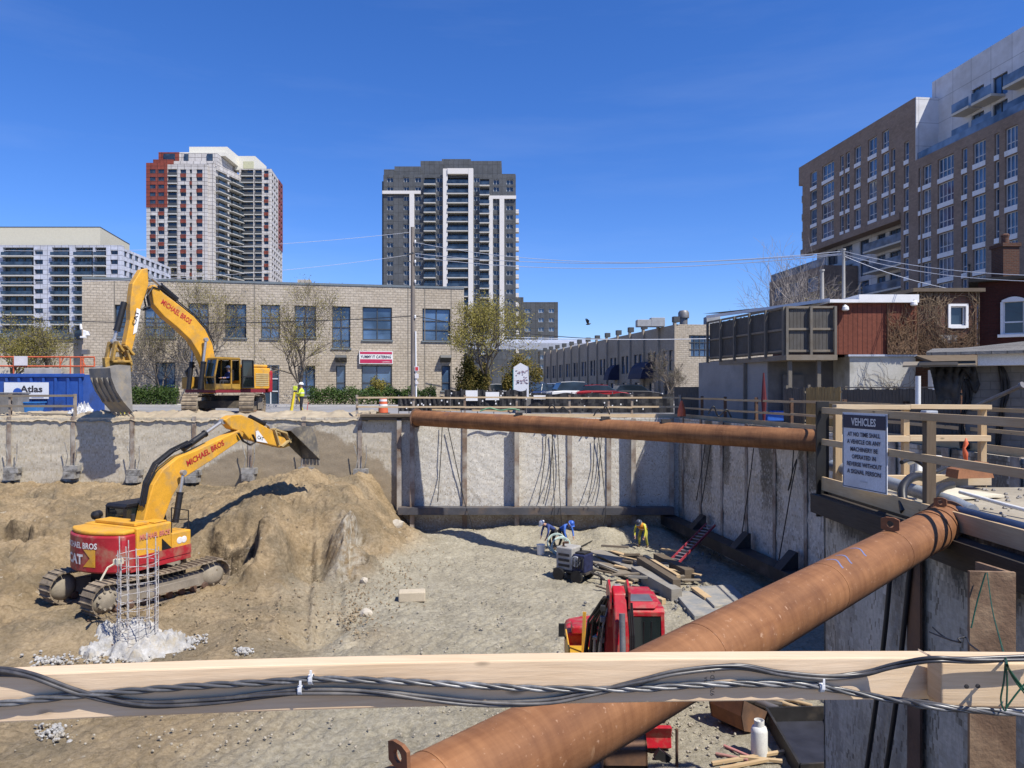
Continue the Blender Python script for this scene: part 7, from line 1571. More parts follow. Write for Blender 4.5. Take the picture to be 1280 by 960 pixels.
# some clutter right of the far railing
mb = MB(); c = P(968, 522, 31); mb.box(c, (.8, .5, .3)); mb.box(c+V((.1, 0, .22)), (.5, .4, .15)); tag(mb.build('blue_crate', mat('blue_plastic', (.03, .12, .5), .4), origin=c, bevel=.04), 'bright blue plastic crates behind the right railing', 'crate')
mb = MB(); mb.tube([P(955, 526, 30), P(955, 500, 30), P(954.5, 466, 30)], [.05, .12, .03], 8); tag(mb.build('patio_umbrella', mat('faded_red', (.11, .015, .022), .8), origin=P(955, 480, 30)), 'closed dark red patio umbrella in the shade under the deck', 'umbrella')
for lab, pts in (('coil of dark cable draped on the far strut near its right half', ((742, 520), (748, 511), (752, 516), (757, 508), (762, 518))), ('loose black cable loops on the ledge right of the white column sign', ((684, 514), (690, 506), (697, 514), (704, 509), (712, 516))), ('green hose lying on the ledge by the mesh fence', ((600, 514), (612, 510), (625, 513), (640, 511), (650, 513))), ('dark cable loops by the right railing', ((885, 518), (892, 508), (898, 520), (908, 512), (914, 522)))):
    hang(lab, [P(x, y, 37.4 if x < 800 else 31.5) for x, y in pts], .035, rubber if 'green' not in lab else mat('green_hose', (.12, .28, .16), .5), 'cable_coil', 'cables left along the ledge')
mb = MB(); c = P(852, 513, 36.8); mb.lathe([(.22, -.3), (.2, 0), (.05, .5)], c, 12); tag(mb.build('orange_cone', orange, origin=c, smooth=40), 'orange marker cone at the corner of the railings', 'cone')
# ---- surveyor and tripod at street level
sv = PZ(377, 521.5, .15); sv = V((P(377, 0, 40.5).x, 40.5, .2))
person('surveyor in lime vest, dark trousers and white hard hat standing beside the yellow tripod', sv, R(100), dict(el=(-.3, .12, 1.16), wl=(-.12, .3, 1.2), hl=(-.06, .37, 1.22), er=(.3, .1, 1.16), wr=(.14, .3, 1.18), hr=(.08, .37, 1.2)), [pants, hivis, skinm, boots], hatw, hivis)
def tripod(label, c, h_, m, inst=True):
    t = thing('survey_tripod', label, 'tripod', c); c = V(c)
    for i in range(3): a = i*2.094+.4; mb = MB(); mb.beam(c+V((math.cos(a)*.5, math.sin(a)*.5, 0)), c+V((math.cos(a)*.06, math.sin(a)*.06, h_)), .09, .05); mb.build('leg', m, t)
    mb = MB(); mb.cyl(c+V((0, 0, h_-.02)), c+V((0, 0, h_+.05)), .1); mb.build('head_plate', black, t)
    if inst: mb = MB(); mb.box(c+V((0, 0, h_+.2)), (.18, .16, .26)); mb.cyl(c+V((-.13, 0, h_+.22)), c+V((.13, 0, h_+.22)), .05); mb.build('instrument', hivis, t, bevel=.02)
tripod('yellow survey tripod with instrument at the pit edge beside the surveyor', (P(369, 0, 40.3).x, 40.3, .18), 1.3, mat('tripod_yellow', (.7, .55, .03), .5))
mb = MB(); c = V((P(383, 0, 40).x, 40, .2)); mb.tube([c, c+V((.1, 0, .7))], .025, 6); mb.box(c+V((.05, 0, .12)), (.35, .2, .22)); tag(mb.build('red_bag', mat('faded_red_cloth', (.5, .12, .12), .8), origin=c, bevel=.03), 'small red kit bag at the feet of the surveyor', 'bag')
# ---- workers and gear deep in the pit
w_ = onground(805, 673, -5.4); w_ = V((P(804, 0, 34.2).x, 34.2, terr(P(804, 0, 34.2).x, 34.2)))
bend = dict(pelvis=(0, -.1, .88), chest=(0, .22, 1.08), neck=(0, .42, 1.18), chin=(0, .52, 1.2), crown=(0, .64, 1.3), sl=(-.19, .36, 1.13), el=(-.27, .42, .86), wl=(-.24, .5, .62), hl=(-.22, .53, .54), sr=(.19, .36, 1.13), er=(.27, .42, .86), wr=(.24, .5, .62), hr=(.22, .53, .54), pl=(-.11, -.1, .85), kl=(-.17, .1, .48), al=(-.2, -.05, .09), tl=(-.22, .12, .04), pr=(.11, -.1, .85), kr=(.17, .1, .48), ar=(.2, -.05, .09), tr=(.22, .12, .04))
person('worker in yellow jacket and dark hard hat bending over in the shade', w_, R(150), bend, [mat('hi_vis_trousers', (.35, .33, .06), .8), yj, skinm, boots], haty, mat('orange_vest', (.6, .22, .03), .7))
for lab, px, d, yw in (('worker in dark blue clothes and white hard hat stooping over hoses by the spoil heap', 691, 34.0, 120), ('worker in blue with bright blue hood crouched right beside the one over the hoses', 703, 34.2, -140)):
    x = P(px, 0, d).x; b_ = dict(bend)
    person(lab, V((x, d, terr(x, d))), R(yw), b_, [pants, navy if px < 700 else mat('bright_blue_cloth', (.05, .14, .5), .8), skinm, boots], hatw if px < 700 else mat('blue_hat', (.04, .12, .5), .4), None, 'workers at the hoses')
rng = random.Random(12)
for i, lab in enumerate(('pale green hose coiled at the feet of the blue workers', 'second pale hose coil leaning against the pump')):
    c = onground(696+5*i, 689+4*i, -5.7)+V((0, 0, .35)); pts = [c+V((math.cos(k*.5)*(.42+.05*rng.random()), .2*math.sin(k*.5+i), .38*math.sin(k*.5)+.02*k*.1)) for k in range(36)]
    hang(lab, pts[::2], .035, mat('pale_green_hose', (.4, .5, .46), .5), 'hose_coil', 'hose coils by the workers', 'hose')
hang('thin dark hose curving over the ground from the workers to the far wall', [onground(x, y)+V((0, 0, .03)) for x, y in ((705, 694), (722, 686), (738, 678), (748, 672), (753, 665))], .03, rubber, 'ground_hose', None, 'hose')
def tank(c, label):
    t = thing('pump_trailer', label, 'pump trailer', c); c = V(c); yw = Matrix.Rotation(R(-35), 3, 'Z')
    def q(x, y, z): return c+yw @ V((x, y, z))*.74
    mb = MB(); mb.box(q(0, 0, .5), (1.480, 0.814, 0.074), yw); mb.build('chassis', blacksteel, t)
    mb = MB(); mb.box(q(-.35, 0, 1.15), (0.740, 0.740, 0.888), yw); mb.build('grey_housing', mat('housing_grey', (.36, .35, .33), .7, .2, 2, dirt=(.2, .18, .15), dfac=.4), t, bevel=.05)
    mb = MB(); mb.box(q(.55, -.05, 1.0), (0.555, 0.703, 0.703), yw); mb.build('engine_block', mat('navy_engine', (.02, .025, .07), .5, .4, 6), t, bevel=.05)
    mb = MB(); mb.lathe([(.2, -.04), (.22, 0), (.2, .04), (.1, .05)], q(.4, -.56, 1.1), 18, yw @ Matrix.Rotation(R(90), 3, 'X')); mb.build('gauge_disc', mat('dial_grey', (.3, .31, .33), .5), t, smooth=40)
    for x in (-.6, .5):
        for y in (-.62, .62): mb = MB(); mb.lathe([(.12, -.07), (.245, -.065), (.245, .065), (.12, .07)], q(x, y, .33), 16, yw @ Matrix.Rotation(R(90), 3, 'X')); mb.build('wheel', rubber, t, smooth=40)
    mb = MB(); mb.tube([q(.95, 0, .5), q(1.6, -.15, .45), q(1.9, -.2, .3)], .05, 8); mb.tube([q(1.7, -.17, .45), q(1.7, -.17, 0)], .04, 8); mb.build('tow_bar', blacksteel, t)
    mb = MB(); mb.tube([q(-.5, -.3, 1.75), q(-.5, -.3, 1.95), q(-.2, -.3, 2.0)], .05, 8); mb.build('exhaust', rustdark, t, smooth=40)
    mb = MB(); rng = random.Random(6)
    for i in range(7): a_ = rng.uniform(.2, .9); mb.tube([q(a_, -.5, .7), q(a_+.15, -.75, .8+.1*i), q(a_+.1, -.6, 1.3), q(.3, -.2, 1.55)], .022, 6)
    mb.build('hose', rubber, t, uv=False, fix=False)
    for i in range(3): mb = MB(); mb.box(q(-.35, -.52, .8+.28*i), (.5, .02, .1), yw); mb.build('louvre', blacksteel, t)
    mb = MB(); mb.box(q(.55, -.05, 1.52), (.42, .5, .06), yw); mb.cyl(q(.4, 0, 1.55), q(.4, 0, 1.72), .05); mb.build('engine_cap', blacksteel, t)
    return t
c = onground(718, 724, -5.9); tank(V((c.x, c.y, terr(c.x, c.y))), 'grey and navy wheeled pump trailer standing on the pit floor behind the red digger')
mb = MB(); c = onground(676, 693); mb.lathe([(.16, 0), (.19, .42), (.2, .42), (.2, .46), (.16, .46)], c, 14); tag(mb.build('white_bucket', pvc, origin=c, smooth=40), 'white plastic bucket on the ground left of the pump trailer', 'bucket')
mb = MB(); c = onground(870, 668, -5.3); mb.box(c+V((0, 0, .3)), (.9, .7, .5), Matrix.Rotation(.4, 3, 'Z')); mb.tube([c+V((-.2, -.2, .5)), c+V((0, -.1, 1.0)), c+V((.3, -.1, .6)), c+V((.1, -.3, .9))], .05, 7); tag(mb.build('red_toolbox', mat('worn_orange', (.45, .1, .04), .6, .2), origin=c, bevel=.02), 'worn orange tool box with a red hose on top, at the far corner', 'tool box')
# timbers, planks and plates
def timber(label, a, b, w_, h_, lift=0, m=oldwood_h, name='timber', group=None):
    a, b = onground(*a), onground(*b); a.z += h_/2+lift; b.z += h_/2+lift; mb = MB(); mb.beam(a, b, w_, h_); return tag(mb.build(name, m, origin=(a+b)/2, bevel=.01), label, 'timber', group)
greytim = woodmat('grey_timber', (.30, .285, .26), (.2, .19, .17), knots=False)
timber('long flat grey board lying left of the stack, nearest the pump trailer', (733, 700), (800, 730), .55, .08, .1, oldwood_h)
timber('wide flat weathered panel with pale end beside the long board', (745, 695), (806, 722), .7, .06, .2, greytim)
timber('thin pale strip of wood behind the flat panel', (765, 692), (800, 703), .25, .05, .1, lumber)
timber('heavy grey squared timber lying diagonally, lowest of the stack', (795, 722), (846, 752), .42, .45, 0, greytim)
timber('long brown timber on top of the heavy grey timber', (800, 714), (846, 745), .3, .3, .3, darkwood)
timber('narrow pale timber along the far side of the stack', (806, 711), (848, 738), .16, .14, .45, lumber)
timber('dark timber half buried in shade behind the stack', (822, 706), (862, 728), .4, .5, 0, darkwood)
timber('short pale bearer under the near end of the stack', (808, 748), (830, 756), .2, .2, 0, lumber)
timber('loose grey offcut in front of the timber stack', (800, 744), (812, 752), .3, .15, 0, greytim)
for lab, pts, h_ in (('large flat grey concrete slab lying beside the near strut', ((842, 744), (900, 741), (925, 770), (868, 776)), .22), ('second grey slab stacked behind, half in shade', ((868, 741), (914, 738), (935, 760), (893, 766)), .3)):
    q = [onground(*p) for p in pts]; zb = min(p.z for p in q); mb = MB(); mb.prism([V((p.x, p.y, zb-.05)) for p in q], (0, 0, h_)); tag(mb.build('concrete_slab', mat('slab_grey', (.22, .225, .225), .85, .2, 1, dirt=(.33, .3, .25), dfac=.5, dscale=1.5, bump=.4), origin=q[0], bevel=.02), lab, 'slab')
rng = random.Random(41)
for i in range(26):
    px, py = rng.gauss(800, 30), rng.gauss(722, 12); p = onground(px, py, -5.8)
    if p.x > 7.6: continue
    a_ = rng.gauss(-.75, .5); L_ = rng.uniform(.4, 1.8); dv = V((math.cos(a_), math.sin(a_), rng.gauss(0, .05)))*L_/2; p.z += rng.uniform(.05, .45)
    mb = MB(); mb.beam(p-dv, p+dv, rng.uniform(.08, .28), rng.uniform(.03, .1)); tag(mb.build('scrap_board', (oldwood_h, lumber, greytim, darkwood)[i % 4], origin=p), 'loose weathered board in the jumble around the timber stack', 'board', 'scrap boards round the timber stack')
# ladder
ld = thing('ladder', 'long red ladder leaning from the pit floor up to the waler on the right wall', 'ladder', onground(830, 714)); a, b = onground(829, 716, -5.8), rwp(908, 655, .75); sdv = (b-a).cross(V((0, 0, 1))).normalized()*.22
redl = mat('dark_red_ladder', (.3, .035, .05), .5, .15)
for k in (-1, 1): mb = MB(); mb.beam(a+sdv*k, b+sdv*k, .05, .09); mb.build('ladder_rail', redl, ld)
for i in range(17): mb = MB(); p = a.lerp(b, (i+.5)/17); mb.cyl(p-sdv, p+sdv, .022, n=6); mb.build('rung', mat('rung_grey', (.35, .3, .3), .5), ld)
# rebar column and white rubble
c = onground(172, 806, -5.6); c = V((c.x, c.y, terr(c.x, c.y))); rb_ = thing('rebar_cage', 'whitewashed rebar column cage standing in a heap of white rubble', 'rebar cage', c); rebm = mat('whitewashed_rebar', (.5, .49, .48), .8, .3, 8, dirt=(.2, .13, .09), dfac=.45, dscale=6); top_z = CZ-(690-HY)*c.y/F
for i in range(12):
    a = i*math.pi/6; r_ = .52; h_ = top_z-c.z+(.45 if i % 3 == 0 else .1*(i % 2)); mb = MB(); mb.tube([c+V((math.cos(a)*r_, math.sin(a)*r_, 0)), c+V((math.cos(a)*r_+.02, math.sin(a)*r_, h_*.5)), c+V((math.cos(a)*r_+.03*math.sin(i), math.sin(a)*r_, h_))], .014, 6); mb.build('upright_bar', rebm, rb_, uv=False)
for i in range(11): z = .15+i*(top_z-c.z-.2)/10; mb = MB(); mb.tube([c+V((math.cos(k*math.pi/8)*.545, math.sin(k*math.pi/8)*.545, z+.02*math.sin(k+i))) for k in range(17)], .009, 5); mb.build('ring_bar', rebm, rb_, uv=False)
mb = MB(); a = c+V((-.5, -.1, top_z-c.z-.25)); mb.tube([a+V((.1, 0, .1)), a, a+V((-.25, -.1, -.15)), a+V((-.4, -.2, -.5))], .03, 6); mb.box(a, (.25, .12, .14)); mb.build('bent_tie', mat('tie_cream', (.6, .55, .42), .7), rb_)
wm = mat('white_rubble', (.4, .395, .385), .95, .3, 4, dirt=(.33, .29, .22), dfac=.45, dscale=3, bump=1, bscale=14); rng = random.Random(8)
def heap(label, spots, m, name, n, s0, s1, kind=True):
    mb = MB()
    for k in range(n):
        px, py, rx, ry = spots[rng.randrange(len(spots))]; p = onground(rng.gauss(px, rx), rng.gauss(py, ry)); s = rng.uniform(s0, s1); q = Matrix.Rotation(rng.uniform(0, 6), 3, V((rng.gauss(0, 1), rng.gauss(0, 1), rng.gauss(0, 1))))
        mb.lathe([(.15*s, -.5*s), (.55*s, -.2*s), (.5*s, .25*s), (.2*s, .45*s)], p+V((0, 0, s*.15+rng.random()*.1)), 6, q @ Matrix.Diagonal((1, rng.uniform(.6, 1), rng.uniform(.5, 1))))
    return tag(mb.build(name, m, uv=False, fix=False), label, 'rubble', kind='stuff' if kind else None)
heap('chips and crumbs of wood and concrete among the timber stack', [(800, 725, 35, 14), (850, 750, 25, 12), (870, 690, 30, 15)], concdark, 'site_debris', 350, .02, .12)
mbx = MB(); pts = []
for j in range(44):
    for i in range(80):
        x = c.x-1.8+3.6*i/79; y = c.y-1.0+2.0*j/43; r_ = math.hypot((x-c.x)/1.5, (y-c.y)/.9); nf = float(fbm(np.array(x*2.2), np.array(y*2.2), 4, .6)); pts.append((x, y, terr(x, y)-.05+(.6*max(0, 1-r_+.7*nf)**.9+.22*max(0, float(fbm(np.array(x*7), np.array(y*7), 3))) if r_ < 1.1 and 1-r_+.7*nf > 0 else -.06)))
mbx.grid(pts, 80, 44); tag(mbx.build('white_heap', wm, origin=c, smooth=50, fix=False), 'low heap of white chalky debris at the foot of the rebar cage', 'debris heap')
heap('scattered chips of white debris around the rebar cage', [(175, 808, 16, 7), (215, 808, 18, 4), (120, 826, 40, 4), (60, 830, 15, 3), (240, 802, 8, 3), (66, 918, 10, 6), (305, 817, 5, 2), (170, 800, 10, 8)], wm, 'white_debris', 900, .02, .11)
hang('bent rusty rebar mat sticking out of the dirt left of the rebar cage', [onground(x, y)+V((0, 0, .12)) for x, y in ((104, 790), (118, 798), (134, 808), (142, 812))], .02, rustdark, 'rebar_scrap', 'rebar scraps', 'rebar')
hang('second bent rebar beside the rebar mat', [onground(x, y)+V((0, 0, .2)) for x, y in ((110, 784), (125, 790), (138, 800), (143, 806))], .02, rustdark, 'rebar_scrap', 'rebar scraps', 'rebar')
# stones and lumps
rockm = mat('pale_stone', (.5, .45, .37), .95, .15, 2, bump=.4, bscale=8); rng = random.Random(21)
def stone(p, s, m, label, group=None, fl=.7):
    bm = bmesh.new(); bmesh.ops.create_icosphere(bm, subdivisions=2, radius=1); sd = rng.random()*50
    for v in bm.verts: k = 1+.35*noise.noise(v.co*1.1+V((sd, 0, 0)))+.12*noise.noise(v.co*3+V((sd, 3, 0))); v.co = V((v.co.x*k*s, v.co.y*k*s*.8, v.co.z*k*s*fl))
    me = bpy.data.meshes.new('stone'); bm.to_mesh(me); bm.free(); me.materials.append(m); o = bpy.data.objects.new('stone', me); COL.objects.link(o); o.location = p+V((0, 0, s*.2)); o.rotation_euler = (0, 0, rng.random()*6); return tag(o, label, 'stone', group)
c = onground(515, 750); mb = MB(); mb.box(c+V((0, 0, .16)), (.95, .5, .36), Matrix.Rotation(.12, 3, 'Z')); tag(mb.build('concrete_block', mat('sandy_block', (.5, .43, .32), .9, .12, 2, bump=.4), origin=c, bevel=.04), 'pale rectangular block lying alone on the grey pit floor', 'block')
stone(onground(434, 692), .3, rockm, 'pale angular stone on the front slope of the sand mound')
stone(onground(495, 658), .38, rockm, 'flat pale stone near the top right of the mound')
stone(onground(455, 727), .2, rockm, 'small pale stone low on the right slope of the mound')
stone(onground(458, 768), .22, rockm, 'small flat stone at the foot of the mound')
heap('crumbled clods and pebbles strewn over the mound and its foot', [(400, 700, 45, 40), (470, 730, 25, 20), (420, 640, 40, 25), (330, 740, 50, 40), (500, 690, 25, 18), (440, 770, 15, 15), (250, 760, 80, 40), (390, 600, 40, 12)], mat('sandy_clod', (.285, .22, .14), 1, .3, 3), 'dirt_clods', 2200, .012, .085)
heap('grey pebbles and crumbs strewn over the pit floor', [(600, 740, 60, 30), (560, 800, 80, 40), (650, 700, 40, 10), (300, 920, 150, 20), (860, 900, 30, 30), (600, 860, 60, 30)], mat('grey_clod', (.36, .325, .265), 1, .2, 3), 'gravel_crumbs', 900, .02, .075)
# ---- corner by the near wall: bucket, bottle, pipes, tray
c = onground(925, 905); c = V((c.x, c.y, terr(c.x, c.y))); bt = thing('digger_bucket', 'old rusty digger bucket lying on the ground beside the white gas bottle', 'bucket attachment', c); rot = Matrix.Rotation(R(35), 3, 'Z')
prof = [(-.42, .78), (-.5, .45), (-.42, .12), (-.1, .0), (.3, .08), (.45, .3)]; mb = MB(); w2 = .42
for i in range(5):
    a, b = prof[i], prof[i+1]; k = .9; mb.hexa([c+rot @ V((s*w2 if 0 else x, y, z)) for x, y, z in ((a[0], -w2, a[1]), (b[0], -w2, b[1]), (b[0]*k, -w2, b[1]*k+.05), (a[0]*k, -w2, a[1]*k+.05), (a[0], w2, a[1]), (b[0], w2, b[1]), (b[0]*k, w2, b[1]*k+.05), (a[0]*k, w2, a[1]*k+.05))])
mb.build('bucket_shell', rust, bt)
for y in (-w2, w2): mb = MB(); mb.prism([c+rot @ V((x, y*1.02, z)) for x, z in prof], rot @ V((0, .03, 0))); mb.build('side_plate', rustdark, bt)
mb = MB(); mb.tube([c+rot @ V((-.3, -.2, .75)), c+rot @ V((-.1, -.1, .95)), c+rot @ V((.1, .1, .8)), c+rot @ V((-.1, .2, .9))], .05, 7); mb.build('red_lug', mat('faded_red_steel', (.4, .1, .08), .7), bt)
c = onground(949, 946); c = V((c.x, c.y, terr(c.x, c.y))); gb_ = thing('gas_bottle', 'white propane gas bottle standing at the foot of the near wall', 'gas bottle', c); mb = MB(); mb.lathe([(.13, 0), (.16, .02), (.165, .1), (.165, .5), (.14, .58), (.07, .62)], c, 20); mb.build('bottle_body', pvc, gb_, smooth=50)
mb = MB(); mb.lathe([(.1, .6), (.1, .72), (.09, .72), (.09, .6)], c, 16); mb.cyl(c+V((0, 0, .6)), c+V((0, 0, .7)), .03); mb.build('valve_collar', pvc, gb_, smooth=50)
for i, (lab, a, b, r_, m_) in enumerate((('thick grey steel pipe in the pile behind the gas bottle', (918, 872), (972, 893), .09, greysteel), ('dark open pipe lying under the grey pipe', (915, 878), (978, 886), .07, blacksteel), ('thin tan pipe, longest in the pile', (950, 873), (1010, 893), .05, lumber), ('second tan rod at the back of the pipe pile', (965, 872), (1015, 885), .04, lumber), ('pinkish rod lying on the ground by the gas bottle', (905, 935), (940, 950), .03, mat('pink_rod', (.45, .2, .18), .7)), ('bent pink rod in front of the gas bottle', (895, 945), (935, 953), .03, mat('pink_rod2', (.4, .2, .17), .7)))):
    a, b = onground(*a), onground(*b); mb = MB(); mb.tube([a+V((0, 0, r_+.02)), b+V((0, 0, r_+.02))], r_, 12); tag(mb.build('scrap_pipe', m_, origin=a, smooth=40, uv=False), lab, 'pipe', 'pipes lying by the near wall')
for lab, a, b in (('long pale stick on the ground in front of the gas bottle', (890, 958), (985, 944)), ('broken pale lath crossing the long stick', (925, 950), (978, 957)), ('splintered lath nearest the bottom edge', (900, 965), (960, 955))): a, b = onground(*a), onground(*b); mb = MB(); mb.beam(a+V((0, 0, .06)), b+V((0, 0, .09)), .08, .05); tag(mb.build('wood_lath', lumber, origin=a), lab, 'wood strip')
q = [onground(*p) for p in ((958, 905), (1040, 902), (1075, 975), (1000, 978))]; z = min(p.z for p in q); q = [V((p.x, p.y, z)) for p in q]; tr_ = thing('steel_tray', 'large open dark steel tray on the ground against the near wall', 'steel tray', q[0]); mb = MB(); mb.prism([p+V((0, 0, .03)) for p in q], (0, 0, .03)); mb.build('tray_bottom', mat('wet_dark_steel', (.03, .032, .045), .35, .3, 2), tr_)
for a, b in zip(q, q[1:]+q[:1]): mb = MB(); mb.beam(a+V((0, 0, .2)), b+V((0, 0, .2)), .05, .36); mb.build('tray_side', blacksteel, tr_)
hang('rusty rebar pin standing upright in the floor beyond the near strut', [onground(846, 958)+V((0, 0, z)) for z in (0, .35, .75)], .03, rustdark, 'rebar_pin', None, 'rebar'); 
c = onground(828, 952); mb = MB(); mb.box(c+V((0, 0, .1)), (.3, .12, .2), Matrix.Rotation(.6, 3, 'Y')); tag(mb.build('black_clamp', blacksteel, origin=c), 'small black steel clamp beside the rebar pin', 'clamp')
# ---- pile stub with green wire on the right
c = P(1241, 715, 4.15); t = thing('steel_pile', 'cut-off rusty steel pile with a sawn top just beyond the lumber rail', 'steel pile', V((c.x, c.y, -6))); zt = c.z; w_ = .25; yaw = Matrix.Rotation(R(-6), 3, 'Z')
cut = lambda x, y, z: V((c.x, c.y, 0))+yaw @ V((x, y, 0))+V((0, 0, z))
pf_ = mat('pile_flange_rust', (.2, .12, .07), .85, .3, 5, dirt=(.32, .22, .13), dfac=.5, dscale=2.5, bump=.3)
mb = MB(); mb.hexa([cut(x, y, z) for z, e in ((-6, 0), (zt, 0)) for x, y in ((-w_/2, 0), (w_/2, 0), (w_/2, .025), (-w_/2, .025))]); mb.build('front_flange', pf_, t)
mb = MB(); mb.hexa([cut(x, y, z) for z in (-6, zt-.004) for x, y in ((.1, .0252), (.125, .0252), (.065, .27), (.04, .27))]); mb.build('web', pf_, t)
# ================================================================ rail across the foreground
fr_ = thing('foreground_rail', 'pale lumber two-by-four rail crossing the whole foreground with cables tied to it', 'railing', (0, 1.4, 1.0))
railm = woodmat('spruce_rail', (.68, .53, .37), (.58, .43, .285), gs=2.2)
railp = woodmat('spruce_block', (.66, .5, .33), (.54, .39, .24), gs=2.6)
def rbeam(px0, y0, d0, px1, y1, d1, h_, w_, m, name, bev=.003):
    a, b = P(px0, y0, d0), P(px1, y1, d1); n = V((0, 1, 0)); mb = MB(); hz = V((0, 0, h_))
    mb.hexa([a-hz, b-hz, b-hz+n*w_, a-hz+n*w_, a, b, b+n*w_, a+n*w_]); return mb.build(name, m, fr_, bevel=bev)
RA, RB = P(-90, 848.5, 1.27), P(1165, 822, 1.455); mb = MB(); pts = []
for i in range(25):
    t = i/24; p = RA.lerp(RB, t)+V((0, 0, .0115*4*t*(1-t)*(1.25-.5*t))); n = V((-(RB-RA).y, (RB-RA).x, 0)).normalized()
    pts.append([p-V((0, 0, .085)), p-V((0, 0, .085))+n*.04, p+n*.04, p])
for q0, q1 in zip(pts, pts[1:]):
    for k in range(4): mb.quad(q0[k], q1[k], q1[(k+1) % 4], q0[(k+1) % 4])
mb.quad(*pts[0]); mb.quad(*pts[-1])
bo = mb.build('rail_board', railm, fr_, fix=False); bo.modifiers.new('weld', 'WELD').merge_threshold = .0002; bv = bo.modifiers.new('edge', 'BEVEL'); bv.width = .003; bv.segments = 2; bv.angle_limit = R(40)
def rd(px, e=.0085): d0 = onp(min(px, 1165), 480, RA, RB).y-e; t = min(1, max(0, (px-1085)/80)) if e > .005 else 0; return d0*(1-t)+1.366*t
rbeam(1165.5, 822, 1.455, 1420, 824, 1.45, .092, .038, railm, 'rail_board')
rbeam(1177, 828, 1.39, 1420, 831, 1.38, .086, .05, railp, 'splice_block')
mb = MB(); 
for px, py in ((1208, 858), (1222, 857.5)): c = P(px, py, 1.362); mb.lathe([(.0045, 0), (.004, .002), (.001, .0025)], c, 10, Matrix.Rotation(R(90), 3, 'X'))
mb.build('nail_head', blacksteel, fr_)
stamp = mat('stamp_ink', (.13, .1, .08), .9)
for tx, px, py, sz in (('KD 2', 893, 840, .012), ('970', 893, 856, .012), ('DLBA', 884, 846, .009)): text_mb(tx, P(px, py+14, rd(px, .0006)), (0, 0, 1), (-1, 0, 0), sz, .0005).build('stamp_mark', stamp, fr_, uv=False)
sheath = mat('cable_sheath', (.045, .045, .05), .32, .25, 6, dirt=(.14, .13, .12), dfac=.5, dscale=8, spec=.45); alum = mat('bright_cable', (.075, .076, .08), .36, .25, 8, dirt=(.22, .22, .225), dfac=.45, dscale=14, metal=.1, spec=.6)
def bundle(label, px_pts, k, r_, tw, m, spread=None, seed=0):
    base = [P(x, y, rd(x)) for x, y, d in px_pts]; fine = []
    for i in range(len(base)-1):
        a, b, c_, d_ = base[max(0, i-1)], base[i], base[i+1], base[min(len(base)-1, i+2)]
        for q in range(22): t = q/22; fine.append(.5*((2*b)+(c_-a)*t+(2*a-5*b+4*c_-d_)*t*t+(3*b-a-3*c_+d_)*t**3))
    fine.append(base[-1]); mb = MB(); s_ = 0; R_ = spread or r_*1.15
    for j in range(k):
        pts = []; s_ = 0
        for i, p in enumerate(fine):
            if i: s_ += (p-fine[i-1]).length
            a = tw*s_+j*2*math.pi/k; pts.append(p+V((0, math.cos(a)*R_, math.sin(a)*R_)))
        mb.tube(pts, r_, 8)
    return tag(mb.build('power_cable', m, origin=fine[0], uv=False, smooth=70, fix=False), label, 'cable')
D0 = 1.372
bundle('twisted triple cable running along the middle of the foreground rail', [(-60, 888, 1.41), (0, 880, 1.41), (100, 869, 1.40), (240, 858, 1.39), (330, 853, 1.385), (392, 849, D0), (480, 851, D0), (560, 855, D0), (680, 861, D0), (800, 861, D0), (860, 857, D0), (930, 855, D0), (1010, 857, D0), (1060, 865, D0-.01), (1130, 877, D0-.03), (1170, 884, D0-.05), (1300, 893, D0-.06)], 3, .0032, 40, alum)
bundle('black cable pair sagging below the twisted cable on the left half of the rail', [(-60, 838, 1.41), (0, 838, 1.41), (40, 845, 1.405), (90, 862, 1.40), (140, 875, 1.395), (190, 881, 1.39), (260, 877, 1.385), (330, 869, 1.38), (385, 865, D0), (460, 865, D0), (530, 873, D0), (600, 879, D0), (680, 878, D0), (740, 866, D0), (800, 852, D0), (850, 840, D0), (920, 833, D0), (975, 842, D0), (1030, 846, D0), (1080, 842, D0), (1120, 832, D0-.01), (1165, 824, D0-.04), (1220, 825, D0-.055), (1300, 822, D0-.06)], 3, .0034, 9, sheath)
bundle('loose black wire drooping on the left end of the rail', [(-60, 846, 1.405), (20, 846, 1.405), (70, 858, 1.40), (115, 874, 1.395), (170, 885, 1.39), (230, 884, 1.385), (300, 876, 1.38)], 1, .003, 1, sheath)
bundle('dark cable pair passing under the splice block at the right edge', [(1120, 874, D0-.02), (1180, 884, D0-.05), (1240, 890, D0-.06), (1310, 888, D0-.06)], 2, .0036, 20, sheath)
tie = mat('white_zip_tie', (.72, .73, .74), .4)
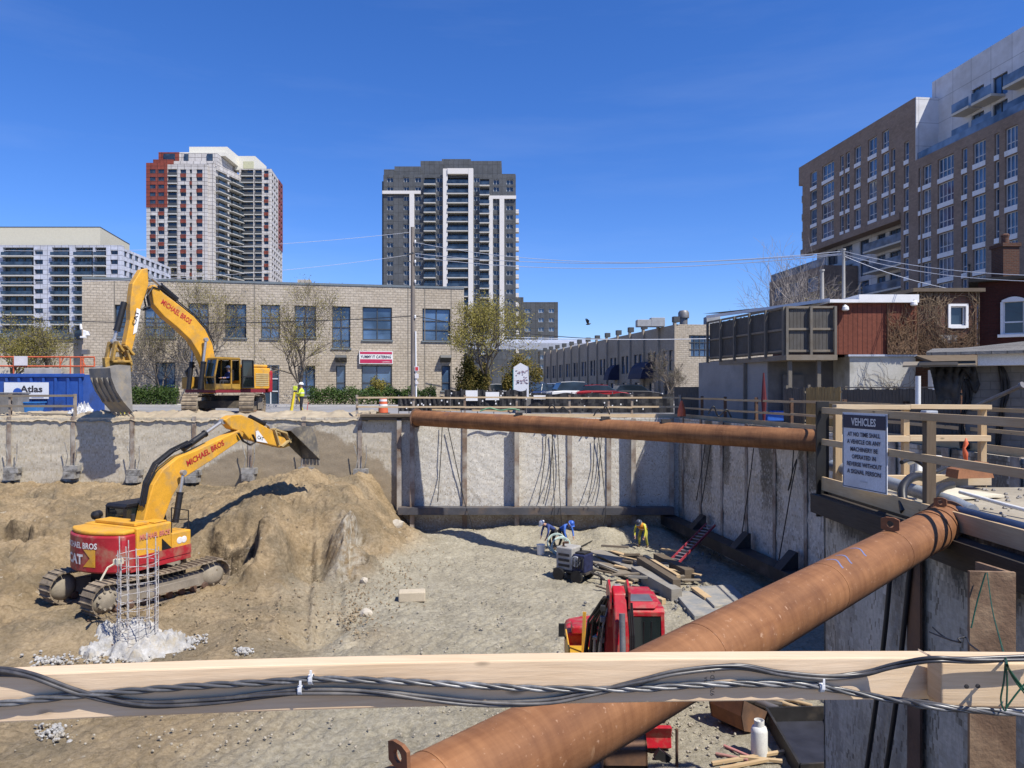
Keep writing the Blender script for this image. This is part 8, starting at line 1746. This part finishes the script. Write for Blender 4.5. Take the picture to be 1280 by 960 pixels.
for lab, px, py, d in (('white zip tie round the twisted cable, upper one of the left pair', 389, 849, D0), ('white zip tie on the black cables just below it', 376, 862, D0), ('white zip tie holding the twisted cable right of the middle', 1026, 859, D0)):
    c = P(px, py, rd(px)); mb = MB(); mb.lathe([(.0095, -.004), (.0095, .004), (.0087, .004), (.0087, -.004)], c, 14, Matrix.Rotation(R(88), 3, 'Y')); mb.box(c+V((.001, -.0095, .004)), (.006, .004, .008)); mb.box(c+V((.002, -.0098, .012)), (.004, .002, .016)); tag(mb.build('zip_tie', tie, origin=c), lab, 'zip tie')
gw = mat('green_wire', (.01, .07, .04), .4); 
def gwire(label, q, r_=.0016): return hang(label, [P(*p) for p in q], r_, gw, 'green_wire', 'green wires on the pile', 'wire')
gwire('green wire from the pile top down to the rail cables', [(1234, 716, 4.1), (1240, 760, 3.3), (1250, 800, 2.2), (1257, 825, 1.352), (1262, 838, 1.345), (1280, 862, 1.352)], .0026)
gwire('green wire loop tied round the splice block, left strand', [(1257, 822, 1.352), (1255, 850, 1.352), (1251, 875, 1.352), (1257, 888, 1.345), (1259, 858, 1.348), (1258, 835, 1.348)])
gwire('green wire crossing diagonally down right over the splice block', [(1256, 826, 1.348), (1268, 850, 1.348), (1290, 878, 1.352)])
gwire('green wire crossing diagonally up right over the splice block', [(1257, 886, 1.348), (1270, 868, 1.348), (1295, 838, 1.352)])
gwire('green wire hanging in a slack line left of the pile top', [(1232, 716, 4.12), (1222, 750, 4.12), (1214, 785, 4.1)], .004)
hang('thin black wire ends curling out from behind the rail', [P(1162, 790, 2.6), P(1180, 797, 2.5), P(1200, 803, 2.4), P(1198, 798, 2.4), P(1208, 797, 2.4), P(1212, 805, 2.3), P(1230, 818, 2.0), P(1245, 826, 1.5)], .003, wired, 'wire_end', None, 'wire')
hang('second thin black wire end forking left', [P(1166, 784, 2.6), P(1176, 793, 2.55), P(1188, 800, 2.5), P(1200, 802, 2.4)], .003, wired, 'wire_end', None, 'wire')
# ground detail on the ledge at right
mb = MB(); rng = random.Random(31)
for i in range(500):
    x = rng.uniform(5.0, 9.5); y = rng.uniform(3, 10.6); s = rng.uniform(.015, .06); mb.lathe([(.3*s, -.3*s), (.6*s, 0), (.3*s, .4*s)], (x, y, .13), 5)
tag(mb.build('gravel', mat('ledge_gravel', (.3, .28, .25), .95, .25, 6), uv=False, fix=False), 'loose gravel on the ledge behind the near railing', 'gravel', kind='stuff')
